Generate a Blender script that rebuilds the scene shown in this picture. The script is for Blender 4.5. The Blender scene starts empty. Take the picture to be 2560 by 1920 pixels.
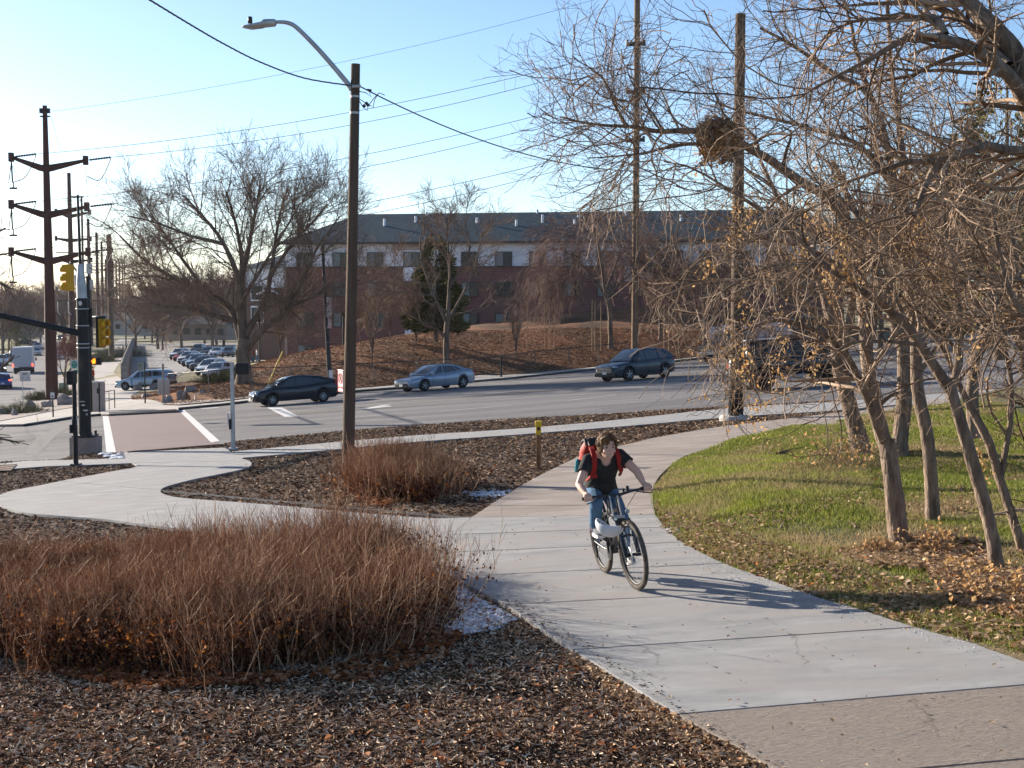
import bpy, bmesh, math, random
import numpy as np
from mathutils import Vector, Matrix
from mathutils.geometry import delaunay_2d_cdt
R = math.radians
rng = np.random.default_rng(7)
random.seed(7)
SC = bpy.context.scene
COL = SC.collection

# ------------------------------------------------------------------ camera, sky, sun, exposure
F, CX, CY = 3356.0, 1280.0, 960.0
PITCH = math.atan((960-717.5)/F)
cam_d = bpy.data.cameras.new('camera')
cam_d.sensor_width = 36.0
cam_d.lens = 36.0*F/2560.0
cam_d.clip_start = 0.1
cam_d.clip_end = 9000
cam = bpy.data.objects.new('camera', cam_d); COL.objects.link(cam)
cam.location = (0, 0, 0)
cam.rotation_euler = (R(90)-PITCH, 0, 0)
SC.camera = cam

SUN_EL, SUN_AZ = 15.0, 140.0                 # azimuth measured counter-clockwise from +X, towards the sun
sd = Vector((math.cos(R(SUN_AZ))*math.cos(R(SUN_EL)), math.sin(R(SUN_AZ))*math.cos(R(SUN_EL)), math.sin(R(SUN_EL))))
W = bpy.data.worlds.new('World'); SC.world = W; W.use_nodes = True
nt = W.node_tree; nt.nodes.clear()
sky = nt.nodes.new('ShaderNodeTexSky'); sky.sky_type = 'NISHITA'; sky.sun_disc = False
sky.sun_elevation = R(SUN_EL); sky.sun_rotation = math.atan2(sd.x, sd.y)
sky.altitude = 1400; sky.air_density = 0.85; sky.dust_density = 1.1; sky.ozone_density = 2.4
bg = nt.nodes.new('ShaderNodeBackground'); bg.inputs['Strength'].default_value = 0.080
wo = nt.nodes.new('ShaderNodeOutputWorld')
nt.links.new(sky.outputs[0], bg.inputs[0]); nt.links.new(bg.outputs[0], wo.inputs[0])
sun_d = bpy.data.lights.new('sun', 'SUN'); sun_d.energy = 5.0; sun_d.angle = R(0.5); sun_d.color = (1.0, 0.89, 0.75)
sun = bpy.data.objects.new('sun', sun_d); COL.objects.link(sun)
sun.rotation_euler = (-sd).to_track_quat('-Z', 'Y').to_euler()
sun.location = (-30, 30, 40)
SC.view_settings.view_transform = 'Standard'; SC.view_settings.look = 'None'
SC.view_settings.exposure = 1.4; SC.view_settings.gamma = 1.0; SC.view_settings.use_curve_mapping = False
SC.render.engine = 'CYCLES'
SC.cycles.max_bounces = 6; SC.cycles.transparent_max_bounces = 12
SC.cycles.volume_bounces = 1; SC.cycles.volume_max_steps = 64

# ------------------------------------------------------------------ materials
MATS = {}
def mat(name, col, rough=0.8, col2=None, scale=5.0, bump=0.0, bscale=None, metal=0.0, spec=0.22, stretch=(1,1,1), ramp=(0.35,0.65), col3=None, scale3=0.4, coat=0.0, emit=None, estr=0, coords='Object', detail=6, rot=0.0):
    if name in MATS: return MATS[name]
    m = bpy.data.materials.new(name); m.use_nodes = True
    t = m.node_tree; b = t.nodes['Principled BSDF']
    b.inputs['Base Color'].default_value = (*col, 1)
    b.inputs['Roughness'].default_value = rough
    b.inputs['Metallic'].default_value = metal
    b.inputs['Specular IOR Level'].default_value = spec
    b.inputs['Coat Weight'].default_value = coat
    b.inputs['Coat Roughness'].default_value = 0.05
    if emit:
        b.inputs['Emission Color'].default_value = (*emit, 1); b.inputs['Emission Strength'].default_value = estr
    if col2 or bump:
        tc = t.nodes.new('ShaderNodeTexCoord'); mp = t.nodes.new('ShaderNodeMapping')
        mp.inputs['Scale'].default_value = stretch; mp.inputs['Rotation'].default_value = (0, 0, rot)
        t.links.new(tc.outputs[coords], mp.inputs[0])
    if col2:
        n = t.nodes.new('ShaderNodeTexNoise'); n.inputs['Scale'].default_value = scale; n.inputs['Detail'].default_value = detail
        n.inputs['Roughness'].default_value = 0.65
        t.links.new(mp.outputs[0], n.inputs['Vector'])
        r = t.nodes.new('ShaderNodeValToRGB')
        r.color_ramp.elements[0].position = ramp[0]; r.color_ramp.elements[1].position = ramp[1]
        r.color_ramp.elements[0].color = (*col, 1); r.color_ramp.elements[1].color = (*col2, 1)
        t.links.new(n.outputs['Fac'], r.inputs[0])
        out = r.outputs[0]
        if col3:
            n3 = t.nodes.new('ShaderNodeTexNoise'); n3.inputs['Scale'].default_value = scale3; n3.inputs['Detail'].default_value = 4
            t.links.new(mp.outputs[0], n3.inputs['Vector'])
            r3 = t.nodes.new('ShaderNodeValToRGB'); r3.color_ramp.elements[0].position = 0.45; r3.color_ramp.elements[1].position = 0.65
            t.links.new(n3.outputs['Fac'], r3.inputs[0])
            mx = t.nodes.new('ShaderNodeMix'); mx.data_type = 'RGBA'
            t.links.new(r3.outputs[0], mx.inputs[0]); t.links.new(out, mx.inputs[6]); mx.inputs[7].default_value = (*col3, 1)
            out = mx.outputs[2]
        t.links.new(out, b.inputs['Base Color'])
    if bump:
        n2 = t.nodes.new('ShaderNodeTexNoise'); n2.inputs['Scale'].default_value = bscale or scale*3; n2.inputs['Detail'].default_value = 8
        t.links.new(mp.outputs[0], n2.inputs['Vector'])
        bp = t.nodes.new('ShaderNodeBump'); bp.inputs['Strength'].default_value = min(1, bump); bp.inputs['Distance'].default_value = 0.03
        t.links.new(n2.outputs['Fac'], bp.inputs['Height']); t.links.new(bp.outputs[0], b.inputs['Normal'])
    MATS[name] = m
    return m

def island_mat(name, stops, rough=0.8, noise=None, trans=0.0, spec=0.08):
    """each loose piece takes its own shade; noise=(scale, stops2, lo, hi) blends a second ramp in patches over the ground"""
    if name in MATS: return MATS[name]
    m = bpy.data.materials.new(name); m.use_nodes = True
    t = m.node_tree; b = t.nodes['Principled BSDF']; b.inputs['Roughness'].default_value = rough
    b.inputs['Specular IOR Level'].default_value = spec
    g = t.nodes.new('ShaderNodeNewGeometry')
    def ramp(st):
        r = t.nodes.new('ShaderNodeValToRGB'); e = r.color_ramp.elements
        while len(e) < len(st): e.new(0.5)
        for k, (p, c) in enumerate(st): e[k].position = p; e[k].color = (*c, 1)
        t.links.new(g.outputs['Random Per Island'], r.inputs[0]); return r.outputs[0]
    out = ramp(stops)
    if noise:
        sc, st2, lo, hi = noise
        n = t.nodes.new('ShaderNodeTexNoise'); n.inputs['Scale'].default_value = sc; n.inputs['Detail'].default_value = 4
        t.links.new(g.outputs['Position'], n.inputs['Vector'])
        r3 = t.nodes.new('ShaderNodeMapRange'); r3.inputs[1].default_value = lo; r3.inputs[2].default_value = hi
        t.links.new(n.outputs['Fac'], r3.inputs[0])
        mx = t.nodes.new('ShaderNodeMix'); mx.data_type = 'RGBA'
        t.links.new(r3.outputs[0], mx.inputs[0]); t.links.new(out, mx.inputs[6]); t.links.new(ramp(st2), mx.inputs[7]); out = mx.outputs[2]
    t.links.new(out, b.inputs['Base Color'])
    if trans:
        tr = t.nodes.new('ShaderNodeBsdfTranslucent'); t.links.new(out, tr.inputs[0])
        ms = t.nodes.new('ShaderNodeMixShader'); ms.inputs[0].default_value = trans
        o = t.nodes['Material Output']
        t.links.new(b.outputs[0], ms.inputs[1]); t.links.new(tr.outputs[0], ms.inputs[2]); t.links.new(ms.outputs[0], o.inputs[0])
    MATS[name] = m
    return m

# ------------------------------------------------------------------ objects
def link(name, me, m=None, parent=None):
    o = bpy.data.objects.new(name, me); COL.objects.link(o)
    if m is not None and me is not None:
        for mm in (m if isinstance(m, (list, tuple)) else [m]): me.materials.append(mm)
    if parent is not None: o.parent = parent
    return o
def tag(o, label=None, cat=None, group=None, kind=None):
    if label: o['label'] = label
    if cat: o['category'] = cat
    if group: o['group'] = group
    if kind: o['kind'] = kind
    return o
def empty(name, loc=(0,0,0), rz=0.0, label=None, cat=None, group=None, mtx=None):
    o = bpy.data.objects.new(name, None); COL.objects.link(o); o.empty_display_size = 0.3
    if mtx is not None: o.matrix_world = mtx
    else: o.location = loc; o.rotation_euler = (0, 0, rz)
    return tag(o, label, cat, group)
def copy_tree(o, parent=None):
    c = o.copy(); COL.objects.link(c)
    if parent is not None: c.parent = parent
    for ch in list(o.children): copy_tree(ch, c)
    return c
def np_mesh(name, V, T, n=3, smooth=False, midx=None):
    me = bpy.data.meshes.new(name)
    V = np.asarray(V, np.float32).reshape(-1, 3); T = np.asarray(T, np.int32).reshape(-1, n)
    me.vertices.add(len(V)); me.vertices.foreach_set('co', V.ravel())
    me.loops.add(T.size); me.loops.foreach_set('vertex_index', T.ravel())
    me.polygons.add(len(T)); me.polygons.foreach_set('loop_start', np.arange(0, T.size, n, dtype=np.int32))
    if midx is not None: me.polygons.foreach_set('material_index', np.asarray(midx, np.int32))
    me.update(calc_edges=True)
    me.polygons.foreach_set('use_smooth', np.full(len(T), smooth))
    return me
class MB:
    """collects simple solids and links them as one mesh"""
    def __init__(s): s.v = []; s.f = []; s.sm = []
    def add(s, v, f, smooth=False):
        b = len(s.v); s.v += [tuple(p) for p in v]; s.f += [tuple(i+b for i in q) for q in f]; s.sm += [smooth]*len(f); return s
    def box(s, c, d, rz=0.0, mtx=None, taper=1.0):
        x, y, z = d[0]/2, d[1]/2, d[2]/2
        P = [Vector((sx*x*(taper if sz > 0 else 1), sy*y*(taper if sz > 0 else 1), sz*z)) for sz in (-1, 1) for sx, sy in ((-1,-1),(1,-1),(1,1),(-1,1))]
        M = mtx if mtx is not None else Matrix.Translation(c) @ Matrix.Rotation(rz, 4, 'Z')
        if mtx is not None: M = mtx @ Matrix.Translation(c)
        return s.add([M @ p for p in P], [(3,2,1,0),(4,5,6,7),(0,1,5,4),(1,2,6,5),(2,3,7,6),(3,0,4,7)])
    def tube(s, pts, rad, n=10, cap=True, smooth=True, rect=None):
        pts = [Vector(p) for p in pts]
        rad = [rad]*len(pts) if not isinstance(rad, (list, tuple)) else rad
        V = []; u = None
        for i, p in enumerate(pts):
            t = (pts[min(i+1, len(pts)-1)] - pts[max(i-1, 0)]).normalized()
            if u is None:
                u = t.cross(Vector((0,0,1)))
                if u.length < 0.05: u = t.cross(Vector((0,1,0)))
                u.normalize()
            else: u = (u - t*u.dot(t)).normalized()
            w = t.cross(u)
            for k in range(n):
                a = 2*math.pi*(k+0.5)/n
                V.append(p + (u*math.cos(a) + w*math.sin(a))*rad[i])
        Fc = []
        for i in range(len(pts)-1):
            for k in range(n):
                k2 = (k+1) % n
                Fc.append((i*n+k, i*n+k2, (i+1)*n+k2, (i+1)*n+k))
        s.add(V, Fc, smooth)
        if cap:
            s.add(V[:n], [tuple(reversed(range(n)))]); s.add(V[-n:], [tuple(range(n))])
        return s
    def lathe(s, prof, n=20, M=None, smooth=True):
        M = M or Matrix.Identity(4); V = []
        for r, z in prof:
            for k in range(n):
                a = 2*math.pi*k/n; V.append(M @ Vector((r*math.cos(a), r*math.sin(a), z)))
        Fc = [(i*n+k, i*n+(k+1)%n, (i+1)*n+(k+1)%n, (i+1)*n+k) for i in range(len(prof)-1) for k in range(n)]
        return s.add(V, Fc, smooth)
    def prism(s, poly, z0, z1, M=None):
        M = M or Matrix.Identity(4); n = len(poly)
        V = [M @ Vector((p[0], p[1], z0)) for p in poly] + [M @ Vector((p[0], p[1], z1)) for p in poly]
        return s.add(V, [tuple(reversed(range(n))), tuple(range(n, 2*n))] + [(i, (i+1)%n, n+(i+1)%n, n+i) for i in range(n)])
    def grid(s, P, smooth=True):
        nu, nv = len(P), len(P[0])
        return s.add([p for row in P for p in row], [(i*nv+j, i*nv+j+1, (i+1)*nv+j+1, (i+1)*nv+j) for i in range(nu-1) for j in range(nv-1)], smooth)
    def mesh(s, name):
        me = bpy.data.meshes.new(name); me.from_pydata(s.v, [], s.f); me.update()
        me.polygons.foreach_set('use_smooth', s.sm)
        return me
    def build(s, name, m, parent=None, bevel=0.0):
        o = link(name, s.mesh(name), m, parent)
        if bevel:
            md = o.modifiers.new('bevel', 'BEVEL'); md.width = bevel; md.segments = 2; md.limit_method = 'ANGLE'; md.angle_limit = R(40)
        return o
def text_mesh(body, size, name='lettering', thick=0.0):
    cu = bpy.data.curves.new(name, 'FONT'); cu.body = body; cu.size = size; cu.align_x = 'CENTER'; cu.align_y = 'CENTER'; cu.extrude = thick
    cu.resolution_u = 3
    o = bpy.data.objects.new(name, cu); COL.objects.link(o)
    dg = bpy.context.evaluated_depsgraph_get()
    me = bpy.data.meshes.new_from_object(o.evaluated_get(dg)); bpy.data.objects.remove(o)
    me.name = name
    return me
def lettering(body, size, m, parent, loc, rot=(R(90),0,0), name='lettering', sx=1.0):
    me = text_mesh(body, size, name); o = link(name, me, m, parent); o.location = loc; o.rotation_euler = rot; o.scale = (sx, 1, 1)
    return o

# ------------------------------------------------------------------ the lie of the land
def smooth01(t): t = np.clip(t, 0, 1); return t*t*(3-2*t)
BACK = np.array([[-60, 78.], [-17.4, 77.], [0, 84.0], [8.5, 86.5], [14, 92.0], [60, 120.]])     # back edge of the far pavement (refined below)
def mound(x, y):
    s = sum(np.interp(x+d, BACK[:,0], BACK[:,1]) for d in (-3,-1.5,0,1.5,3))/5
    H = sum(np.interp(x+d, [-25, -21.5, -18, -13.6, -8, 4, 18, 26, 34], [0, 1.15, 2.2, 2.6, 3.1, 3.75, 3.9, 3.0, 0.6]) for d in (-2, -1, 0, 1, 2))/5
    t = np.clip((y-s)/25.0, 0, 1)
    h = H*t*(1.28-0.28*t**3)
    h = h - 0.42*np.exp(-((y-s-19.0)/1.3)**2)*np.clip((x+2)/6, 0, 1)*np.clip((22-x)/4, 0, 1)
    h = h*(1-smooth01((y-s-32)/12.0)*0.85)
    return np.maximum(h, 0)
def hz(x, y, bump=True):
    x = np.asarray(x, float); y = np.asarray(y, float)
    xs = np.where(x < -45, -45*0.067 + (x+45)*0.030, np.where(x > 45, 45*0.067+(x-45)*0.03, 0.067*x))
    xs = np.maximum(xs, -9.5)
    yy = np.where(y < 95, -0.038*y, -3.61 - 0.015*(y-95))
    yy = np.where(y > 420, -3.61-0.015*325 - 0.004*(y-420), yy)
    yy = np.maximum(yy, -26)
    z = -2.689 + xs + yy
    if bump: z = z + mound(x, y)
    return z
def ray(px, py):
    a = (px-CX)/F; b = -(py-CY)/F
    return np.array((a, math.cos(PITCH)+b*math.sin(PITCH), -math.sin(PITCH)+b*math.cos(PITCH)))
def G(px, py, off=0.0, bump=False):
    r = ray(px, py); r = r/r[1]
    lo = 2.0; d = 2.0
    while d < 3000:
        if d*r[2] < float(hz(d*r[0], d, bump)) + off: break
        lo = d; d *= 1.05
    hi = d
    for _ in range(30):
        mid = (lo+hi)/2
        if mid*r[2] < float(hz(mid*r[0], mid, bump)) + off: hi = mid
        else: lo = mid
    return Vector((hi*r[0], hi, hi*r[2]))
def S(px, py, D):
    r = ray(px, py); return Vector(tuple(r/r[1]*D))
def gz(x, y, off=0.0): return float(hz(x, y)) + off
# the back of the far pavement, where the mulch bank begins
_b = [G(*p, 0.12) for p in ((560,1002),(622,993),(837,975),(986,963),(1195,942),(1280,936),(1501,916),(1685,898),(1780,889))]
BACK = np.array([[-80, _b[0].y-6]] + [[p.x, p.y] for p in _b] + [[_b[-1].x+40, _b[-1].y+22]])

def cr(pts, n=5):
    """Catmull-Rom through 2D points"""
    P = [np.array(p[:2], float) for p in pts]; out = []
    for i in range(len(P)-1):
        p0 = P[max(i-1,0)]; p1 = P[i]; p2 = P[i+1]; p3 = P[min(i+2,len(P)-1)]
        for k in range(n):
            t = k/n
            out.append(0.5*((2*p1)+(-p0+p2)*t+(2*p0-5*p1+4*p2-p3)*t*t+(-p0+3*p1-3*p2+p3)*t**3))
    out.append(P[-1]); return [tuple(p) for p in out]
def gp(pts, off=0.0, smooth=0):
    w = [G(p[0], p[1], off) for p in pts]
    w = [(p.x, p.y) for p in w]
    return cr(w, smooth) if smooth else w
def pip(poly, x, y):
    p = np.array(poly); inside = np.zeros(len(x), bool); j = len(p)-1
    for i in range(len(p)):
        xi, yi = p[i]; xj, yj = p[j]
        c = ((yi > y) != (yj > y)) & (x < (xj-xi)*(y-yi)/((yj-yi) if yj != yi else 1e-9)+xi)
        inside ^= c; j = i
    return inside
def densify(poly, sp):
    out = []
    for i in range(len(poly)):
        a = np.array(poly[i]); b = np.array(poly[(i+1) % len(poly)]); L = np.linalg.norm(b-a)
        if L < 1e-4: continue
        n = max(1, int(math.ceil(L/sp)))
        out += [tuple(a+(b-a)*k/n) for k in range(n)]
    return out
def sheet(name, poly, off, m, sp=3.0, thick=0.0, parent=None, kind='structure', zf=None, lip=0.0):
    """a sheet (or slab with side walls) that follows the land inside a polygon"""
    zf = zf or (lambda x, y: hz(x, y))
    poly = densify(poly, sp)
    P = np.array(poly); x0, y0 = P.min(0); x1, y1 = P.max(0)
    gx, gy = np.meshgrid(np.arange(x0+sp*.37, x1, sp), np.arange(y0+sp*.41, y1, sp)); gx = gx.ravel(); gy = gy.ravel()
    ins = pip(poly, gx, gy); gx = gx[ins]; gy = gy[ins]
    n = len(poly)
    vs = [Vector(p) for p in poly] + [Vector((a, b)) for a, b in zip(gx, gy)]
    ov, oe, of, *_ = delaunay_2d_cdt(vs, [(i, (i+1) % n) for i in range(n)], [tuple(range(n))], 1, 1e-5)
    A = np.array([(v.x, v.y) for v in ov]); z = zf(A[:,0], A[:,1]) + off
    V = [(a[0], a[1], c) for a, c in zip(A, z)]
    Fc = [tuple(f) for f in of]
    if thick:
        zz = zf(P[:,0], P[:,1]); b = len(V)
        area = 0.5*sum(poly[i][0]*poly[(i+1)%n][1]-poly[(i+1)%n][0]*poly[i][1] for i in range(n))
        for i in range(n): V.append((P[i,0], P[i,1], zz[i]+off)); V.append((P[i,0], P[i,1], zz[i]+off-thick))
        for i in range(n):
            j = (i+1) % n; q = (b+2*i, b+2*i+1, b+2*j+1, b+2*j)
            Fc.append(q if area > 0 else q[::-1])
    me = bpy.data.meshes.new(name); me.from_pydata(V, [], Fc); me.update()
    up = [f for f in me.polygons if len(f.vertices) == 3 and f.normal.z < 0]
    if up:
        bm = bmesh.new(); bm.from_mesh(me); bm.faces.ensure_lookup_table()
        bmesh.ops.reverse_faces(bm, faces=[bm.faces[f.index] for f in up]); bm.to_mesh(me); bm.free()
    o = link(name, me, m, parent)
    if kind: o['kind'] = kind
    return o
def clip_half(poly, a, b, keep_left=True, gap=0.0):
    """part of the polygon on one side of the line a-b"""
    a = np.array(a); b = np.array(b); d = (b-a)/np.linalg.norm(b-a); nrm = np.array((-d[1], d[0]))
    if not keep_left: nrm = -nrm
    out = []; n = len(poly)
    dist = [float(np.dot(np.array(p)-a, nrm))-gap for p in poly]
    for i in range(n):
        p, q = np.array(poly[i]), np.array(poly[(i+1)%n]); dp, dq = dist[i], dist[(i+1)%n]
        if dp >= 0: out.append(tuple(p))
        if (dp >= 0) != (dq >= 0): out.append(tuple(p+(q-p)*dp/(dp-dq)))
    return out
# ------------------------------------------------------------------ growing things: tubes in bulk
def tubes(P, Rr, n):
    """P (N,K,3) centre lines, Rr (N,K) radii -> vertices, quads of N open tubes"""
    N, K, _ = P.shape
    T = np.gradient(P, axis=1); T /= np.linalg.norm(T, axis=2, keepdims=True)+1e-9
    D = P[:,-1]-P[:,0]; D /= np.linalg.norm(D, axis=1, keepdims=True)+1e-9
    ref = np.where(np.abs(D[:,2:3]) < 0.8, np.array([[0,0,1.]]), np.array([[1.,0.13,0]]))
    U = np.cross(T, ref[:,None,:]); U /= np.linalg.norm(U, axis=2, keepdims=True)+1e-9
    Wv = np.cross(T, U)
    a = 2*np.pi*np.arange(n)/n
    V = P[:,:,None,:] + (U[:,:,None,:]*np.cos(a)[None,None,:,None] + Wv[:,:,None,:]*np.sin(a)[None,None,:,None])*Rr[:,:,None,None]
    base = (np.arange(N)*K*n)[:,None,None]; i = (np.arange(K-1)*n)[None,:,None]; k = np.arange(n)[None,None,:]; k2 = (k+1) % n
    Q = np.stack([base+i+k, base+i+k2, base+i+n+k2, base+i+n+k], -1).reshape(-1, 4)
    return V.reshape(-1, 3), Q
def merge(lst):
    Vs, Qs = [], []; b = 0
    for V, Q in lst: Vs.append(V); Qs.append(Q+b); b += len(V)
    return np.concatenate(Vs), np.concatenate(Qs)
def resample(P, K):
    P = np.asarray(P, float); L = np.r_[0, np.cumsum(np.linalg.norm(np.diff(P, axis=0), axis=1))]
    s = np.linspace(0, L[-1], K); return np.stack([np.interp(s, L, P[:,j]) for j in range(P.shape[1])], 1)
def unit(v): return v/(np.linalg.norm(v, axis=-1, keepdims=True)+1e-9)
def spawn(P, Rr, n_each, len_f, ang, K=6, t0=0.25, t1=0.98, rad_f=0.6, rmax=None, wander=0.22, up=0.0, length=None, tip=0.35, g=rng, weight=True, droop=0.0):
    """grow children from parent tubes: lengths len_f of the parent's, at angle ang"""
    N, KP, _ = P.shape
    PL = np.linalg.norm(np.diff(P, axis=1), axis=2).sum(1)
    if weight:
        cnt = g.poisson(n_each*np.clip(PL/np.mean(PL), 0.25, 3), N)
    else: cnt = np.full(N, n_each)
    idx = np.repeat(np.arange(N), cnt); M = len(idx)
    t = t0+(t1-t0)*g.random(M)**0.85
    f = t*(KP-1); i = np.minimum(f.astype(int), KP-2); fr = (f-i)[:,None]
    B = P[idx, i]*(1-fr)+P[idx, i+1]*fr
    T = unit(P[idx, i+1]-P[idx, i])
    rr = (Rr[idx, i]*(1-fr[:,0])+Rr[idx, i+1]*fr[:,0])
    rnd = unit(g.normal(size=(M,3))); side = unit(np.cross(T, rnd))
    a = np.radians(g.uniform(ang[0], ang[1], M))[:,None]
    d = T*np.cos(a)+side*np.sin(a)
    d[:,2] += up; d = unit(d)
    if length is None: L = PL[idx]*g.uniform(len_f[0], len_f[1], M)*(1.05-0.6*t)
    else: L = g.uniform(length[0], length[1], M)
    C = np.zeros((M, K, 3)); C[:,0] = B; step = (L/(K-1))[:,None]
    bend = g.normal(size=(M,3))*wander
    for k in range(1, K):
        d = unit(d + g.normal(size=(M,3))*wander*0.6 + bend*0.35 + np.array([[0,0,up*0.35-droop]]))
        C[:,k] = C[:,k-1]+d*step
    r0 = rr*rad_f*g.uniform(0.7, 1.0, M)
    if rmax is not None: r0 = np.minimum(r0, rmax)
    RR = r0[:,None]*np.linspace(1, tip, K)[None]
    return C, RR
def limb(pts, r0, r1, K=14, jit=0.0, flare=False):
    P = np.array([tuple(p) for p in pts], float)
    P = resample(P, K) if len(P) < 3 else resample(np.array(cr3(P)), K)
    if jit: P[1:-1] += np.apply_along_axis(lambda v: np.convolve(v, [.25,.5,.25], 'same'), 0, rng.normal(size=(K-2,3)))*jit
    s = np.linspace(0, 1, K); Rr = r0+(r1-r0)*s**0.8
    if flare: Rr[0] *= 1.45; Rr[1] *= 1.08
    return P, Rr
def cr3(P, n=5):
    out = []
    for i in range(len(P)-1):
        p0 = P[max(i-1,0)]; p1 = P[i]; p2 = P[i+1]; p3 = P[min(i+2,len(P)-1)]
        for k in range(n):
            t = k/n; out.append(0.5*((2*p1)+(-p0+p2)*t+(2*p0-5*p1+4*p2-p3)*t*t+(-p0+3*p1-3*p2+p3)*t**3))
    out.append(P[-1]); return out
def stack(lst): return np.stack([l[0] for l in lst]), np.stack([l[1] for l in lst])
def leaf_quads(C, size, g=rng, el=1.0, droop=0.0, fold=True):
    """small bent leaves at points C: two triangles each"""
    M = len(C); a = unit(g.normal(size=(M,3))+np.array([0,0,-droop])); b = unit(np.cross(a, g.normal(size=(M,3)))); c = np.cross(a, b)
    s = (size*g.uniform(0.55, 1.25, M))[:,None]
    V = np.stack([C, C+a*s*.5*el+b*s*.42+c*s*.18, C+a*s*el, C+a*s*.5*el-b*s*.42+c*s*.18], 1)
    i = np.arange(M)[:,None]*4
    T = np.concatenate([i+np.array([[0,1,2]]), i+np.array([[0,2,3]])])
    return V.reshape(-1,3), T
def gnarl(VQ, K, n, amp, seed=0):
    V, Q = VQ; g = np.random.default_rng(seed); V = V.reshape(K, n, 3); c = V.mean(1, keepdims=True); k = np.arange(n); r = np.arange(K)[:,None]
    f = 1+amp*(np.sin(k*2*np.pi*5/n+r*.15+g.uniform(0,6))*.5+np.sin(k*2*np.pi*2/n-r*.22+g.uniform(0,6))*.7+g.normal(size=(K,n))*.45)
    return (c+(V-c)*f[:,:,None]).reshape(-1,3), Q
M_bark = mat('grey_brown_bark', (0.105,0.075,0.055), 0.95, (0.29,0.215,0.16), 14, 1.0, 30, stretch=(1,1,0.22), ramp=(0.35,0.65))
M_bark_far = mat('dark_bark', (0.085,0.062,0.046), 0.95, (0.21,0.155,0.115), 3, 0.6, 12, stretch=(1,1,0.25))
M_twig = island_mat('bare_twigs', [(0.0,(0.10,0.065,0.045)), (0.5,(0.23,0.155,0.105)), (1.0,(0.40,0.295,0.21))], 0.7)
M_twig_far = island_mat('distant_twigs', [(0.0,(0.11,0.073,0.052)), (1.0,(0.29,0.20,0.145))], 0.85)
M_keys = island_mat('dry_seed_bunches', [(0.0,(0.40,0.21,0.08)), (0.5,(0.62,0.38,0.16)), (1.0,(0.72,0.50,0.26))], 0.7, trans=0.35)
M_needle = island_mat('conifer_needles', [(0.0,(0.040,0.048,0.016)), (0.6,(0.11,0.115,0.036)), (1.0,(0.24,0.20,0.07))], 0.8)
# ------------------------------------------------------------------ materials of the ground
M_conc = mat('pale_concrete', (0.235,0.237,0.238), 0.85, (0.335,0.332,0.328), 1.5, 0.35, 160, stretch=(1,2.6,1), ramp=(0.36,0.64), col3=(0.30,0.283,0.272), scale3=0.8, rot=0.25)
M_conc_brown = mat('weathered_concrete', (0.255,0.215,0.19), 0.9, (0.36,0.315,0.285), 1.1, 0.5, 90, stretch=(1,3.0,1), col3=(0.25,0.215,0.19), scale3=0.8, rot=0.25)
M_conc_broom = mat('broomed_concrete', (0.225,0.19,0.165), 0.92, (0.315,0.27,0.235), 16, 1.0, 30, stretch=(.6,5.0,1), ramp=(0.3,0.7), col3=(0.255,0.22,0.195), scale3=1.6, rot=0.14)
M_conc_far = mat('path_concrete', (0.33,0.305,0.28), 0.88, (0.42,0.395,0.37), 0.4, 0.1, 40)
M_joint = mat('dark_joint', (0.045,0.04,0.036), 0.95)  # dark tone of the slab joints and hairline cracks
M_kerb = mat('kerb_concrete', (0.36,0.335,0.31), 0.85, (0.44,0.415,0.385), 1.0, 0.2, 30)
M_asph = mat('asphalt', (0.145,0.138,0.140), 0.85, (0.20,0.19,0.193), 0.5, 0.5, 120, stretch=(0.25,2.2,1), ramp=(0.36,0.64), col3=(0.108,0.103,0.105), scale3=0.16, rot=-0.12)
M_asph2 = mat('worn_asphalt', (0.19,0.18,0.175), 0.85, (0.24,0.23,0.22), 0.3, 0.2, 60, stretch=(2,0.5,1))
M_red = mat('red_crossing_asphalt', (0.150,0.107,0.105), 0.85, (0.195,0.145,0.142), 1.2, 0.2, 160, stretch=(0.4,2.5,1), ramp=(0.3,0.75))
M_white = mat('road_paint', (0.42,0.42,0.41), 0.75, (0.56,0.56,0.55), 6, 0.1, 60, ramp=(0.3,0.5))
M_yellow = mat('yellow_road_paint', (0.46,0.33,0.10), 0.7, (0.30,0.24,0.14), 6, ramp=(0.4,0.6))
M_mulch = mat('bark_mulch', (0.040,0.026,0.018), 0.95, (0.17,0.115,0.08), 22, 1.0, 55, ramp=(0.38,0.66), col3=(0.07,0.047,0.034), scale3=0.6)
M_bank = mat('bank_mulch', (0.13,0.052,0.022), 0.95, (0.32,0.145,0.062), 9, 1.0, 26, ramp=(0.35,0.72), col3=(0.085,0.045,0.024), scale3=0.25)
M_soil = mat('dry_winter_grass', (0.15,0.125,0.07), 0.95, (0.24,0.20,0.11), 0.15, 0.4, 3, col3=(0.12,0.12,0.055), scale3=0.02)
M_turf = mat('lawn_soil', (0.085,0.075,0.034), 0.95, (0.17,0.125,0.07), 9, 0.8, 40, ramp=(0.35,0.65), col3=(0.045,0.075,0.018), scale3=0.45)
M_gravel = mat('pale_gravel', (0.22,0.18,0.16), 0.9, (0.44,0.38,0.34), 11, 1.0, 30, ramp=(0.35,0.65))
M_redkerb = mat('red_kerb_paint', (0.42,0.09,0.07), 0.8, (0.30,0.12,0.10), 3)
M_tactile = mat('tactile_iron', (0.16,0.10,0.07), 0.7, (0.24,0.16,0.12), 5)
M_snow = mat('old_snow', (0.80,0.82,0.86), 0.6, (0.62,0.64,0.68), 9, 0.6, 20)

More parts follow.
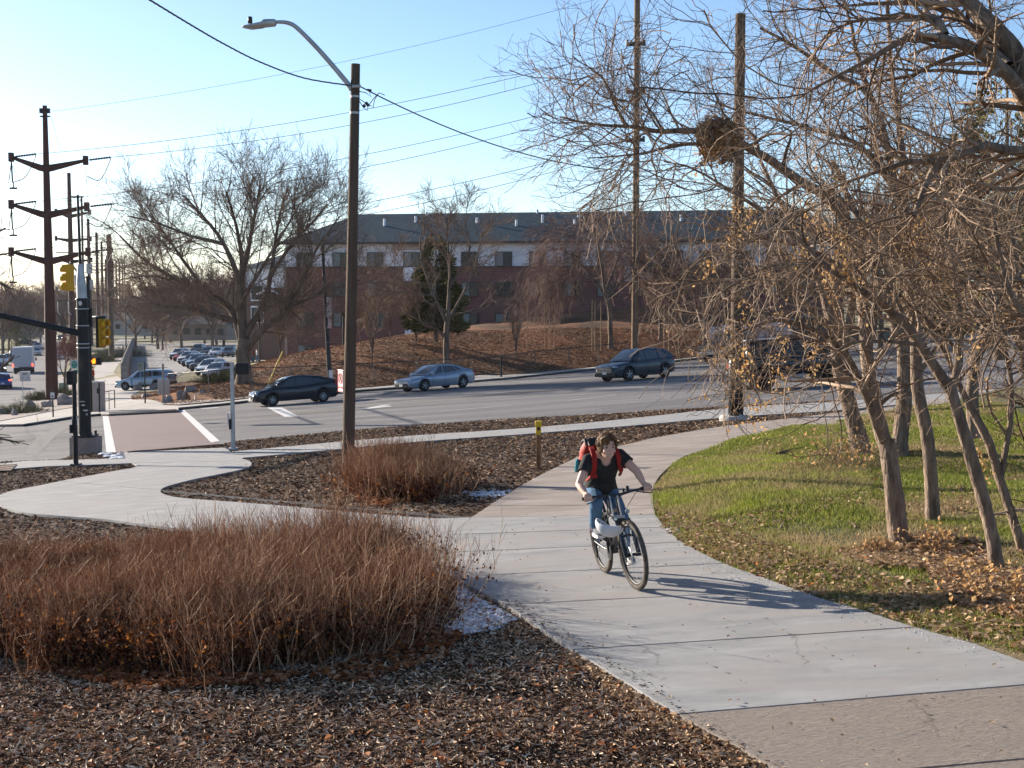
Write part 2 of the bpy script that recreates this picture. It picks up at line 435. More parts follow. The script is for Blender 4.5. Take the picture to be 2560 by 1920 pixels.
# ground: one sheet to the horizon
def ground():
    ys = np.concatenate([np.arange(-30, 130, 4.0), np.geomspace(132, 3600, 56)])
    xs = np.concatenate([-np.geomspace(3000, 82, 36), np.arange(-80, 82, 4.0), np.geomspace(84, 3000, 36)])
    X, Y = np.meshgrid(xs, ys); Z = hz(X, Y, False) - 0.06
    n = len(xs); i = np.arange(len(ys)-1)[:,None]*n + np.arange(n-1)[None]
    Q = np.stack([i, i+1, i+n+1, i+n], -1).reshape(-1, 4)
    o = link('ground', np_mesh('ground', np.stack([X, Y, Z], -1), Q, 4), M_soil); o['kind'] = 'structure'
ground()
Zp = lambda x, y: hz(x, y, False)

# asphalt: the crossing road, the downhill street on the left
near_kerb = [(-700,1190),(-300,1171),(0,1154),(145,1149),(182,1137),(246,1132),(314,1131),(550,1111),(589,1102),(853,1077),(1016,1064),(1280,1046),(1497,1035),(1714,1021),(1900,1011),(2080,1001),(2260,987),(2390,976),(2700,951)]
nk = gp(near_kerb, 0.12)
far_kerb_mid = [(446,1025),(560,1014),(622,1006),(837,985),(990,973),(1195,955),(1280,947.5),(1501,923),(1689,905),(1747,898),(1830,889)]
fk = gp(far_kerb_mid, 0.0)
road_poly = [(-70, 22), (70, 22), (70, 150), (25, 150), (2, 105), (-45, 100), (-52,130), (-70, 200), (-110, 330), (-190, 520), (-230, 520), (-175, 330), (-140, 200), (-130, 130), (-125, 60)]
sheet('road', road_poly, 0.0, M_asph, 5.0, zf=Zp)

# land this side of the road
near_land = [(-60, 30.5)] + [p for p in nk] + [(60, nk[-1][1]-3), (60, -12), (-60, -12)]
near_land = [p for p in near_land if -60 <= p[0] <= 60]
sheet('mulch_ground', near_land, 0.10, M_mulch, 2.0, thick=0.25)
# pale kerb edge between road and the near beds
def strip(name, line, w, off, m, thick=0.0, side=1, kind='structure', zf=None, sp=2.0, parent=None):
    L = [np.array(p) for p in line]; out = []
    for i, p in enumerate(L):
        t = L[min(i+1, len(L)-1)]-L[max(i-1, 0)]; t = t/np.linalg.norm(t); out.append(tuple(p+np.array((-t[1], t[0]))*w*side))
    return sheet(name, [tuple(p) for p in L]+out[::-1], off, m, sp, thick, zf=zf or Zp, kind=kind, parent=parent)
strip('gutter', [p for p in nk if -45 < p[0] < 40], 0.32, 0.02, M_kerb, 0.05, 1)

# --- paths on this side: a dark base with slabs laid on it
def slabs(name, poly, joints, top, m, gap=0.016, thick=0.16, mats=None, sp=2.0):
    base = sheet(name, poly, top-0.045, M_joint, sp, 0.1)
    rest = poly; k = 0
    for j in joints + [None]:
        if j is None: piece = rest
        else:
            a, b = G(*j[0], top), G(*j[1], top); a = (a.x, a.y); b = (b.x, b.y)
            piece = clip_half(rest, a, b, True, gap); rest = clip_half(rest, a, b, False, gap)
        if len(piece) > 2: sheet('slab', piece, top, mats[k] if mats else m, sp, thick, parent=base, kind=None)
        k += 1
    return base
TOP = 0.155
left_edge = gp([(1180,1293),(1135,1335),(1112,1385),(1120,1425),(1143,1448),(1252,1504),(1344,1563),(1443,1629),(1697,1785),(1826,1854),(1938,1920),(2250,2100)], TOP, 4)
right_edge = gp([(1638,1287),(1648,1299),(1669,1327),(1730,1369),(1817,1412),(1904,1442),(2034,1490),(2138,1520),(2295,1570),(2560,1643),(2900,1740),(3600,1960)], TOP, 4)
slabs('shared_path', left_edge + right_edge[::-1],
      [((1143,1336),(1655,1318)),((1166,1379),(1700,1355)),((1206,1438),(1813,1408)),((1268,1511),(1866,1481)),((1446,1623),(2295,1567)),((1697,1785),(2560,1712)),((2308,1920),(2560,1897))],
      TOP, M_conc, mats=[M_conc]*6+[M_conc_broom]*3)
ul = gp([(1180,1292.5),(1273,1232),(1366,1180),(1470,1134),(1585,1107),(1624,1097),(1700,1083),(1822,1064),(2080,1033),(2150,1027),(2260,1012),(2425,985),(2700,945)], TOP, 4)
ur = gp([(1638,1286.5),(1633,1262),(1632,1234),(1637,1208),(1656,1182),(1687,1156),(1717,1138),(1774,1121),(1860,1099),(1990,1073),(2121,1055),(2260,1029),(2425,998),(2700,955)], TOP, 4)
slabs('old_path', ul + ur[::-1], [((1180,1264),(1640,1263)),((1300,1221),(1640,1223)),((1380,1173),(1668,1178)),((1500,1127),(1735,1131)),((1640,1094),(1850,1103)),((1800,1067),(2000,1073)),((1960,1048),(2140,1053))],
      TOP, M_conc_brown)
def hair_crack(px, seed, w=.004, nm='hairline_crack'):
    g = np.random.default_rng(seed); P = np.array(gp(px, TOP)); L = np.r_[0, np.cumsum(np.linalg.norm(np.diff(P, axis=0), axis=1))]; s_ = np.linspace(0, L[-1], 30); Q_ = np.stack([np.interp(s_, L, P[:,j]) for j in (0,1)], 1)+g.normal(size=(30,2))*.018
    sheet(nm, [tuple(p) for p in Q_-np.array([0,w])]+[tuple(p) for p in (Q_+np.array([0,w]))[::-1]], TOP+.003, M_joint, 50.0)
hair_crack([(1560,1585),(1640,1640),(1660,1700)], 1); hair_crack([(1900,1540),(1985,1590),(2010,1660)], 2); hair_crack([(2270,1745),(2330,1800),(2345,1850)], 3, .003)
# the S-shaped branch to the crossing
inner = gp([(561,1119),(602,1144),(622,1152),(629,1160),(613,1171),(550,1185),(490,1197),(448,1207),(414,1217),(402,1225),(405,1233),(434,1242),(492,1248),(640,1259),(723,1266),(886,1281),(1048,1294),(1117,1296),(1179,1293.5)], TOP, 4)
outer = gp([(310,1131),(316,1145),(330,1157),(342,1164),(330,1170),(289,1177),(203,1193),(150,1203),(87,1216),(29,1227),(-5,1240),(-12,1252),(0,1262),(25,1273),(60,1281),(116,1287),(260,1298),(405,1317),(521,1331),(700,1349),(900,1378),(1050,1415),(1142,1447.5)], TOP, 4)
le = [p for p in left_edge]
bl = gp([(1142,1447.5),(1119.5,1425),(1111.5,1385),(1134.5,1335),(1179,1293.5)], TOP, 4)
branch = outer + bl[1:] + inner[::-1][1:]
slabs('branch_path', branch, [((330,1157),(622,1152)),((402,1225),(120,1200)),((434,1242),(260,1298)),((723,1266),(620,1342))], TOP+0.002, M_conc)
# pavement strip along the road, to the right, and its twin to the left
tw = gp([(580,1128),(856,1103),(1048,1087),(1280,1072),(1533,1050),(1822,1019.5),(2080,1004),(2260,990),(2400,979),(2700,955)], TOP, 3)
bw = gp([(604,1144),(856,1121),(1048,1103),(1280,1086.5),(1569,1064),(1822,1042),(2080,1026),(2200,1015),(2400,997),(2700,965)], TOP, 3)
slabs('roadside_pavement', tw + bw[::-1], [((690,1119),(730,1132)),((930,1097),(980,1108)),((1170,1079),(1220,1090)),((1400,1062),(1440,1074)),((1640,1039),(1690,1054)),((1840,1019),(1900,1038))], TOP-0.006, M_conc)
tl = gp([(-500,1178),(-200,1166),(0,1158),(58,1152),(145,1149.5),(246,1147),(314,1142)], TOP, 3)
bl2 = gp([(-500,1195),(-200,1182),(0,1173),(116,1165),(203,1162),(301,1158),(328,1157)], TOP, 3)
slabs('corner_pavement', tl + bl2[::-1], [((27,1150),(-15,1178)),((60,1150),(34,1175)),((163,1148),(173,1165)),], TOP-0.006, M_conc)
# tactile plates at the ramps
def tactile(quad, off, n, name='tactile_plate'):
    q = gp(quad, off)
    o = sheet(name, q, off, M_tactile, 1.0, 0.02)
    a, b, c, d = [np.array(p) for p in q]; mb = MB()
    for i in range(n):
        for j in range(3):
            u = (i+.5)/n; v = (j+.5)/3; p = (a*(1-u)+b*u)*(1-v)+(d*(1-u)+c*u)*v
            mb.box((p[0], p[1], gz(p[0], p[1], off+0.008)), (0.05,0.05,0.02))
    k = mb.build('dome', M_tactile, o); k['kind'] = 'stuff'
tactile([(318,1129.5),(548,1110.5),(550,1111.5),(320,1130.8)], TOP+0.012, 40)
tactile([(-30,1163),(42,1160),(28,1175),(-50,1178)], TOP+0.012, 16)
tactile([(272,1031),(440,1023),(441,1024.5),(272,1032.5)], TOP+0.0, 40)

# lawn on the right
lawn = [(x_-.07, y_-.03) for x_, y_ in gp([(1632,1236),(1633,1262)], .12)] + [(x_-.07, y_-.03) for x_, y_ in right_edge]
lawn2 = gp([(2700,957),(2425,1000),(2260,1031),(2121,1057),(1990,1075),(1860,1101),(1774,1123),(1717,1140),(1687,1158),(1656,1184),(1638,1210)], 0.12, 4)
LAWN = lawn + [(30, 6), (40, 30), (45, 44)] + lawn2
def zlawn(x, y):
    b = 0.09*(1+np.sin(x*0.9+1)*np.sin(y*0.55)) + 0.03*(1+np.sin(x*2.3+y))
    # fade to nothing at the path so the edge stays level
    e = smooth01((x-np.interp(y, [8,10,12,14,16,20,24,28,34,40], [3.6,3.0,2.9,1.9,1.75,2.0,2.4,3.6,6.3,12]))/1.5)
    return hz(x, y) + b*e*0.9
sheet('lawn', LAWN, 0.125, M_turf, 0.7, zf=zlawn)

# --- crossing and road markings
zr = Zp
sheet('red_crossing', gp([(258,1036),(446,1025.5),(550,1110),(314,1131),(286,1131)], 0.004), 0.004, M_red, 3.0, zf=zr)
def paint(name, px, m=None, off=0.008): sheet(name, gp(px, off), off, m or M_white, 4.0, zf=zr)
paint('crossing_line', [(256,1036),(270,1036),(290,1131),(266,1131)])
paint('crossing_line', [(446,1025.5),(462,1025.5),(549,1102),(528,1106)])
paint('stop_line', [(668,1019),(706,1019),(746,1041),(712,1042)])
paint('turn_arrow', [(897,1022),(915,1020),(960,1012),(978,1011.5),(972,1013),(945,1016),(978,1014.5),(977,1016),(935,1020),(922,1022)])
paint('stop_line', [(500,1021),(545,1018),(548,1019.2),(505,1022)])
def lane(pts, w, m, off=0.008, dash=None):
    L = gp(pts, off)
    seg = [np.array(p) for p in L]
    for i in range(len(seg)-1):
        a, b = seg[i], seg[i+1]; d = b-a; ln = np.linalg.norm(d); d = d/ln; n = np.array((-d[1], d[0]))*w/2
        cuts = [(0, ln)] if not dash else [(s, min(s+dash[0], ln)) for s in np.arange(0, ln, dash[0]+dash[1])]
        for s0, s1 in cuts:
            p, q = a+d*s0, a+d*s1
            sheet('lane_line', [tuple(p-n), tuple(q-n), tuple(q+n), tuple(p+n)], off, m, 6.0, zf=zr)
lane([(700,1034),(1130,998),(1420,969),(1740,934)], 0.12, M_yellow)
lane([(715,1029),(1130,993),(1400,966)], 0.12, M_white)
lane([(760,1052),(1100,1028),(1420,1001),(1700,968)], 0.09, M_white, dash=(3,9))
lane([(620,1045),(840,1026)], 0.10, M_yellow)
lane([(1300,957),(1500,936),(1700,915)], 0.10, M_white, dash=(3,6))
# street on the left: dashes and edges
lane([(10,1000),(75,935),(108,900),(118,878)], 0.12, M_white, dash=(3,7))
lane([(60,1003),(100,950),(122,905)], 0.12, M_white, dash=(3,7))

# --- land beyond the road: kerb slab with pavement, beds, trail, driveway
farland = [(fk[0][0], fk[0][1])] + fk[1:] + [(45, 118), (60, 200), (60, 330), (-20, 420)]
st_edge = gp([(118,845),(152,850),(180,868),(185,885),(165,915),(150,935),(113,979),(60,1008),(23,1026),(-40,1045),(0,1058),(58,1060),(185,1040),(256,1033)], 0.12)
sheet('far_verge', [(-60, 560)] + [G(112,836,0.12).xy.to_tuple()] + st_edge + farland, 0.12, M_soil, 4.0, thick=0.2, zf=Zp)
# far pavement with a kerb
tp = gp([(399,1010),(446,1012),(560,1001.5),(622,993),(837,975),(986,963),(1195,942),(1280,936),(1501,916),(1685,898),(1780,889),(1850,880)], 0.13, 3)
slabs('far_pavement', fk + tp[::-1], [((500,1012),(495,1023)),((760,982),(765,992)),((920,968),(930,979)),((1100,952),(1110,963)),((1240,940),(1250,952)),((1400,926),(1410,936))], 0.13, M_conc_far)
strip('kerb_stone', fk, 0.16, 0.136, M_kerb, 0.16, 1)
lc = gp([(-60,1052),(0,1053),(70,1040),(139,1026),(174,1019),(200,1016),(256,1013),(256,1033),(185,1040),(58,1060),(-60,1062)], 0.13)
slabs('left_pavement', lc, [((90,1030),(96,1058))], 0.134, M_conc_far)
plaza = gp([(256,1034),(272,1034),(446,1025),(446,1016),(399,1010),(356,1005),(331,999),(327,990),(352,975),(410,972),(420,958),(330,950),(306,950),(284,930),(300,905),(321,865),(334,850),(300,846),(290,855),(262,889),(240,915),(205,970),(200,1018)], 0.136)
slabs('trail', plaza, [((256,1022),(446,1014)),((240,998),(340,994)),((230,972),(420,966)),((215,942),(330,938)),((230,915),(330,912)),((250,893),(330,890)),((262,874),(340,872))], 0.136, M_conc_far, sp=3.0)
drive = gp([(324,948),(420,958),(470,925),(560,905),(620,895),(640,880),(620,858),(520,855),(430,858),(352,858),(338,862),(332,885)], 0.15)
sheet('driveway', drive, 0.152, M_asph2, 4.0, zf=Zp)
strip('red_kerb', gp([(324,946),(327,915),(331,885),(337,862)], 0.15), 0.3, 0.28, M_redkerb, 0.13, 1)
sheet('downhill_street', gp([(-500,1075),(-300,965),(-60,905),(37,874),(80,854),(108,841),(118,835),(140,834),(178,846),(192,868),(187,886),(167,916),(152,936),(115,980),(62,1009),(25,1028),(-40,1047),(-300,1068)], 0.06), 0.06, M_asph, 5.0, zf=Zp)
sheet('roadside_grass', gp([(-500,965),(-60,904),(37,873),(80,853),(108,840),(60,838),(-200,850),(-500,870)], 0.1), 0.10, mat('street_grass', (0.13,0.15,0.05), 0.95, (0.24,0.20,0.10), 0.2), 6.0, zf=Zp)
# tar-sealed cracks and patches on the road
M_tar = mat('tar_seal', (0.045,0.043,0.045), 0.6); M_patch = mat('asphalt_patch', (0.105,0.10,0.102), 0.85, (0.13,0.125,0.127), 2)
def crack(px, seed, w=0.035):
    g = np.random.default_rng(seed); L = resample_(gp(px, .006), 40); L = L+g.normal(size=L.shape)*.10
    sheet('tar_line', [tuple(p) for p in L-np.array([0,w])]+[tuple(p) for p in (L+np.array([0,w]))[::-1]], .006, M_tar, 50.0, zf=Zp)
def resample_(P, K):
    P = np.asarray(P, float); L = np.r_[0, np.cumsum(np.linalg.norm(np.diff(P, axis=0), axis=1))]; s = np.linspace(0, L[-1], K); return np.stack([np.interp(s, L, P[:,j]) for j in range(2)], 1)
crack([(600,1078),(900,1048),(1300,1018),(1700,975)], 1); crack([(330,1092),(500,1080),(640,1070)], 2); crack([(-60,1110),(120,1100),(250,1085)], 3); crack([(1300,1030),(1600,1008),(1900,985)], 4); crack([(60,1060),(80,1090),(110,1125)], 5)
sheet('asphalt_patch', gp([(60,1135),(90,1095),(150,1062),(190,1060),(140,1090),(95,1138)], .004), .0045, M_patch, 3.0, zf=Zp)
sheet('asphalt_patch', gp([(1500,1020),(1760,990),(2000,965),(2010,975),(1760,1003),(1510,1030)], .004), .0045, M_patch, 3.0, zf=Zp)
# gravel and beds at the corner
sheet('gravel_bed', gp([(23,1026),(113,979),(150,940),(175,940),(215,965),(205,1014),(139,1025),(70,1039),(0,1052),(-40,1050)], 0.16), 0.165, M_gravel, 2.0, zf=Zp, thick=0.05)
bed = gp([(327,991),(331,999),(356,1005),(399,1010),(446,1012),(560,1001.5),(640,991),(640,960),(560,945),(421,958),(395,975)], 0.17, 0)
sheet('corner_bed', bed, 0.17, M_bank, 1.5, zf=Zp, thick=0.06)
sheet('gravel_edge', gp([(402,1010),(446,1011.5),(560,1001.3),(640,991),(700,985.5),(700,980),(622,985),(560,994),(480,1002)], 0.19), 0.19, M_gravel, 2.0, zf=Zp)

# the mulch bank in front of the flats
bx = [(p[0], p[1]+0.05) for p in BACK if -20 < p[0] < 40]
lft = G(560,1000,0.12)
bank = [(lft.x-0.5, lft.y)] + [tuple(p) for p in BACK[1:-1]] + [(BACK[-2][0]+12, BACK[-2][1]+6), (36, 128), (-20, 128), (-26, 118), (-27, 95)]
sheet('mulch_bank', bank, 0.16, M_bank, 0.9, thick=0.6)
# grass verge left of the street
sheet('grass_verge', [(-150, 130), (-100, 128), (-88, 190), (-112, 330), (-150, 450), (-230, 500), (-240, 200)], 0.05, mat('street_grass', (0.13,0.15,0.05), 0.95, (0.24,0.20,0.10), 0.2), 8.0, zf=Zp)
# ------------------------------------------------------------------ the flats across the road
def brick_mat(name, c1, c2, mortar, scale):
    m = bpy.data.materials.new(name); m.use_nodes = True; t = m.node_tree; b = t.nodes['Principled BSDF']; b.inputs['Roughness'].default_value = 0.9
    tc = t.nodes.new('ShaderNodeTexCoord'); mp = t.nodes.new('ShaderNodeMapping'); mp.inputs['Rotation'].default_value = (R(90), 0, 0)
    t.links.new(tc.outputs['Object'], mp.inputs[0])
    br = t.nodes.new('ShaderNodeTexBrick'); br.inputs['Color1'].default_value = (*c1,1); br.inputs['Color2'].default_value = (*c2,1); br.inputs['Mortar'].default_value = (*mortar,1)
    br.inputs['Scale'].default_value = scale; br.inputs['Mortar Size'].default_value = 0.012; br.inputs['Row Height'].default_value = 0.16; br.inputs['Brick Width'].default_value = 0.45
    t.links.new(mp.outputs[0], br.inputs['Vector'])
    n = t.nodes.new('ShaderNodeTexNoise'); n.inputs['Scale'].default_value = 0.5; t.links.new(tc.outputs['Object'], n.inputs['Vector'])
    mx = t.nodes.new('ShaderNodeMix'); mx.data_type = 'RGBA'; mx.blend_type = 'MULTIPLY'; mx.inputs[0].default_value = 0.25
    t.links.new(br.outputs[0], mx.inputs[6]); t.links.new(n.outputs['Color'], mx.inputs[7]); t.links.new(mx.outputs[2], b.inputs['Base Color'])
    MATS[name] = m; return m
M_brick = brick_mat('plum_brick', (0.19,0.072,0.060), (0.25,0.10,0.082), (0.27,0.18,0.15), 1.0)
M_brick_tan = brick_mat('tan_brick', (0.46,0.34,0.27), (0.52,0.40,0.32), (0.45,0.38,0.32), 1.0)
M_siding = mat('white_siding', (0.84,0.85,0.87), 0.6, (0.89,0.90,0.92), 0.4)
M_beige = mat('beige_panel', (0.46,0.37,0.31), 0.7, (0.52,0.42,0.36), 0.5)
M_shingle = mat('teal_shingles', (0.012,0.040,0.062), 0.9, (0.026,0.066,0.090), 2.5, 0.6, 7, stretch=(1,1,3), ramp=(0.3,0.7))
M_glass_dark = mat('dark_window_glass', (0.030,0.038,0.042), 0.12, spec=0.6)
M_blind = mat('window_blind', (0.24,0.27,0.26), 0.35, (0.20,0.23,0.22), 0.8)
M_frame_g = mat('bronze_window_frame', (0.07,0.065,0.06), 0.5)
M_pipe = mat('galvanised', (0.50,0.51,0.52), 0.45, (0.62,0.63,0.64), 6, metal=0.3)
TH = R(-12.0)
X0, Y0 = -22.86, 136.0
flats = empty('apartment_building', (X0, Y0, 0), TH, 'long block of flats in plum brick and white siding under a dark teal roof', 'building')
def s_of(px, dep=0.0):
    k = (px-1280)/3356; c, s = math.cos(TH), math.sin(TH)      # x = X0 + c*s' - sin*dep ; y = Y0 + sin*s' + cos*dep
    return (k*(Y0+c*dep) - X0 + s*dep)/(c-k*s)
SE = s_of(2110)
EAVE, BRK, RIDGE, BASE = 4.40, 2.0, 7.65, -10.5
DEP = 15.5
flats_wall = MB().box(((SE)/2, DEP/2+0.1, (BASE+BRK)/2), (SE, DEP-0.2, BRK-BASE)).build('brick_wall', M_brick, flats)
MB().box((SE/2, DEP/2+0.12, (EAVE+BRK)/2+0.002), (SE-0.1, DEP-0.3, EAVE-BRK)).build('siding', M_siding, flats)
# lapped boards and trim on the upper storey
mb = MB()
for i in range(16): mb.box((SE/2, 0.115, BRK+0.08+i*0.15), (SE-0.12, 0.02, 0.13))
o = mb.build('lap_boards', M_siding, flats); o['kind'] = 'stuff'
MB().box((SE/2, 0.06, BRK), (SE+0.05, 0.12, 0.10)).build('band_course', M_frame_g, flats)
a0, a1 = s_of(981), s_of(1110)
MB().box(((a0+a1)/2, 0.085, (EAVE+3.62)/2), (a1-a0, 0.09, EAVE-3.62)).build('beige_panel', M_beige, flats)
for (p0, p1) in ((1009,1075),(1560,1630)):
    s0, s1 = s_of(p0), s_of(p1)
    MB().box(((s0+s1)/2, 0.045, (BRK-0.05+0.58)/2), (s1-s0, 0.09, BRK-0.05-0.58)).build('siding_bay', M_siding, flats)
s0, s1 = s_of(1013), s_of(1052)
MB().box(((s0+s1)/2, 0.0, -5.2), (s1-s0, 0.2, 1.9)).build('white_door', M_siding, flats)
s0, s1 = s_of(1082), s_of(1102); MB().box(((s0+s1)/2, 0.0, -5.0), (s1-s0, 0.2, 1.5)).build('white_door', M_siding, flats)
# left end: tan brick with projecting piers
MB().box((-0.12, DEP/2+0.1, (BASE+2.0)/2), (0.24, DEP-0.2, 2.0-BASE)).build('end_wall', M_brick_tan, flats)
for i in range(6):
    MB().box((-0.42, 1.2+i*2.7, (BASE+1.6)/2), (0.4, 0.35, 1.6-BASE)).build('pier', mat('bronze_pier', (0.12,0.075,0.055), 0.7), flats)
MB().box((-0.06, DEP/2+0.1, (EAVE+2.0)/2), (0.12, DEP-0.4, EAVE-2.0)).build('end_siding', M_siding, flats)
# roof
rs = 5.3
V = [(-0.7,-0.6,EAVE),(SE+0.6,-0.6,EAVE),(SE+0.6,DEP+0.6,EAVE),(-0.7,DEP+0.6,EAVE),(rs,DEP/2,RIDGE),(SE-4,DEP/2,RIDGE)]
mb = MB().add(V, [(0,1,5,4),(1,2,5),(2,3,4,5),(3,0,4),(3,2,1,0)]); roof = mb.build('roof', M_shingle, flats)
MB().box((SE/2,-0.66,EAVE-0.06),(SE+1.3,0.10,0.22)).build('gutter', M_frame_g, flats)
for (px, py0, py1) in ((963,550,567),(1041,544,558),(1193,549,561),(1291,556,570),(1356,544,562),(1445,536,550),(1436,556,569),(1563,536,547),(1700,548,562),(1068,540,541),(1343,534,536),(1520,534,536)):
    f = min(0.97, max(0.05, (608-py1)/72.0)); dep = -0.6+f*(DEP/2+0.6); s = s_of(px, dep); z = EAVE+f*(RIDGE-EAVE)
    h = max(0.35, (py1-py0)/24.0)
    k = MB().tube([(s, dep, z-0.15), (s, dep, z+h)], 0.12, 10).build('vent_pipe', M_siding, roof)
# windows: frame with a pale blind half and a dark half
def window_mesh(w, h):
    fr = MB()
    for x in (-w/2+.04, 0.0, w/2-.04): fr.box((x, 0, 0), (0.08, 0.12, h))
    for z in (-h/2+.04, h/2-.04):
        fr.box((-w/4, 0, z), (w/2-.08-.002, 0.116, 0.08)); fr.box((w/4, 0, z), (w/2-.08-.002, 0.116, 0.08))
    pane = MB().box((0,0,0), (w/2-.07, 0.03, h-.14))
    return fr.mesh('window'), pane.mesh('pane'), pane.mesh('pane')
WW = 1.68
wm = window_mesh(WW, 1.46)
wm[0].materials.append(M_frame_g); wm[1].materials.append(M_blind); wm[2].materials.append(M_glass_dark)
cols = [742,832,918,1009,1070,1153,1238,1323,1408,1493,1578,1663,1748,1833,1918,2003]
rows = [(2.72, 0), (-0.22, 1), (-3.28, 2), (-6.55, 3)]
k = 0
for ci, px in enumerate(cols):
    for z, ri in rows:
        if ri == 3 and ci > 2: continue
        if px == 1070 and ri != 1: continue
        if px == 1009 and ri in (1,2): continue
        s = s_of(px+21)
        w_ = link('window', wm[0], None, flats); w_.location = (s, 0.02, z)
        a, b = (1, 2) if (ci*7+ri*3) % 5 else (2, 2)
        p1 = link('pane', wm[a], None, w_); p1.location = (-WW/4, 0.0, 0)
        p2 = link('pane', wm[b], None, w_); p2.location = (WW/4, 0.0, 0)
# lower wing at the left end, farther back
wing = empty('annexe_building', (S(612,800,168).x, 168, 0), TH, 'lower brown and white wing with a teal roof behind the left end of the flats', 'building')
MB().box((4,6,-4.6),(8,12,9.0)).build('wall', mat('brown_render', (0.17,0.11,0.09), 0.9), wing)
MB().box((4,6,1.1),(7.9,11.9,2.4)).build('upper_wall', M_siding, wing)
MB().add([(-0.6,-0.6,2.3),(8.6,-0.6,2.3),(8.6,12.6,2.3),(-0.6,12.6,2.3),(3,6,4.2),(5,6,4.2)], [(0,1,5,4),(1,2,5),(2,3,4,5),(3,0,4),(3,2,1,0)]).build('roof', M_shingle, wing)
for z in (-0.7,-3.4):
    f_ = MB().box((1.7,-0.03,z),(1.7,0.1,2.1)).build('window', M_siding, wing); MB().box((1.7,-0.10,z),(1.5,0.05,1.7)).build('pane', M_glass_dark, f_)
f_ = MB().box((6,-0.03,-3.4),(1.7,0.1,2.1)).build('window', M_siding, wing); MB().box((6,-0.10,-3.4),(1.5,0.05,1.7)).build('pane', M_glass_dark, f_)
MB().tube([(2.5,-2,-1.0),(4,-2,-0.2),(5.5,-2,-1.0)], 0.14, 6).build('canopy_bow', M_siding, wing)
# low building half hidden behind trees farther left, and a white one down the street
def shed(px, D, w, d, z0, h, wallm, roofm, label, n):
    c_ = S(px, 800, D); b = empty('low_building', (c_.x, D, z0), R(-8), label, 'building')
    MB().box((0,0,h/2),(w,d,h)).build('wall', wallm, b)
    MB().add([(-w/2-.4,-d/2-.4,h),(w/2+.4,-d/2-.4,h),(w/2+.4,d/2+.4,h),(-w/2-.4,d/2+.4,h),(-w/2,0,h+1.6),(w/2,0,h+1.6)], [(0,1,5,4),(1,2,5),(2,3,4,5),(3,0,4),(3,2,1,0)]).build('roof', roofm, b)
    for i in range(n):
        f_ = MB().box((-w/2+(i+.5)*w/n, -d/2-.04, h*.55),(1.3,0.1,1.3)).build('window', M_frame_g, b); MB().box((-w/2+(i+.5)*w/n, -d/2-.1, h*.55),(1.1,0.04,1.1)).build('pane', M_glass_dark, f_)
M_tan = mat('tan_render', (0.33,0.27,0.22), 0.9)
shed(500, 290, 15, 9, -11.3, 3.4, M_tan, mat('grey_roof', (0.13,0.13,0.13), 0.9), 'low tan building behind the parked cars, left of the flats', 6)
shed(330, 380, 16, 10, -13.5, 4.5, mat('pale_render', (0.45,0.43,0.38), 0.9), mat('grey_roof', (0.13,0.13,0.13), 0.9), 'small pale building at the far end of the walkway', 4)
shed(-20, 330, 20, 12, -12.5, 4.5, M_tan, mat('grey_roof', (0.13,0.13,0.13), 0.9), 'low house among the trees left of the downhill street', 4)
# ------------------------------------------------------------------ poles, wires, signals and signs
M_corten = mat('rusted_steel', (0.060,0.028,0.022), 0.8, (0.105,0.048,0.034), 1.2, 0.2, 20, stretch=(1,1,0.2))
M_wood = mat('pole_wood', (0.075,0.050,0.036), 0.92, (0.19,0.135,0.095), 5, 1.0, 26, stretch=(3,3,0.12), ramp=(0.32,0.7), col3=(0.10,0.075,0.06), scale3=1.2)
M_wood_l = mat('lighter_pole_wood', (0.13,0.085,0.055), 0.92, (0.25,0.17,0.11), 5, 1.0, 20, stretch=(2.5,2.5,0.1))
M_black = mat('black_paint', (0.012,0.013,0.016), 0.35, (0.02,0.022,0.026), 3)
M_darkm = mat('dark_metal', (0.03,0.03,0.032), 0.5)
M_grey = mat('weathered_grey_metal', (0.36,0.37,0.38), 0.5, (0.50,0.51,0.52), 3, 0.1, metal=0.4)
M_wire = mat('wire', (0.035,0.035,0.038), 0.6)
M_ins = mat('insulator', (0.03,0.028,0.03), 0.4)
M_signal = mat('signal_yellow', (0.62,0.33,0.015), 0.5, (0.55,0.27,0.012), 3)
M_signw = mat('sign_white', (0.66,0.62,0.60), 0.5)
M_signb = mat('sign_black', (0.02,0.02,0.02), 0.6)
M_signr = mat('sign_red', (0.48,0.035,0.03), 0.5)
M_green = mat('sign_green', (0.015,0.24,0.16), 0.5)
M_backgrey = mat('sign_back', (0.20,0.21,0.17), 0.5)
def wire_pts(a, b, sag, n=26):
    a = Vector(a); b = Vector(b)
    return [a.lerp(b, t)-Vector((0,0,4*sag*t*(1-t))) for t in [i/n for i in range(n+1)]]
def wire(name, a, b, sag, r, label, group=None, cat='cable', m=None):
    o = MB().tube(wire_pts(a, b, sag), r, 5, cap=False).build(name, m or M_wire); tag(o, label, cat, group); return o
def column(name, base, h, r0, r1, m, label, cat, n=14, sink=0.4, group=None, lean=(0,0), partname='shaft', K=8):
    root = empty(name, tuple(base), 0, label, cat, group)
    pts = [(lean[0]*t, lean[1]*t, -sink+(h+sink)*t) for t in [i/K for i in range(K+1)]]
    MB().tube(pts, [r0+(r1-r0)*i/K for i in range(K+1)], n).build(partname, m, root)
    return root
def at(px, py, off=0.1):
    p = G(px, py, off, True); return Vector((p.x, p.y, gz(p.x, p.y, 0)+off))
def hh(p, py, extra=0.0):     # height above base of a pixel row at the same distance
    return (float(S(1280, py, p.y).z) - p.z)
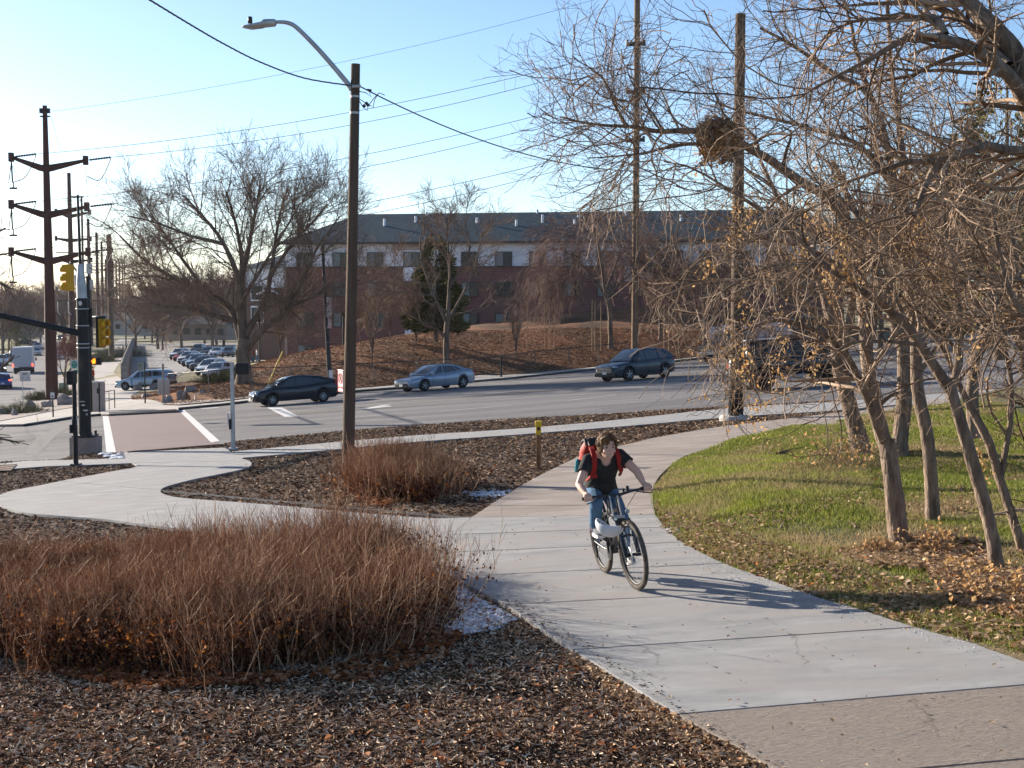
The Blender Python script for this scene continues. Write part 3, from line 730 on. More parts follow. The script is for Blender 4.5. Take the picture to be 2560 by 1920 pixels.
# --- steel transmission pole at the left with three pairs of arms
def steel_pole(base, top_py, arms, r0, r1, label, tips=None, detail=True, group=None):
    h = hh(base, top_py); root = column('steel_transmission_pole', base, h, r0, r1, M_corten, label, 'power pole', n=12, group=group, K=6)
    inv = -Vector(base); ends = []
    for (pyr, (lx, ly), (rx, ry)) in arms:
        rz_ = hh(base, pyr)
        for (tx, ty) in ((lx, ly), (rx, ry)):
            tip = S(tx, ty, base.y)+inv; sgn = -1 if tip.x < 0 else 1
            a = MB().tube([(0,0,rz_), (sgn*0.45,0,rz_+0.08), tip], [0.32*r0/0.55,0.30*r0/0.55,0.13*r0/0.55], 8).build('arm', M_corten, root)
            MB().box(tip, (0.35*r0/0.55,0.4,0.75*r0/0.55)).build('end_plate', M_corten, a)
            ends.append(tip-inv)
            if detail:
                if sgn < 0:
                    ins = MB().tube([tip+Vector((0,0,-.3)), tip+Vector((.05,0,-1.9))], 0.06, 6); ins.tube([tip+Vector((0,0,-.3)), tip+Vector((-.25,0,-2.0))], 0.035, 6)
                    ins.box(tip+Vector((0.1,0,-2.35)), (0.55,.15,.14)); ins.tube([tip+Vector((0.1,0,-1.9)), tip+Vector((.1,0,-2.3))], 0.05, 6)
                    ins.build('insulator_string', M_ins, root)
                i2 = MB()
                st = tip+Vector((0.3,-0.1,0.02)); en = st+Vector((1.7,-0.25,0.18))
                for k in range(16):
                    p = st.lerp(en, k/16); i2.tube([p, st.lerp(en, (k+1)/16)], 0.085 if k % 2 else 0.05, 7)
                i2.build('line_insulator', M_ins, root)
                j = [en, en+Vector((-.1,0,-.4)), (en+tip)/2+Vector((.1,0,-1.6)), tip+Vector((0.1,0,-1.9)) if sgn < 0 else tip+Vector((.1,0,-1.2))]
                MB().tube([tuple(v) for v in cr3([np.array(tuple(v)) for v in j])], 0.035, 5).build('jumper_wire', M_wire, root)
    return root, ends
b1 = at(130, 1000); 
sp, ends = steel_pole(b1, 264, [(422,(28,393),(214,401)), (538,(28,511),(217,517)), (654,(28,629),(220,630))], 0.50, 0.17, 'tallest rust brown steel power pole with three pairs of arms, left of the signal', True)
MB().box((0,0,hh(b1,277)),(0.75,0.3,0.35)).box((0,0,hh(b1,291)),(0.75,0.15,0.1)).build('cap_bracket', M_ins, sp)
# second and later poles down the street
p2 = Vector((S(183,900,232).x, 232, gz(S(183,900,232).x, 232)))
steel_pole(p2, 432, [(541,(140,528),(224,531)), (602,(140,596),(226,597)), (655,(142,648),(228,650))], 0.62, 0.3, 'second rust brown steel power pole down the street, behind the tallest one', detail=False)
far_poles = [(213,492,165,.17,.12,'w'),(228,547,330,.6,.35,'s'),(248,581,380,.6,.35,'s'),(260,604,420,.55,.3,'s'),(279,586,210,.42,.38,'w2'),(269,648,480,.5,.3,'s'),(287,650,520,.4,.3,'s'),(295,652,560,.4,.3,'s'),(303,655,600,.4,.3,'s'),(311,657,640,.4,.3,'s'),(316,652,260,.14,.10,'w'),(272,640,520,.4,.3,'s')]
ORD = ['first','second','third','fourth','fifth','sixth','seventh','eighth','ninth','tenth','eleventh','twelfth','thirteenth','fourteenth','fifteenth','sixteenth','seventeenth','eighteenth','nineteenth','twentieth','twenty-first','twenty-second','twenty-third']
labs = ['wooden pole carrying grey transformers right behind the signal pole','third steel power pole down the street','fourth steel power pole down the street','fifth steel power pole down the street','thick wooden pole standing beside the walkway wall','sixth steel power pole down the street']
for i, (px, pt, D, r0, r1, kd) in enumerate(far_poles):
    b = Vector((S(px, 900, D).x, D, 0)); b.z = gz(b.x, D)
    h = hh(b, pt); lab = labs[i] if i < 6 else '%s power pole from the left in the dense far row along the downhill street' % ORD[sorted(q_[0] for q_ in far_poles[6:]).index(px)]
    r = column('power_pole', b, h, r0, r1, M_corten if kd == 's' else M_wood, lab, 'power pole', n=8, group='power poles receding down the street')
    if i == 0:
        for z in (hh(b,632), hh(b,752)):
            MB().box((-0.6,0,z),(5.4,0.14,0.16)).build('crossarm', M_wood, r)
        for dx, z in ((-0.6,hh(b,700)),(1.0,hh(b,712)),(0.9,hh(b,672))):
            MB().tube([(dx,-.45,z-0.6),(dx,-.45,z+0.6)], 0.36, 12).build('transformer', M_grey, r)
        for k in range(4): MB().tube([(-3.2+k*1.3,0,hh(b,752)),(-3.2+k*1.3,0,hh(b,752)-1.4),(-2.9+k*1.3,0,hh(b,752)-1.7)], 0.05, 5).build('cutout', M_grey, r)
    elif kd == 's' and i < 9:
        for z in (h*.86, h*.72, h*.58): MB().box((0,0,z),(5.0 if i < 4 else 3.6,0.2,0.16)).build('crossarm', M_corten, r)
# --- the tall wooden transmission pole on the bank and the one behind the trees
b2 = Vector((S(1587,876,0.1+float(G(1587,876,0.15,True).y)).x, G(1587,876,0.15,True).y, 0)); b2.z = gz(b2.x, b2.y, 0.1)
big = column('wood_transmission_pole', b2, hh(b2,-120), 0.28, 0.22, M_wood_l, 'very tall lit wooden pole at the roadside running out of the top of the picture', 'power pole')
for py in (112, 231, 352, 364):
    z = hh(b2, py)
    if py == 364: continue
    a_ = MB().box((-0.1,-0.1,z+.05),(1.5,0.25,0.28), rz=R(-22)).build('crossarm', M_ins, big)
    for sx in (-.75,.55): MB().tube([(sx,-.1,z-.1),(sx,-.1,z+.35)], 0.10, 8).build('insulator', M_ins, a_)
D3 = 37.1
b3 = at(1839, 1049, 0.12)
bp = column('cable_riser_pole', b3, hh(b3, 35), 0.17, 0.13, M_wood, 'dark pole behind the lawn trees with a wide black sleeve at its foot', 'power pole', n=16)
MB().lathe([(0.19,0.1),(0.205,0.12),(0.205,hh(b3,905)),(0.18,hh(b3,900))], 20).build('sleeve', M_black, bp)
MB().lathe([(0.02,0.12),(0.30,0.115),(0.42,0.10),(0.44,0.0),(0.44,-0.1)], 20).build('footing', M_kerb, bp)
for k in range(4): MB().box((0.2*math.cos(k*1.57+.5),0.2*math.sin(k*1.57+.5),0.13),(0.07,0.07,0.05)).build('bolt', M_grey, bp)
# --- wooden street light pole in the mulch
b4 = at(868, 1216, 0.08); h4 = hh(b4, 160)
wp = column('street_light_pole', b4, h4, 0.122, 0.084, M_wood, 'round weathered wooden pole with a street light on a long arm beside the shrub', 'street light', n=22, lean=(S(889,160,b4.y).x-b4.x, 0), K=14)
inv = -b4; f4 = lambda px, py, d=0.0: S(px, py, b4.y+d)+inv
arm = [f4(878,224), f4(866,205), f4(800,128), f4(745,72), f4(722,58), f4(700,55), f4(688,56)]
MB().tube([tuple(v) for v in cr3([np.array(tuple(v)) for v in arm])], [0.055-0.025*min(1,i/30) for i in range(31)], 12).build('lamp_arm', M_grey, wp)
def luminaire(parent, tip, sc=1.0, sgn=-1):
    L = MB(); secs = []
    for (x, w, z0, z1) in ((0.0,.06,-.05,.05),(.04,.11,-.07,.07),(.35,.12,-.09,.07),(.42,.15,-.10,.02),(.75,.17,-.12,-.03),(.92,.14,-.10,-.05),(1.02,.03,-.085,-.07)):
        secs.append([(sgn*x*.62*sc, w*math.cos(a)*sc, ((z0+z1)/2+(z1-z0)/2*math.sin(a))*sc) for a in [2*math.pi*k/12 for k in range(13)]])
    L.grid(secs); o = L.build('lamp_head', M_grey, parent); o.location = tip
    k = MB().lathe([(0,.12),(.04,.12),(.045,.0),(0.0,0)], 12).build('photocell', M_darkm, o); k.location = (sgn*.48*sc,0,-.01)
    return o
luminaire(wp, f4(690,57))
for z in (0.6, 0.9): MB().lathe([(0.092,h4-z-.02),(0.092,h4-z+.02)], 12, Matrix.Translation(((S(889,160,b4.y).x-b4.x)*(h4-z)/h4,0,0))).build('pole_band', M_grey, wp)
MB().tube([f4(880,216,-.15), f4(902,215,-.15)], 0.03, 8).build('eye_bolt', M_grey, wp)
# sign on the pole: no parking, with an arrow
sg = empty('no_parking_sign', tuple(f4(857,951)-inv+Vector((-0.02,-0.14,0))), R(-62), 'narrow red and white no parking sign fixed to the wooden pole', 'sign')
MB().box((0,0,0),(0.30,0.012,0.42)).build('plate', M_signw, sg, bevel=0.004)
mb = MB()
for x, z, w, h in ((0,.195,.28,.008),(0,-.195,.28,.008),(-.136,0,.008,.39),(.136,0,.008,.39),(0,-.12,.16,.025)): mb.box((x,-.010,z),(w,.006,h))
mb.add([(-.12,-.012,-.12),(-.07,-.012,-.09),(-.07,-.012,-.15)], [(0,1,2)]); mb.add([(.12,-.012,-.12),(.07,-.012,-.09),(.07,-.012,-.15)], [(2,1,0)])
rg = [(r*math.cos(a), -.012, .05+r*math.sin(a)) for r in (.105,.083) for a in [2*math.pi*k/28 for k in range(28)]]
mb.add(rg, [(k,(k+1)%28,28+(k+1)%28,28+k) for k in range(28)]); mb.box((0,0,0),(.2,.003,.022), mtx=Matrix.Translation((0,-.014,.05)) @ Matrix.Rotation(R(45),4,'Y'))
mb.build('sign_print', M_signr, sg); lettering('P', 0.2, M_signb, sg, (0,-.011,.05))
# service cables at the pole
def twisted(name, pts, r, label):
    P = cr3([np.array(tuple(p)) for p in pts], 40); out = []; 
    P = resample(P, 900); T = unit(np.gradient(P, axis=0)); U = unit(np.cross(T, [0,0,1.])); Wv = np.cross(T, U); L = np.r_[0, np.cumsum(np.linalg.norm(np.diff(P, axis=0), axis=1))]
    lst = []
    for k in range(3):
        a = L*2*np.pi/0.62+k*2.09; lst.append(P+(U*np.cos(a)[:,None]+Wv*np.sin(a)[:,None])*r*0.95)
    V, Q = tubes_(np.stack(lst), np.full((3,900), r), 5)
    tag(link(name, np_mesh(name, V, Q, 4, True), M_wire), label, 'cable')
def tubes_(P, Rr, n):
    T = np.gradient(P, axis=1); T /= np.linalg.norm(T, axis=2, keepdims=True); U = np.cross(T, np.array([0,0,1.])); U /= np.linalg.norm(U, axis=2, keepdims=True); Wv = np.cross(T, U)
    a = 2*np.pi*np.arange(n)/n; N, K = P.shape[:2]
    V = P[:,:,None,:]+(U[:,:,None,:]*np.cos(a)[None,None,:,None]+Wv[:,:,None,:]*np.sin(a)[None,None,:,None])*Rr[:,:,None,None]
    b = (np.arange(N)*K*n)[:,None,None]; i = (np.arange(K-1)*n)[None,:,None]; k = np.arange(n)[None,None,:]; k2 = (k+1)%n
    return V.reshape(-1,3), np.stack([b+i+k, b+i+k2, b+i+n+k2, b+i+n+k], -1).reshape(-1,4)
A4 = S(876,214,b4.y-.1)
twisted('twisted_cable', [S(330,-28,17.5), S(368,-4,18.0), S(480,64,20.0), S(560,110,21.5), S(650,155,23), S(760,195,24.8), A4], 0.0075, 'thick twisted black cable rising from the street light pole to the upper left')
wire('service_cable', S(902,217,b4.y), S(1840,395,37), 0.85, 0.013, 'black cable dropping from the street light pole towards the lawn trees')
sp_ = MB(); q4 = lambda px, py: tuple(S(px, py, b4.y-.05))
for pts in (([898,247],[915,258],[924,266]),([898,252],[908,268],[918,277],[921,259]),([924,262],[933,269],[936,250],[946,233]),([924,260],[935,245],[948,232],[962,238]),([898,228],[915,232],[928,243],[922,226])):
    sp_.tube([q4(*p) for p in pts], 0.008, 5)
sp_.tube([q4(908,262), q4(912,268)], 0.03, 6); sp_.tube([q4(914,256), q4(922,265)], 0.03, 6)
sp_.tube([q4(918,224), q4(929,226)], 0.018, 6)
tag(sp_.build('cable_splice', M_wire), 'tangle of black splices and loops right beside the top of the street light pole', 'cable')
# --- long lines from the steel pole to the tall wooden one
R_ = 0.020
tgt = [(1578,118),(1596,136),(1578,226),(1598,243),(1578,350),(1598,368)]
src = [ends[0],ends[1],ends[2],ends[3],ends[4],ends[5]]
nm = ['upper left arm','upper right arm','middle left arm','middle right arm','lowest left arm','lowest right arm']
for i in range(6):
    st = src[i]+Vector((2.0,-.35,.2)) if True else src[i]
    wire('power_line', st, S(*tgt[i], b2.y-.1), 1.1, R_, 'power line from the %s of the steel pole to the tall wooden pole' % nm[i], 'power lines over the road')
wire('ground_wire', S(133,278,b1.y), S(1587,-30,b2.y), 0.9, 0.013, 'thin wire from the tip of the steel pole over the lamp to the top edge')
for i, (y0, y1) in enumerate(((118,116),(136,133),(226,222),(243,240),(368,362))):
    wire('power_line', S(1596,y0,b2.y-.1), S(4600,y1-10,62), 0.9, 0.016, '%s power line from the top, running right from the tall wooden pole' % ORD[i], 'power lines to the right')
for k, e in enumerate(ends):
    wire('power_line', e+Vector((0,0,-.5)), S([140,224,140,226,142,228][k], [528,531,596,597,648,650][k], 232), 2.2, 0.022, 'sagging power line from the %s of the first steel pole to the second' % nm[k], 'power lines down the street')
wire('ground_wire', S(127,290,b1.y), S(183,440,232), 1.2, 0.014, 'thin sagging wire between the tops of the first two steel poles')
# --- the big black signal mast on its concrete block
b5 = at(214, 1133, 0.10); b5.z -= 0.05
ms = column('signal_mast', b5+Vector((0,0,0.55)), hh(b5,748)-.55, 0.185, 0.165, M_black, 'big black signal mast on a concrete block by the crossing, grey pole above', 'signal mast', n=16, sink=0.0)
inv5 = -(b5+Vector((0,0,0.55)))
blk = MB().box((0,0.05,-0.37),(0.80,0.62,0.73)).build('concrete_block', mat('block_concrete', (0.24,0.19,0.165), 0.9, (0.33,0.27,0.24), 3, 0.4, 20), ms, bevel=0.02)
MB().box((0,0,0.03),(0.62,0.62,0.05)).build('base_plate', M_black, ms)
for sx in (-1,1):
    for sy in (-1,1): MB().tube([(sx*.24,sy*.24,.03),(sx*.24,sy*.24,.16)], 0.04, 8).build('anchor_bolt', M_darkm, ms)
f5 = lambda px, py, d=0.0: S(px, py, b5.y+d)+inv5
zt = hh(b5,748)-.55; z6 = hh(b5,660)-.55
MB().lathe([(0.19,zt-.02),(0.20,zt),(0.16,zt+.03)], 16).build('collar', M_black, ms)
MB().tube([(0,0,zt),(-0.02,0,(zt+z6)/2),(-0.03,0,z6)], [0.15,0.135,0.075], 10).build('upper_pole', M_grey, ms)
MB().tube([(-0.03,0,z6),(-0.06,0,hh(b5,487)-.55)], [0.045,0.035], 8).build('antenna_mast', M_black, ms)
MB().box((-0.06,0,hh(b5,492)-.55),(0.35,0.06,0.04)).build('antenna_crosspiece', M_black, ms)
MB().tube([f5(198,833), f5(100,811,-.6), f5(0,789,-1.2), f5(-160,752,-2.2)], [0.105,0.095,0.085,0.07], 12).build('mast_arm', M_black, ms)
MB().box((-.03,.26,hh(b5,793)-.55),(0.46,0.05,0.52)).build('backplate', M_signb, ms)
for py in (772,814,859,869): MB().lathe([(0.184,hh(b5,py)-.55-.015),(0.192,hh(b5,py)-.55),(0.184,hh(b5,py)-.55+.015)], 16).build('steel_band', M_grey, ms)
k = MB().lathe([(0,0),(0.05,0),(0.05,.02),(0,.02)], 14, Matrix.Rotation(R(90),4,'X')).build('cable_cap', M_signw, ms); k.location = (0,-.17,zt-.12); k.scale = (1,1,1.5)
for (px, py, w, h) in ((206,1004,.17,.025),(208,1013,.12,.05),(214,1026,.16,.05),(217,1036,.05,.06),(213,1094,.10,.14)):
    p = f5(px,py,-.185); k = MB().lathe([(0,0),(w/2,0),(w/2,.006),(0,.006)], 10, Matrix.Rotation(R(90),4,'X')).build('sticker', M_signw, ms); k.location = p; k.scale = (1,1,h/w)
# signal heads on the far-corner signal pole
b6 = at(227, 1030, 0.13)
fs = column('far_signal_pole', b6, hh(b6,690), 0.13, 0.10, M_black, 'black signal pole on the far corner, just behind the big signal mast', 'signal pole', n=12)
inv6 = -b6
def signal_head(px, py0, py1, D, rz, label, back=False, mirror=1):
    c_ = S(px, (py0+py1)/2, D); H = (py1-py0)/F*D; root = empty('traffic_signal', tuple(c_), rz, label, 'traffic signal')
    w = H/3.15
    MB().box((0,0,0),(w*.62,w*.98,H)).build('housing', M_signal, root, bevel=0.02)
    for k in (-1,0,1):
        z = k*H/3.03
        P = []
        for x, r in ((-w*.31,w*.46),(-w*1.05,w*.47)):
            P.append([(x, r*math.cos(a), z+r*math.sin(a)) for a in [R(-50)+R(280)*j/14 for j in range(15)]])
        v_ = MB().grid(P); v_.add([(-w*.33,0,z)]+[(-w*.33,w*.4*math.cos(a),z+w*.4*math.sin(a)) for a in [2*math.pi*j/16 for j in range(16)]], [(0,1+j,1+(j+1)%16) for j in range(16)])
        o = v_.build('visor', M_signal, root); md = o.modifiers.new('s','SOLIDIFY'); md.thickness = 0.02
    if back: MB().box((-w*.05,0,0.03),(0.03,w*1.7,H*1.14)).build('backplate', M_signb, root)
    MB().tube([(w*.1,0,H/2),(w*.1,0,H/2+.12),(w*.5*mirror,0.3,H/2+.12)], 0.03, 8).build('bracket', M_darkm, root)
    return root
signal_head(175, 661, 727, 58, R(-12), 'yellow traffic signal head left of the mast, hoods facing the street')
signal_head(251, 797, 866, 58, R(160), 'yellow traffic signal head with black backplate, right of the mast', back=True, mirror=-1)
MB().tube([S(177,659,58)+inv6, (-.3,0,hh(b6,690)-.1), (0,0,hh(b6,692))], 0.05, 8).build('signal_arm', M_black, fs)
MB().tube([S(246,792,58)+inv6, (0.05,0,hh(b6,792))], 0.04, 8).build('signal_arm', M_black, fs)
# pedestrian signals
def hand_mesh(s):
    mb = MB()
    mb.prism([(-.3*s,-.45*s),(.22*s,-.45*s),(.34*s,-.1*s),(.3*s,.12*s),(-.3*s,.12*s),(-.36*s,-.1*s)], 0, .01, Matrix.Rotation(R(90),4,'X'))
    for i, h in enumerate((.30,.42,.46,.40)): mb.prism([(-.3*s+i*.16*s,.13*s),(-.17*s+i*.16*s,.13*s),(-.17*s+i*.16*s,h*s+.05*s),(-.3*s+i*.16*s,h*s+.05*s)], 0, .01, Matrix.Rotation(R(90),4,'X'))
    mb.prism([(-.36*s,-.12*s),(-.52*s,.06*s),(-.44*s,.14*s),(-.3*s,-.02*s)], 0, .01, Matrix.Rotation(R(90),4,'X'))
    return mb
b7 = at(249, 1031, 0.13)
pp = column('pedestrian_push_post', b7, hh(b7,958), 0.05, 0.045, M_black, 'thin black push button post beside the beige cabinet', 'post')
MB().box((-.02,-.05,hh(b7,977)),(0.16,0.1,0.30)).build('push_button', M_black, pp)
ph = empty('pedestrian_signal', tuple(S(239,903,60.5)), 0, 'lit orange hand on a black pedestrian signal, right of the mast', 'pedestrian signal')
MB().box((0.02,0.1,0),(0.40,0.22,0.34)).build('housing', M_black, ph, bevel=0.02)
MB().box((0.02,-0.03,0.17),(0.42,0.16,0.02)).box((0.235,-0.03,0),(0.02,0.16,0.34)).box((-0.195,-0.03,0),(0.02,0.16,0.34)).build('visor', M_black, ph)
o = hand_mesh(0.24).build('lit_hand', mat('lit_orange', (1,.25,.02), 0.5, emit=(1.0,0.18,0.01), estr=1.6), ph); o.location = (-.07,-.03,0)
MB().tube([(-.19,.1,0),(-.35,.1,0)], 0.03, 6).build('bracket', M_black, ph)
# near post with the round-cornered black box (its back) and small signs
b8 = at(190, 1163, 0.14)
np1 = column('pedestrian_post', b8, hh(b8,957), 0.065, 0.055, M_black, 'black pedestrian post standing in front of the big signal mast', 'post', n=14, sink=0.0)
MB().box((0,0,0.02),(0.24,0.24,0.04)).build('base_plate', M_black, np1)
z = hh(b8,944); MB().box((-.06,0,z),(0.18,0.40,0.36)).build('signal_box', M_signb, np1, bevel=0.04)
MB().box((.0,-.02,hh(b8,1051)),(0.15,0.02,0.24)).build('button_sign', M_signw, np1, bevel=0.003)
k = MB().box((.0,-.035,hh(b8,1056)),(0.12,0.012,0.13)).build('sign_panel', M_signb, np1)
lettering('START\nCROSSING', 0.026, M_signb, np1, (0,-.034,hh(b8,1045)))
MB().box((-.075,0,hh(b8,1072)),(0.11,0.14,0.22)).build('push_button', M_black, np1, bevel=0.01)
bs = empty('bike_route_sign', tuple(S(186,911,39.5)), 0, 'white sign with a green oval and bicycle, left of the signal mast', 'sign')
MB().box((0,0,0),(0.21,0.012,0.27)).build('plate', M_signw, bs)
mb = MB().add([(0,-.009,0)]+[(.085*math.cos(a),-.009,.115*math.sin(a)) for a in [2*math.pi*j/24 for j in range(24)]], [(0,1+j,1+(j+1)%24) for j in range(24)]); mb.build('oval', M_green, bs)
def bike_icon(s, m, parent, loc, name='bicycle_symbol'):
    mb = MB()
    def ring(cx, cz, r, w):
        v = [(cx+q_*math.cos(a), 0, cz+q_*math.sin(a)) for q_ in (r, r-w) for a in [2*math.pi*k/18 for k in range(18)]]
        mb.add(v, [(k,18+k,18+(k+1)%18,(k+1)%18) for k in range(18)])
    ring(-.28*s,0,.19*s,.035*s); ring(.28*s,0,.19*s,.035*s)
    for a, b in (((-.28,0),(-.12,.22)),((-.12,.22),(.16,.22)),((.16,.22),(.28,0)),((-.28,0),(.0,.0)),((0,0),(.16,.22)),((0,0),(-.14,.28)),((-.2,.29),(-.06,.29)),((.16,.22),(.14,.32)),((.14,.32),(.24,.33))):
        d = Vector((b[0]-a[0],0,b[1]-a[1])).normalized(); n_ = Vector((-d.z,0,d.x))*.02*s; A=Vector((a[0]*s,0,a[1]*s)); B=Vector((b[0]*s,0,b[1]*s))
        mb.add([A-n_,B-n_,B+n_,A+n_], [(0,1,2,3)])
    o = mb.build(name, m, parent); o.location = loc
bike_icon(0.14, M_signw, bs, (0,-.012,.035)); lettering('BIKE', 0.035, M_signw, bs, (0,-.012,-.02)); lettering('ROUTE', 0.03, M_signw, bs, (0,-.012,-.06))
MB().box((.03,0,-.21),(0.12,0.012,0.11)).build('lower_plate', M_green, bs); lettering('TO', 0.05, M_signw, bs, (.03,-.01,-.21))
MB().box((.14,.02,0),(0.1,0.02,0.02)).build('bracket', M_darkm, bs)
# grey pedestrian post at the landing
b9 = at(583, 1123, 0.15)
g9 = column('grey_pedestrian_post', b9, hh(b9,905), 0.075, 0.065, M_grey, 'square grey post with a black pedestrian signal on the landing', 'post', n=4, sink=0.0)
MB().box((0,0,0.02),(0.25,0.25,0.04)).build('base_plate', M_grey, g9)
z = hh(b9,922); mb = MB().box((.27,0.05,z),(0.36,0.16,0.32)); o = mb.build('signal_housing', M_signb, g9, bevel=0.045)
MB().box((.09,.05,z),(0.06,0.06,0.08)).build('bracket', M_darkm, g9)
mb = MB().box((-.10,-.06,hh(b9,1046)),(0.025,0.22,0.34)); mb.build('button_sign', M_signw, g9); MB().box((-.06,-.05,hh(b9,1060)),(0.06,0.12,0.28)).build('push_button', M_black, g9, bevel=0.01)
# --- far corner furniture
def box_thing(name, px0, px1, py0, pyb, dep, m, label, cat, off=0.14, lid=None, rz=0.0):
    b = at((px0+px1)/2, pyb, off); w = (px1-px0)/F*b.y; h = hh(b, py0)
    r = empty(name, tuple(b), rz, label, cat)
    MB().box((0,dep/2,h/2-.1),(w,dep,h+.1)).build('cabinet', m, r, bevel=0.02)
    MB().box((0,dep/2,h+.02),(w+.06,dep+.06,.04)).build('lid', lid or m, r)
    MB().box((0,-.008,h*.5),(w*.86,.02,h*.84)).build('door', m, r, bevel=0.008); MB().box((w*.3,-.03,h*.5),(.04,.04,.14)).build('handle', M_darkm, r)
    return r
box_thing('signal_cabinet', 232, 255, 955, 1029, 0.7, mat('beige_metal', (0.33,0.27,0.24), 0.6, (0.38,0.31,0.28), 2), 'beige metal signal cabinet on the far corner by the trail', 'cabinet', lid=M_signw)
box_thing('utility_box', 147, 165, 957, 982, 0.7, mat('green_metal', (0.20,0.26,0.19), 0.6), 'pale green utility box right of the tall steel pole', 'utility box', lid=M_signw)
rl = at(259, 1027, 0.14); r_ = empty('bike_railing', tuple(rl), 0, 'low black railing on the far corner beside the beige cabinet', 'railing')
hr = hh(rl, 981)
MB().tube([(0,0,0),(0,0,hr),(.05,.9,hr+.01),(.1,1.8,hr),(.1,1.8,0)], 0.028, 8).build('rail', M_black, r_); MB().tube([(0,0,hr*.5),(.1,1.8,hr*.5)], 0.02, 8).build('lower_rail', M_black, r_)
MB().tube([(0.05,.9,0),(.05,.9,hr)], 0.02, 8).build('upright', M_black, r_)
def post_sign(name, pxp, pyb, pyt, r, pm, plate, m, label, off=0.14, back=False, rz=0.0):
    b = at(pxp, pyb, off); rt = column(name, b, hh(b, pyt), r, r*.9, pm, label, 'sign', n=8, sink=0.1, partname='post')
    x0, x1, y0, y1 = plate; w = (x1-x0)/F*b.y; h = (y1-y0)/F*b.y; c_ = S((x0+x1)/2, (y0+y1)/2, b.y)-b
    pl = MB().box((0,0,0),(w,.02,h)).build('plate', m, rt, bevel=0.004); pl.location = c_+Vector((0,-r-.02,0)); pl.rotation_euler = (0,0,rz)
    return rt, pl, w, h
rt, pl, w, h = post_sign('cycle_lane_sign', 58, 1010, 930, 0.03, M_grey, (50,77,929,953), M_signw, 'small white sign with a bicycle reading MAY USE FULL LANE beside the street')
bike_icon(w*.72, M_signb, pl, (0,-.014,h*.17)); lettering('MAY USE', w*.2, M_signb, pl, (0,-.014,-h*.14)); lettering('FULL LANE', w*.2, M_signb, pl, (0,-.014,-h*.36), sx=.85)
rt, pl, w, h = post_sign('push_button_sign', 133, 1042, 975, 0.04, M_black, (127,137,981,995), M_signw, 'short black post with a small white sign on the left pavement')
MB().box((0,-.014,-.05),(w*.4,.004,h*.3)).build('sign_print', M_signb, pl)
rt, pl, w, h = post_sign('lot_sign', 363, 1008, 905, 0.045, M_black, (345,357,907,927), M_backgrey, 'dark post with an olive square sign at the driveway bed')
lettering('P', h*.6, M_signb, pl, (0,-.013,h*.1))
rt = column('wooden_sign_post', at(409, 1003, 0.2), hh(at(409,1003,.2), 909), 0.08, 0.08, mat('grey_post', (0.28,0.25,0.23), 0.8), 'tall grey square post at the corner of the driveway bed', 'post', n=4, sink=0.1)
lw = at(410, 985, 0.25); o = empty('marker_slab', tuple(lw), R(8), 'low pale slab standing on edge behind the grey post', 'marker'); MB().box((0,0,.45),(.75,.12,1.0)).build('slab_body', M_kerb, o, bevel=0.02)
# --- yellow-topped marker post in the near mulch
b10 = at(1346, 1176, 0.08)
yp = column('marker_post', b10, hh(b10,1075), 0.06, 0.06, mat('rusty_post', (0.17,0.085,0.04), 0.85, (0.26,0.14,0.07), 5, 0.4, 30), 'rust brown marker post with a yellow top in the mulch by the path', 'marker', n=4, sink=0.2)
M_yel = mat('yellow_plastic', (0.62,0.42,0.03), 0.5)
MB().box((0,0,hh(b10,1072)),(0.10,0.10,0.22)).build('yellow_sleeve', M_yel, yp); MB().box((0,0,hh(b10,1059)),(0.13,0.13,0.10)).build('yellow_cap', M_yel, yp, bevel=0.01)
MB().box((0.0,-.053,hh(b10,1071)),(0.05,0.006,0.06)).build('sticker', M_signb, yp)
# --- lamp post with banner on the bank
b11 = at(826, 968, 0.15)
bl_ = column('banner_lamp_post', b11, hh(b11,611), 0.16, 0.09, M_darkm, 'dark leaning lamp post with a narrow banner before the flats', 'street light', n=12, lean=(S(806,611,b11.y).x-b11.x,0))
inv11 = -b11; f11 = lambda px, py, d=0.0: S(px, py, b11.y+d)+inv11
MB().lathe([(0.175,0.0),(0.17,hh(b11,925))], 12).build('pale_foot', M_signw, bl_)
MB().tube([f11(808,645), f11(824,610), f11(838,588), f11(846,584)], 0.05, 8).build('lamp_arm', M_grey, bl_)
luminaire(bl_, f11(845,585), 0.9, 1)
P = []
for i in range(13):
    t = i/12; z = f11(823, 743+77*t).z; x0 = f11(816.5,780).x; x1 = f11(829.5,780).x
    P.append([(x0+(x1-x0)*j/4, -.10+.05*math.sin(t*9+j), z) for j in range(5)])
bn = MB().grid(P).build('banner', mat('banner_cloth', (0.62,0.50,0.46), 0.8, (0.40,0.12,0.10), 1.1, ramp=(0.5,0.6)), bl_); md = bn.modifiers.new('s','SOLIDIFY'); md.thickness = 0.01
for py in (743,820): MB().tube([f11(813,py,-.06), f11(830,py,-.06)], 0.02, 6).build('banner_rod', M_grey, bl_)
for px, pt, pb, D, lab in ((858,782,868,108,'slim dark path lamp before the flats, right of the banner post'),(648,800,905,112,'slim dark path lamp in front of the white wing at the left')):
    b = Vector((S(px,800,D).x, D, gz(S(px,800,D).x, D))); h = hh(b,pt); l_ = column('path_lamp', b, h, .07, .06, M_darkm, lab, 'lamp post', n=8)
    MB().lathe([(0.05,h-.25),(0.3,h-.02),(0.32,h+.04),(0,h+.06)], 12).build('lamp_head', M_darkm, l_)
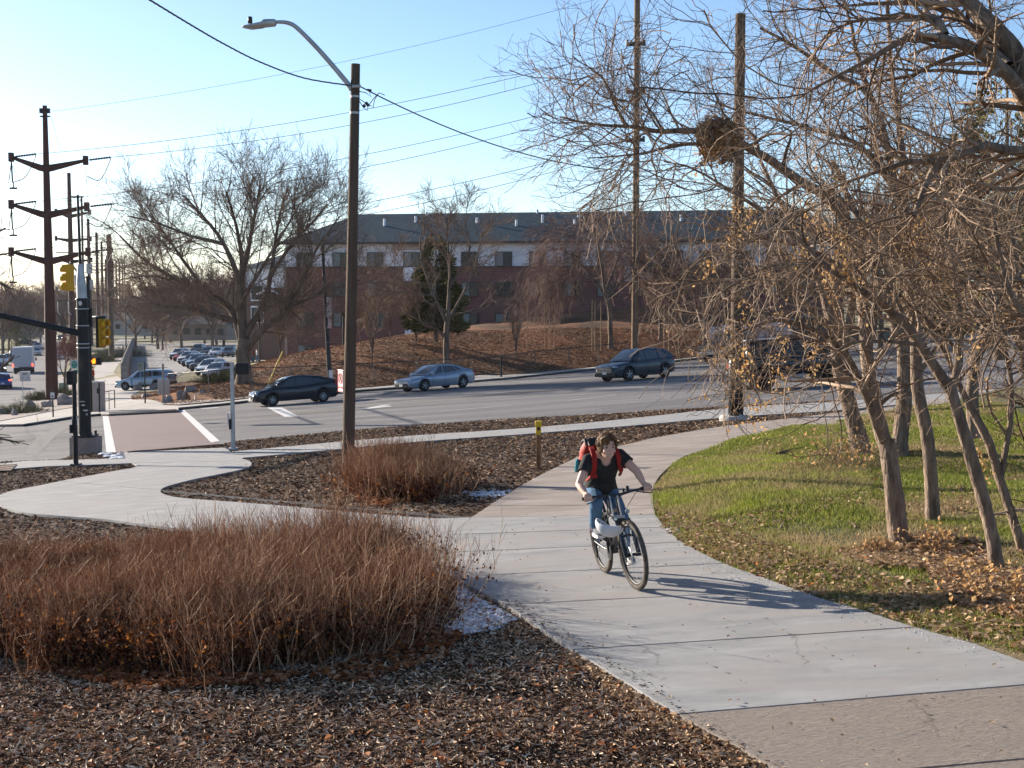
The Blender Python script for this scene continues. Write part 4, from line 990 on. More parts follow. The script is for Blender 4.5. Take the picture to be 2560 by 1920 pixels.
# yellow guy guard
ga = at(671, 960, 0.15); gd = S(707,879,ga.y+1.5)
o = MB().tube([ga, gd], 0.055, 8).build('guy_wire_guard', M_yel); tag(o, 'slanting yellow guy wire guard between the spreading tree and the black saloon', 'guy wire')
wire('guy_wire', gd, S(745,812,ga.y+3), 0, 0.015, 'thin guy wire rising from the yellow guard')
# --- chain link fence along the bank
M_fpost = mat('fence_post_metal', (0.12,0.115,0.11), 0.6)
fence_px = [(421,940,985),(522,930,986),(629,923,976),(728,917,975),(830,911,969),(934,904,963),(1041,898,957),(1146,892,952),(1253,884,944),(1336,878,930),(1421,865,921),(1496,855,914),(1569,845,905)]
fb = [G(p[0], p[2]-3, 0.16, True) for p in fence_px]
for i, p in enumerate(fb): p.z = gz(p.x, p.y, 0.1)
fr = empty('chain_link_fence', tuple(fb[0]), 0, 'dark chain link fence along the foot of the mulch bank', 'fence')
o0 = fb[0]; FH = 1.45; top = []
for i, p in enumerate(fb):
    thick_ = 0.07 if i == 8 else 0.028
    MB().tube([p-o0-Vector((0,0,.2)), p-o0+Vector((0,0,FH))], thick_, 8).build('fence_post', M_black if i in (8,) else M_fpost, fr)
    top.append(p-o0+Vector((0,0,FH)))
for i in range(len(top)-1): MB().tube([top[i], top[i+1]], 0.028, 6).build('top_rail', M_darkm, fr)
segs = []
for i in range(len(fb)-1):
    a, b = fb[i]-o0, fb[i+1]-o0; L = (b-a).length; n = int(L/0.22)
    for k in range(-6, n):
        for s_ in (1,-1):
            t0, t1 = k/n, (k+6)/n; z0, z1 = (0, FH) if s_ > 0 else (FH, 0)
            def pt(t, z): return a+(b-a)*t+Vector((0,0,z))
            if t0 < 0: z0 = z0+(z1-z0)*(-t0)/(t1-t0); t0 = 0
            if t1 > 1: z1 = z0+(z1-z0)*(1-t0)/(t1-t0); t1 = 1
            segs.append([pt(t0,z0), pt((t0+t1)/2,(z0+z1)/2), pt(t1,z1)])
Pn = np.array([[tuple(v) for v in s_] for s_ in segs]); V, Q = tubes(Pn, np.full(Pn.shape[:2], 0.0045), 3)
link('mesh_wire', np_mesh('mesh_wire', V, Q, 4), M_darkm, fr)['kind'] = 'stuff'
# second section of fence beyond the gap to the right, low
# --- printed hoarding panels and stakes on the bank
M_print = mat('hoarding_print', (0.56,0.50,0.50), 0.7, (0.30,0.20,0.20), 0.9, ramp=(0.48,0.56), detail=2)
hd = Vector((S(1765,845,105).x, 105, gz(S(1765,845,105).x, 105, .2))); r_ = empty('site_hoarding', tuple(hd), 0, 'white printed hoarding behind the grey pickup, seen through twigs', 'hoarding')
for i in range(6):
    x0 = i*1.15; P = MB().box((x0+.55,0,1.0+.07*i),(1.12,.05,1.55+.12*i)).build('panel', M_print if i > 1 else mat('blue_white_print', (0.45,0.46,0.58), 0.7, (0.62,0.60,0.62), 1.5, ramp=(0.45,0.55)), r_)
    MB().tube([(x0,-.05,-.3),(x0,-.05,2.0)], 0.03, 6).build('stake', M_grey, r_)
M_stake = mat('new_timber_stake', (0.42,0.27,0.15), 0.85)
def stake(px, pyt, pyb, D, k):
    b = Vector((S(px,pyb,D).x, D, 0)); b.z = gz(b.x, D, 0.05); 
    o = column('tree_stake', b, max(.8, hh(b,pyt)), 0.045, 0.04, M_stake, '%s pale timber tree stake from the left on the crest of the mulch bank' % ORD[k], 'stake', n=6, group='timber stakes on the bank', K=2, partname='stake_shaft')
for k, (px, pt) in enumerate(sorted(((1085,800),(1094,796),(1105,802),(1090,806),(1318,750),(1362,748),(1374,747),(1386,746),(1480,750),(1487,752),(1502,752),(1660,760),(1672,762)))): stake(px, pt, 830, 103, k)
# ------------------------------------------------------------------ the bare trees standing along the path
def tree_obj(name, trunks, levels, label, cat='tree', group=None, bark=M_bark, twig=M_twig, base=None):
    """trunks: (V,Q) of stems and limbs; levels: (V,Q) of branches"""
    root = empty(name, base if base is not None else (0,0,0), 0, label, cat, group)
    inv = -np.array(root.location)
    V, Q = merge(trunks); link('trunk', np_mesh('trunk', V+inv, Q, 4, True), bark, root)
    V, Q = merge(levels); link('crown', np_mesh('crown', V+inv, Q, 4, True), twig, root)
    return root
def P3(pts):    # (px, py, depth) -> points in the place
    return [S(*p) for p in pts]
def near_tree(name, limbs, base, label, n1=9, n2=7, n3=4, l1=(0.5,1.35), l2=(0.25,0.75), l3=(0.1,0.34), up=0.03, keys=0, seed=1, droop=0.0):
    g = np.random.default_rng(seed)
    tr = []; Ps = []; Rs = []; W_ = []
    for pts, r0, r1, w in limbs:
        tk_ = w == 'trunk'; KK = 44 if tk_ else 18
        P, Rr = limb(P3(pts), r0, r1, KK, 0.003 if tk_ else 0.010)
        if tk_: Rr = Rr*(1+.55*np.exp(-np.arange(KK)/2.6))
        tr.append(gnarl(tubes(P[None], Rr[None], 18 if tk_ else 12), KK, 18 if tk_ else 12, .055 if tk_ else .03, seed+len(tr)))
        if w != 'trunk': Ps.append(P); Rs.append(Rr); W_.append(w)
    Ps = np.stack(Ps); Rs = np.stack(Rs); W_ = np.array(W_, float)
    A = []
    for k in range(len(Ps)):
        A.append(spawn(Ps[k:k+1], Rs[k:k+1], max(1, int(n1*W_[k])), None, (28,75), K=9, t0=0.12, rad_f=0.55, rmax=0.032, wander=0.24, up=up, length=l1, tip=0.3, g=g, weight=False, droop=droop))
    C1 = np.concatenate([a[0] for a in A]); R1 = np.maximum(np.concatenate([a[1] for a in A]), 0.006)
    C2, R2 = spawn(C1, R1, n2, None, (25,70), K=7, t0=0.1, rad_f=0.6, rmax=0.010, wander=0.26, up=up*0.6, length=l2, tip=0.45, g=g, droop=droop); R2 = np.maximum(R2, 0.0032)
    C3, R3 = spawn(C2, R2, n3, None, (25,70), K=4, t0=0.1, rad_f=0.65, rmax=0.0042, wander=0.3, up=0.05, length=l3, tip=0.5, g=g); R3 = np.maximum(R3, 0.0019)
    lv = [tubes(C1, R1, 5), tubes(C2, R2, 3), tubes(C3, R3, 3)]
    r = tree_obj(name, tr, lv, label, base=base)
    if keys:
        tips = C2[:, -1]; tips = tips[(tips[:,1] > 2) & (tips[:,0]/tips[:,1] > .135) & (tips[:,2]/tips[:,1] < .10)]
        ci = g.integers(0, len(tips), keys); pts = []
        for c in tips[ci]:
            m = g.integers(18, 60); pts.append(c+g.normal(size=(m,3))*np.array([.055,.055,.11])-np.array([0,0,.07]))
        V, T = leaf_quads(np.concatenate(pts), 0.033, g, el=1.3, droop=1.2)
        link('seed_cluster', np_mesh('seed_cluster', V-np.array(r.location), T, 3), M_keys, r)['kind'] = 'stuff'
    print(name, len(C1), len(C2), len(C3))
    return r, C1, C2
def gb(px, py, off=0.1):
    p = G(px, py, off); return (p.x, p.y, p.z)
# 1: the stout tree nearest the lawn's middle; its limb carries the nest
near_tree('bare_tree', [
    ([(2252,1402,14.6),(2246,1330,14.6),(2232,1210,14.6),(2216,1099,14.7)], 0.115, 0.092, 'trunk'),
    ([(2222,1130,14.7),(2181,995,14.8),(2168,887,15.0),(2162,800,15.2),(2150,700,15.4),(2120,600,15.5),(2090,509,15.5)], 0.085, 0.060, 0.7),
    ([(2095,520,15.5),(2050,480,15.4),(2003,457,15.3),(1917,394,15.2),(1859,359,15.1),(1801,330,15.0)], 0.060, 0.045, 0.5),
    ([(1801,330,15.0),(1720,327,15.0),(1639,327,15.0),(1569,315,15.0),(1500,312,15.0),(1440,302,15.1),(1400,292,15.1)], 0.042, 0.008, 1.5),
    ([(1830,345,15.0),(1755,359,14.9),(1685,365,14.8),(1600,385,14.8),(1530,392,14.7),(1470,395,14.7)], 0.030, 0.006, 1.3),
    ([(1569,315,15.0),(1530,250,15.0),(1510,205,15.2),(1500,165,15.4)], 0.020, 0.005, 1.0),
    ([(1660,326,15.0),(1590,220,15.0),(1560,160,15.2)], 0.016, 0.005, 0.6),
    ([(2214,1110,14.7),(2199,1080,14.6),(2155,965,14.4),(2121,891,14.3),(2069,843,14.2),(2003,813,14.2),(1930,800,14.2),(1850,830,14.3)], 0.062, 0.014, 0.8),
    ([(2150,700,15.4),(2060,640,15.2),(1950,600,15.0),(1840,590,14.8),(1740,610,14.7)], 0.035, 0.008, 0.9),
    ([(2168,887,15.0),(2190,780,15.2),(2235,650,15.5),(2250,500,15.8)], 0.05, 0.015, 1.0),
    ], gb(2252,1400), 'stout bare tree at the middle of the lawn whose long limb carries the nest', n1=17, n2=5, n3=4, keys=22, seed=11)
# 2: the one just behind it
near_tree('bare_tree', [
    ([(2338,1352,15.6),(2330,1240,15.6),(2320,1104,15.6),(2294,973,15.7),(2290,843,15.8)], 0.088, 0.066, 'trunk'),
    ([(2290,850,15.8),(2272,700,15.9),(2258,600,16.0),(2237,480,16.1),(2215,350,16.2),(2171,231,16.4),(2090,185,16.5),(1960,100,16.6),(1900,70,16.7)], 0.075, 0.016, 1.8),
    ([(2237,480,16.1),(2200,420,16.2),(2140,360,16.2),(2050,330,16.3),(1940,300,16.4),(1830,270,16.4),(1760,240,16.5)], 0.040, 0.008, 1.5),
    ([(2258,600,16.0),(2262,480,16.3),(2250,330,16.6),(2230,180,16.9),(2220,40,17.2),(2215,-60,17.4)], 0.055, 0.02, 1.0),
    ([(2171,231,16.4),(2140,120,16.6),(2110,0,16.8)], 0.04, 0.015, 0.7),
    ([(2290,843,15.8),(2340,700,15.7),(2400,580,15.5),(2440,420,15.4)], 0.045, 0.012, 1.2),
    ], gb(2338,1350), 'bare tree directly behind the stout one, dead leaves heaped round its foot', n1=18, n2=5, n3=4, keys=14, seed=12)
# 3: the slender pale leaning one at the right
near_tree('bare_tree', [
    ([(2500,1482,12.6),(2488,1390,12.6),(2464,1269,12.6),(2403,1060,12.6),(2377,974,12.6)], 0.070, 0.055, 'trunk'),
    ([(2379,980,12.6),(2303,865,12.6),(2264,810,12.6),(2206,758,12.6),(2130,710,12.6),(2061,665,12.7),(2021,613,12.8),(1940,550,12.8),(1859,498,12.9),(1743,428,13.0),(1660,404,13.1)], 0.058, 0.006, 1.9),
    ([(2377,974,12.6),(2400,850,12.7),(2390,700,12.8),(2360,560,12.9),(2370,400,13.0)], 0.045, 0.012, 1.3),
    ([(2264,810,12.6),(2200,640,12.7),(2160,560,12.8),(2080,470,12.9)], 0.026, 0.007, 1.0),
    ([(2061,665,12.7),(1960,660,12.6),(1860,690,12.5),(1780,760,12.5),(1760,850,12.5)], 0.020, 0.005, 0.6),
    ([(2303,865,12.6),(2180,850,12.4),(2090,880,12.3),(2040,960,12.3)], 0.022, 0.005, 0.7),
    ], gb(2500,1480), 'slender pale leaning tree nearest the right edge, its trunk split at the foot', n1=16, n2=5, n3=4, keys=14, seed=13)
# 4, 5: trunks farther back
near_tree('bare_tree', [
    ([(2162,1165,23.5),(2148,1100,23.5),(2121,1004,23.5),(2099,921,23.6)], 0.17, 0.13, 'trunk'),
    ([(2100,930,23.6),(2085,830,23.8),(2050,700,24.0),(2010,600,24.0),(1960,520,24.2),(1900,400,24.5)], 0.13, 0.03, 1.3),
    ([(2099,921,23.6),(2130,760,23.8),(2125,600,24),(2110,430,24.2)], 0.10, 0.03, 1.0),
    ([(2085,830,23.8),(1990,740,23.6),(1890,700,23.5),(1800,720,23.4),(1770,800,23.4)], 0.07, 0.01, 0.8),
    ([(2050,700,24.0),(1950,640,23.8),(1850,560,23.7),(1760,520,23.6)], 0.06, 0.01, 1.3),
    ([(2099,925,23.6),(2020,850,23.3),(1940,850,23.2),(1860,920,23.1)], 0.05, 0.01, 0.8),
    ], gb(2162,1163), 'thick leaning bare trunk at the back of the lawn by the pale pavement', n1=6, n2=4, n3=3, l1=(1.2,2.6), l2=(0.5,1.3), l3=(0.2,0.6), keys=11, seed=14, up=0.02, droop=0.008)
near_tree('bare_tree', [
    ([(2246,1168,22.6),(2252,1080,22.6),(2262,980,22.6),(2258,860,22.7)], 0.15, 0.11, 'trunk'),
    ([(2258,870,22.7),(2200,700,22.9),(2150,560,23.2),(2080,400,23.5)], 0.11, 0.03, 1.2),
    ([(2258,860,22.7),(2310,700,22.9),(2350,540,23.2),(2380,380,23.5)], 0.11, 0.03, 1.2),
    ([(2262,980,22.6),(2350,860,22.6),(2450,760,22.6),(2540,700,22.6)], 0.06, 0.02, 1.3),
    ([(2310,700,22.9),(2420,600,23),(2500,480,23)], 0.05, 0.02, 1.0),
    ], gb(2246,1166), 'dark bare trunk behind the stout tree, farthest back on the lawn', n1=9, n2=5, n3=4, l1=(1.2,2.8), l2=(0.5,1.3), l3=(0.2,0.6), keys=5, seed=15)
# 6: rooted beyond the right edge, boughs reaching in overhead
near_tree('bare_tree', [
    ([(2780,1640,10.5),(2770,1300,10.5),(2750,900,10.5),(2700,560,10.4),(2640,380,10.3),(2570,210,10.2)], 0.19, 0.12, 'trunk'),
    ([(2640,380,10.3),(2560,241,10.1),(2512,178,10.0),(2452,136,9.9),(2391,105,9.8),(2346,93,9.8),(2271,93,9.7),(2180,142,9.6),(2060,205,9.6),(1990,250,9.7)], 0.075, 0.006, 1.6),
    ([(2570,210,10.2),(2527,120,10.2),(2482,66,10.2),(2422,0,10.3),(2380,-60,10.4)], 0.095, 0.05, 0.6),
    ([(2521,169,10.0),(2467,105,10.3),(2391,45,10.5),(2316,15,10.7),(2226,6,10.8),(2105,15,11),(2040,25,11.1)], 0.05, 0.006, 1.5),
    ([(2361,87,9.8),(2322,42,9.9),(2241,48,10.0),(2135,54,10.2),(2060,90,10.3)], 0.035, 0.005, 1.4),
    ([(2760,560,10.4),(2640,390,10.2),(2560,381,10.0),(2497,374,9.9),(2467,362,9.9),(2407,383,9.8),(2346,404,9.8),(2271,404,9.8),(2211,422,9.8),(2120,452,9.9),(2060,482,10)], 0.070, 0.008, 1.6),
    ([(2346,404,9.8),(2310,470,9.7),(2285,540,9.6)], 0.030, 0.018, 0.6),
    ([(2750,900,10.5),(2640,760,10.3),(2540,700,10.2),(2450,690,10.1),(2380,720,10.0)], 0.045, 0.008, 1.3),
    ([(2755,1000,10.5),(2650,900,10.3),(2560,800,10.2),(2500,640,10.1),(2480,500,10.0)], 0.05, 0.012, 1.4),
    ], gb(2780,1640), 'tree rooted past the right edge whose dark boughs reach in overhead', n1=14, n2=5, n3=4, l1=(0.5,1.25), l2=(.25,.7), l3=(.1,.3), keys=3, seed=16)
# 7: thin leaning stems at the far right
near_tree('bare_tree', [
    ([(2590,1500,13.4),(2540,1320,13.4),(2500,1200,13.4),(2470,1100,13.4),(2420,1010,13.5)], 0.055, 0.04, 'trunk'),
    ([(2420,1010,13.5),(2370,900,13.6),(2310,780,13.7),(2290,620,13.8)], 0.035, 0.010, 1.3),
    ([(2500,1200,13.4),(2530,1000,13.4),(2500,800,13.5),(2440,620,13.6)], 0.035, 0.010, 1.5),
    ([(2590,1500,13.4),(2600,1150,13.5),(2560,900,13.6),(2540,650,13.8),(2500,400,14)], 0.05, 0.015, 1.6),
    ], gb(2590,1502), 'thin crossing stems at the extreme right of the lawn', n1=14, n2=5, n3=4, keys=16, seed=17)
near_tree('bare_tree', [
    ([(2440,1090,19.0),(2430,1000,19.0),(2440,900,19.0),(2470,800,19.0)], 0.10, 0.07, 'trunk'),
    ([(2470,800,19.0),(2480,650,19.2),(2440,480,19.4),(2400,300,19.6)], 0.06, 0.015, 1.4),
    ([(2440,900,19.0),(2520,780,19.0),(2580,650,19.0)], 0.05, 0.015, 1.3),
    ([(2470,800,19.0),(2400,700,19.0),(2330,560,19.2),(2300,420,19.3)], 0.05, 0.012, 1.3),
    ], gb(2440,1092), 'bare tree in the tangle right of the slender leaning one, farther off', n1=14, n2=5, n3=4, l1=(1.0,2.6), l2=(0.5,1.2), keys=8, seed=18)

def tangle(c0, spread, n, lab, seed, H=1.6):
    g = np.random.default_rng(seed); c = np.array(tuple(c0)); o = empty('hanging_twigs', tuple(c), 0, lab, 'twigs')
    P = np.zeros((n,8,3)); P[:,0] = g.normal(size=(n,3))*np.array(spread); d = unit(np.c_[g.normal(size=(n,2))*.8, g.normal(size=n)*.4-.5])
    L = H*g.uniform(.35,1.0,n)
    for k in range(1,8): d = unit(d+g.normal(size=(n,3))*.22+np.array([0,0,-.10])); P[:,k] = P[:,k-1]+d*(L/7)[:,None]
    R0 = np.full((n,1), .011)*np.linspace(1,.4,8)[None]; C2, R2 = spawn(P, R0, 7, None, (25,70), K=5, t0=.05, rad_f=.7, length=(.15,.6), g=g, wander=.28); R2 = np.maximum(R2, .0045)
    V, Q = merge([tubes(P, R0, 4), tubes(C2, R2, 3)]); link('twig_mass', np_mesh('twig_mass', V, Q, 4, True), M_twig, o)['kind'] = 'stuff'
    V, T = leaf_quads(C2[g.integers(0, len(C2), n*3), -1], .06, g, 1.2, 1.0); link('seed_cluster', np_mesh('seed_cluster', V, T, 3), M_keys, o)['kind'] = 'stuff'
tangle(S(1836,850,23.6), (.16,.2,.30), 42, 'dense hanging tangle of twigs in front of the black sleeved pole', 41)
# the nest: a clump of twigs and dead leaves caught on the limb
c = np.array(S(1795,332,14.9)); g = np.random.default_rng(5)
nst = empty('nest', tuple(c), 0, 'clump of dead leaves and twigs, a nest lodged on the long limb', 'nest')
N_ = 900; u = unit(g.normal(size=(N_,3))); p = u*np.array([.22,.17,.145])*g.random((N_,1))**.4
P = np.stack([p-unit(g.normal(size=(N_,3)))*.09, p, p+unit(g.normal(size=(N_,3)))*.09], 1)
V, Q = tubes(P, np.full((N_,3), .004), 3); link('twig_mass', np_mesh('twig_mass', V, Q, 4), M_twig, nst)['kind'] = 'stuff'
pp = unit(g.normal(size=(2600,3)))*np.array([.22,.17,.145])*g.random((2600,1))**.3; pp[:,2] -= .06*g.random(2600)*4*(g.random(2600) > .7)
V, T = leaf_quads(pp, 0.055, g, 1.1, 0.6); link('dead_leaf_mass', np_mesh('dead_leaf_mass', V, T, 3), island_mat('nest_leaves', [(0,(0.18,0.10,0.05)),(0.6,(0.42,0.25,0.12)),(1,(0.60,0.38,0.19))], 0.8), nst)['kind'] = 'stuff'

# hanging tangle on the pole at the right: a separate leggy tree crown of drooping twigs comes from tree 4
# ------------------------------------------------------------------ trees beyond the road
def mid_tree(name, base, stems, label, n, lens, radii, sides=(5,3,3), bark=M_bark_far, twig=M_twig_far, seed=3, up=0.1, ang=(18,45), droop=0.0, Ks=(9,7,5), group=None, wander=0.14, minr=0.012):
    g = np.random.default_rng(seed)
    tr = []; Ps = []; Rs = []
    for pts, r0, r1, w in stems:
        P, Rr = limb(pts, r0, r1, 14, 0.03, flare=(w == 'trunk')); tr.append(tubes(P[None], Rr[None], 9))
        if w != 'trunk': Ps.append(P); Rs.append(Rr)
    P = np.stack(Ps); Rr = np.stack(Rs); lv = []; 
    for k in range(len(n)):
        P, Rr = spawn(P, Rr, n[k], None, ang, K=Ks[min(k,2)], t0=0.15, rad_f=0.62, rmax=radii[k], wander=wander, up=up, length=lens[k], tip=0.4, g=g, droop=droop if k else droop*.4)
        Rr = np.maximum(Rr, minr*(0.8**k)); lv.append(tubes(P, Rr, sides[min(k,2)]))
    print(name, [len(l[0]) for l in lv])
    return tree_obj(name, tr, lv, label, base=base, bark=bark, twig=twig, group=group)
# the big spreading tree at the left: base (611,985)
D = G(611,986,0.17).y
def q(px, py, dd=0.0): return S(px, py, D+dd)
B0 = (S(611,990,D).x, D, gz(S(611,990,D).x, D, 0.1))
mid_tree('spreading_tree', B0, [
    ([B0, q(609,930), q(607,880), q(612,845)], 0.52, 0.46, 'trunk'),
    ([q(607,860), q(590,800,.3), q(575,770,.8), q(520,735,1.5), q(440,700,2.5), q(360,650,3.2), q(300,590,3.5)], 0.32, 0.06, 1),
    ([q(590,800,.3), q(540,790,-1), q(470,770,-2.5), q(400,765,-3.4), q(330,740,-4)], 0.20, 0.04, 1),
    ([q(606,850), q(600,760,-.5), q(596,700,-1), q(560,610,-1.6), q(505,540,-2.2), q(460,490,-2.6)], 0.30, 0.06, 1),
    ([q(608,850), q(606,740,.6), q(603,640,1), q(590,560,1.5), q(565,480,1.5)], 0.30, 0.06, 1),
    ([q(604,700), q(625,600,-1), q(640,530,-1.4), q(650,455,-1.4)], 0.20, 0.05, 1),
    ([q(612,840), q(665,745,.8), q(675,690,1), q(690,600,1.6), q(700,530,2), q(720,470,2)], 0.26, 0.05, 1),
    ([q(618,870), q(650,830,-.6), q(720,770,-1.4), q(800,735,-2), q(900,700,-2.2)], 0.28, 0.05, 1),
    ([q(675,690,1), q(730,610,.6), q(780,560,.2), q(820,510,0)], 0.16, 0.04, 1),
    ([q(720,770,-1.4), q(760,690,-2), q(800,610,-2.6), q(850,540,-3)], 0.14, 0.04, 1),
    ([q(560,610,-1.6), q(480,590,-3), q(400,560,-4), q(320,540,-4.4)], 0.14, 0.04, 1),
    ([q(520,735,1.5), q(450,640,3), q(395,560,4), q(365,510,4.4)], 0.16, 0.04, 1),
    ([q(600,760,-.5), q(660,660,-3), q(715,570,-4), q(750,510,-4.5)], 0.16, 0.04, 1),
    ([q(430,700,2.5), q(360,690,2), q(300,700,1)], 0.10, 0.03, 1),
    ], 'big spreading bare tree with several stems beside the crossing, left of the flats', (15,10,8), ((1.5,4.0),(0.8,2.2),(0.4,1.2)), (0.050,0.022,0.012), seed=21, up=0.07, ang=(22,58), minr=0.012, wander=0.13)
# tree before the middle of the flats, an evergreen behind it
D = G(1117,906,0.2,True).y
B0 = (S(1117,906,D).x, D, gz(S(1117,906,D).x, D, 0.05))
mid_tree('bare_tree', B0, [
    ([B0, q(1116,870), q(1117,830), q(1119,800)], 0.24, 0.2, 'trunk'),
    ([q(1117,850), q(1085,820,.2), q(1040,800,.5), q(1020,780,.6)], 0.12, 0.04, 1),
    ([q(1119,800), q(1125,700,.3), q(1122,640,.5), q(1118,575,.6), q(1118,535,.6)], 0.18, 0.03, 1),
    ([q(1119,810), q(1085,740,-.5), q(1060,670,-1), q(1050,600,-1.2), q(1058,560,-1)], 0.13, 0.03, 1),
    ([q(1120,800), q(1160,730,.6), q(1190,650,1), q(1205,580,1.2)], 0.13, 0.03, 1),
    ([q(1120,790), q(1170,780,-.6), q(1230,760,-1), q(1280,740,-1.4)], 0.10, 0.02, 1),
    ([q(1118,780), q(1060,750,.6), q(1000,700,1), q(960,660,1.4)], 0.11, 0.02, 1),
    ([q(1122,720,.3), q(1170,640,-.6), q(1172,590,-1), q(1158,545,-1)], 0.10, 0.02, 1),
    ([q(1085,740,-.5), q(1010,730,-1.4), q(940,740,-2)], 0.07, 0.02, 1),
    ], 'bare tree with a short straight trunk on the bank before the flats', (11,8,6), ((1.2,2.8),(0.6,1.6),(0.3,0.9)), (0.05,0.024,0.014), seed=22, up=0.06, ang=(20,55), minr=0.014)
def conifer(px, pyb, pyt, D, wid, label, seed, n=9000, lean=0.0):
    g = np.random.default_rng(seed); b = S(px, pyb, D); top = S(px, pyt, D); H = top.z-b.z
    root = empty('evergreen', tuple(b), 0, label, 'tree')
    P, Rr = limb([(0,0,0),(0.05,0,H*.5),(0,0,H*.98)], 0.16, 0.02, 10); V, Q = tubes(P[None], Rr[None], 7); link('trunk', np_mesh('trunk', V, Q, 4, True), M_bark_far, root)
    t = 0.10+0.90*(1-np.sqrt(g.random(n))); a = g.random(n)*2*np.pi
    lob = 1+0.22*np.sin(a*3+t*19)+0.18*np.sin(a*5-t*31)
    rad = wid*(0.12+0.88*(1-t)**0.75*np.clip(t*6, 0.35, 1))*lob*(0.35+0.65*g.random(n)**0.4)
    C = np.stack([rad*np.cos(a), rad*np.sin(a), t*H+g.normal(size=n)*.08], 1)
    d = unit(np.stack([np.cos(a), np.sin(a), -0.15+0.5*g.random(n)], 1)); s = g.uniform(.12,.34,n)[:,None]
    side = unit(np.cross(d, g.normal(size=(n,3))))
    V = np.stack([C-side*s*.28, C+d*s, C+side*s*.28], 1).reshape(-1,3)
    link('crown', np_mesh('crown', V, np.arange(3*n).reshape(-1,3), 3), M_needle, root)
    return root
conifer(1090,855,582,102,2.4,'narrow evergreen rising behind the bare tree before the flats', 31, 24000)
# weeping bare tree farther right
D = 104.0
q = lambda px, py, dd=0.0: S(px, py, D+dd)
B0 = (S(1528,800,D).x, D, gz(S(1528,800,D).x, D, -0.2))
mid_tree('weeping_tree', B0, [
    ([B0, q(1524,775), q(1516,745), q(1512,725)], 0.22, 0.17, 'trunk'),
    ([q(1514,740), q(1480,690,.4), q(1440,650,1), q(1400,620,1.4), q(1375,640,1.6)], 0.14, 0.03, 1),
    ([q(1512,730), q(1505,660,-.6), q(1490,600,-1), q(1470,575,-1.2)], 0.14, 0.03, 1),
    ([q(1514,730), q(1540,660,.5), q(1555,600,1), q(1570,560,1)], 0.13, 0.03, 1),
    ([q(1516,740), q(1560,700,-.6), q(1610,660,-1), q(1650,680,-1)], 0.12, 0.03, 1),
    ([q(1480,690,.4), q(1430,680,-.6), q(1380,700,-1)], 0.08, 0.02, 1),
    ], 'weeping bare tree with hanging reddish twigs at the top of the mulch bank', (16,12,7), ((1.6,3.6),(1.2,3.0),(0.5,1.4)), (0.045,0.022,0.014), seed=23, up=0.04, ang=(20,60), droop=0.16, twig=island_mat('reddish_twigs', [(0,(0.10,0.062,0.050)),(1,(0.23,0.15,0.125))], 0.85), minr=0.013)
# more bare crowns behind, right of the big wood pole
for k, (px, pb, D, sd_, H, lab) in enumerate([(1650,800,108,24,7.5,'reddish bare tree behind the tall wood pole by the flats'), (1760,812,104,25,8.5,'bare tree right of the tall wood pole, in front of the flats'), (1900,800,112,26,9,'bare tree before the right end of the flats'), (2040,830,100,27,9,'bare tree above the pickup at the far side of the road'), (2200,840,95,28,10,'bare tree far side of the road, seen through the lawn trees'), (2350,860,90,29,10,'bare tree across the road behind the lawn tangle'), (2480,860,85,30,10,'bare tree across the road, nearest the right edge')]):
    b = Vector(S(px, pb, D)); b.z = gz(b.x, b.y, -.1); bt = lambda x, y, z: (b.x+x, b.y+y, b.z+z)
    mid_tree('bare_tree', tuple(b), [([bt(0,0,0), bt(.1,0,H*.15), bt(0,.1,H*.3)], 0.2, 0.16, 'trunk')] +
        [([bt(0,0,H*(.2+.08*i)), bt(math.cos(i*2.3)*H*.14, math.sin(i*2.3)*H*.14, H*(.42+.06*i)), bt(math.cos(i*2.3)*H*.3, math.sin(i*2.3)*H*.3, H*(.62+.07*i))], 0.11, 0.03, 1) for i in range(6)],
        lab, (9,8,6), ((1.4,3.0),(0.8,2.0),(0.4,1.1)), (0.04,0.02,0.014), seed=sd_, up=0.07, ang=(20,55), minr=0.014, droop=0.03)
# ------------------------------------------------------------------ vehicles
def paintm(name, col, rough=0.28, metal=0.0): return mat(name, col, rough, metal=metal, coat=0.6)
M_tyre = mat('tyre_rubber', (0.018,0.018,0.019), 0.85)
M_rim = mat('alloy_rim', (0.36,0.37,0.39), 0.35, metal=0.7)
M_carglass = mat('car_glass', (0.022,0.032,0.038), 0.06, spec=0.8, coat=0.3)
M_head = mat('headlight_lens', (0.30,0.33,0.36), 0.12, spec=0.8)
M_tail = mat('tail_light_lens', (0.36,0.02,0.02), 0.2)
M_lit_red = mat('lit_brake_light', (1,.1,.06), 0.4, emit=(1.0,.06,.03), estr=2.5)
M_lit_white = mat('lit_headlight', (1,1,1), 0.3, emit=(1.0,.96,.88), estr=5.0)
M_plastic = mat('black_trim', (0.022,0.022,0.024), 0.6)
M_plate = mat('number_plate', (0.62,0.62,0.60), 0.5)
M_chrome = mat('chrome', (0.60,0.61,0.63), 0.15, metal=1.0)
WH_CACHE = {}
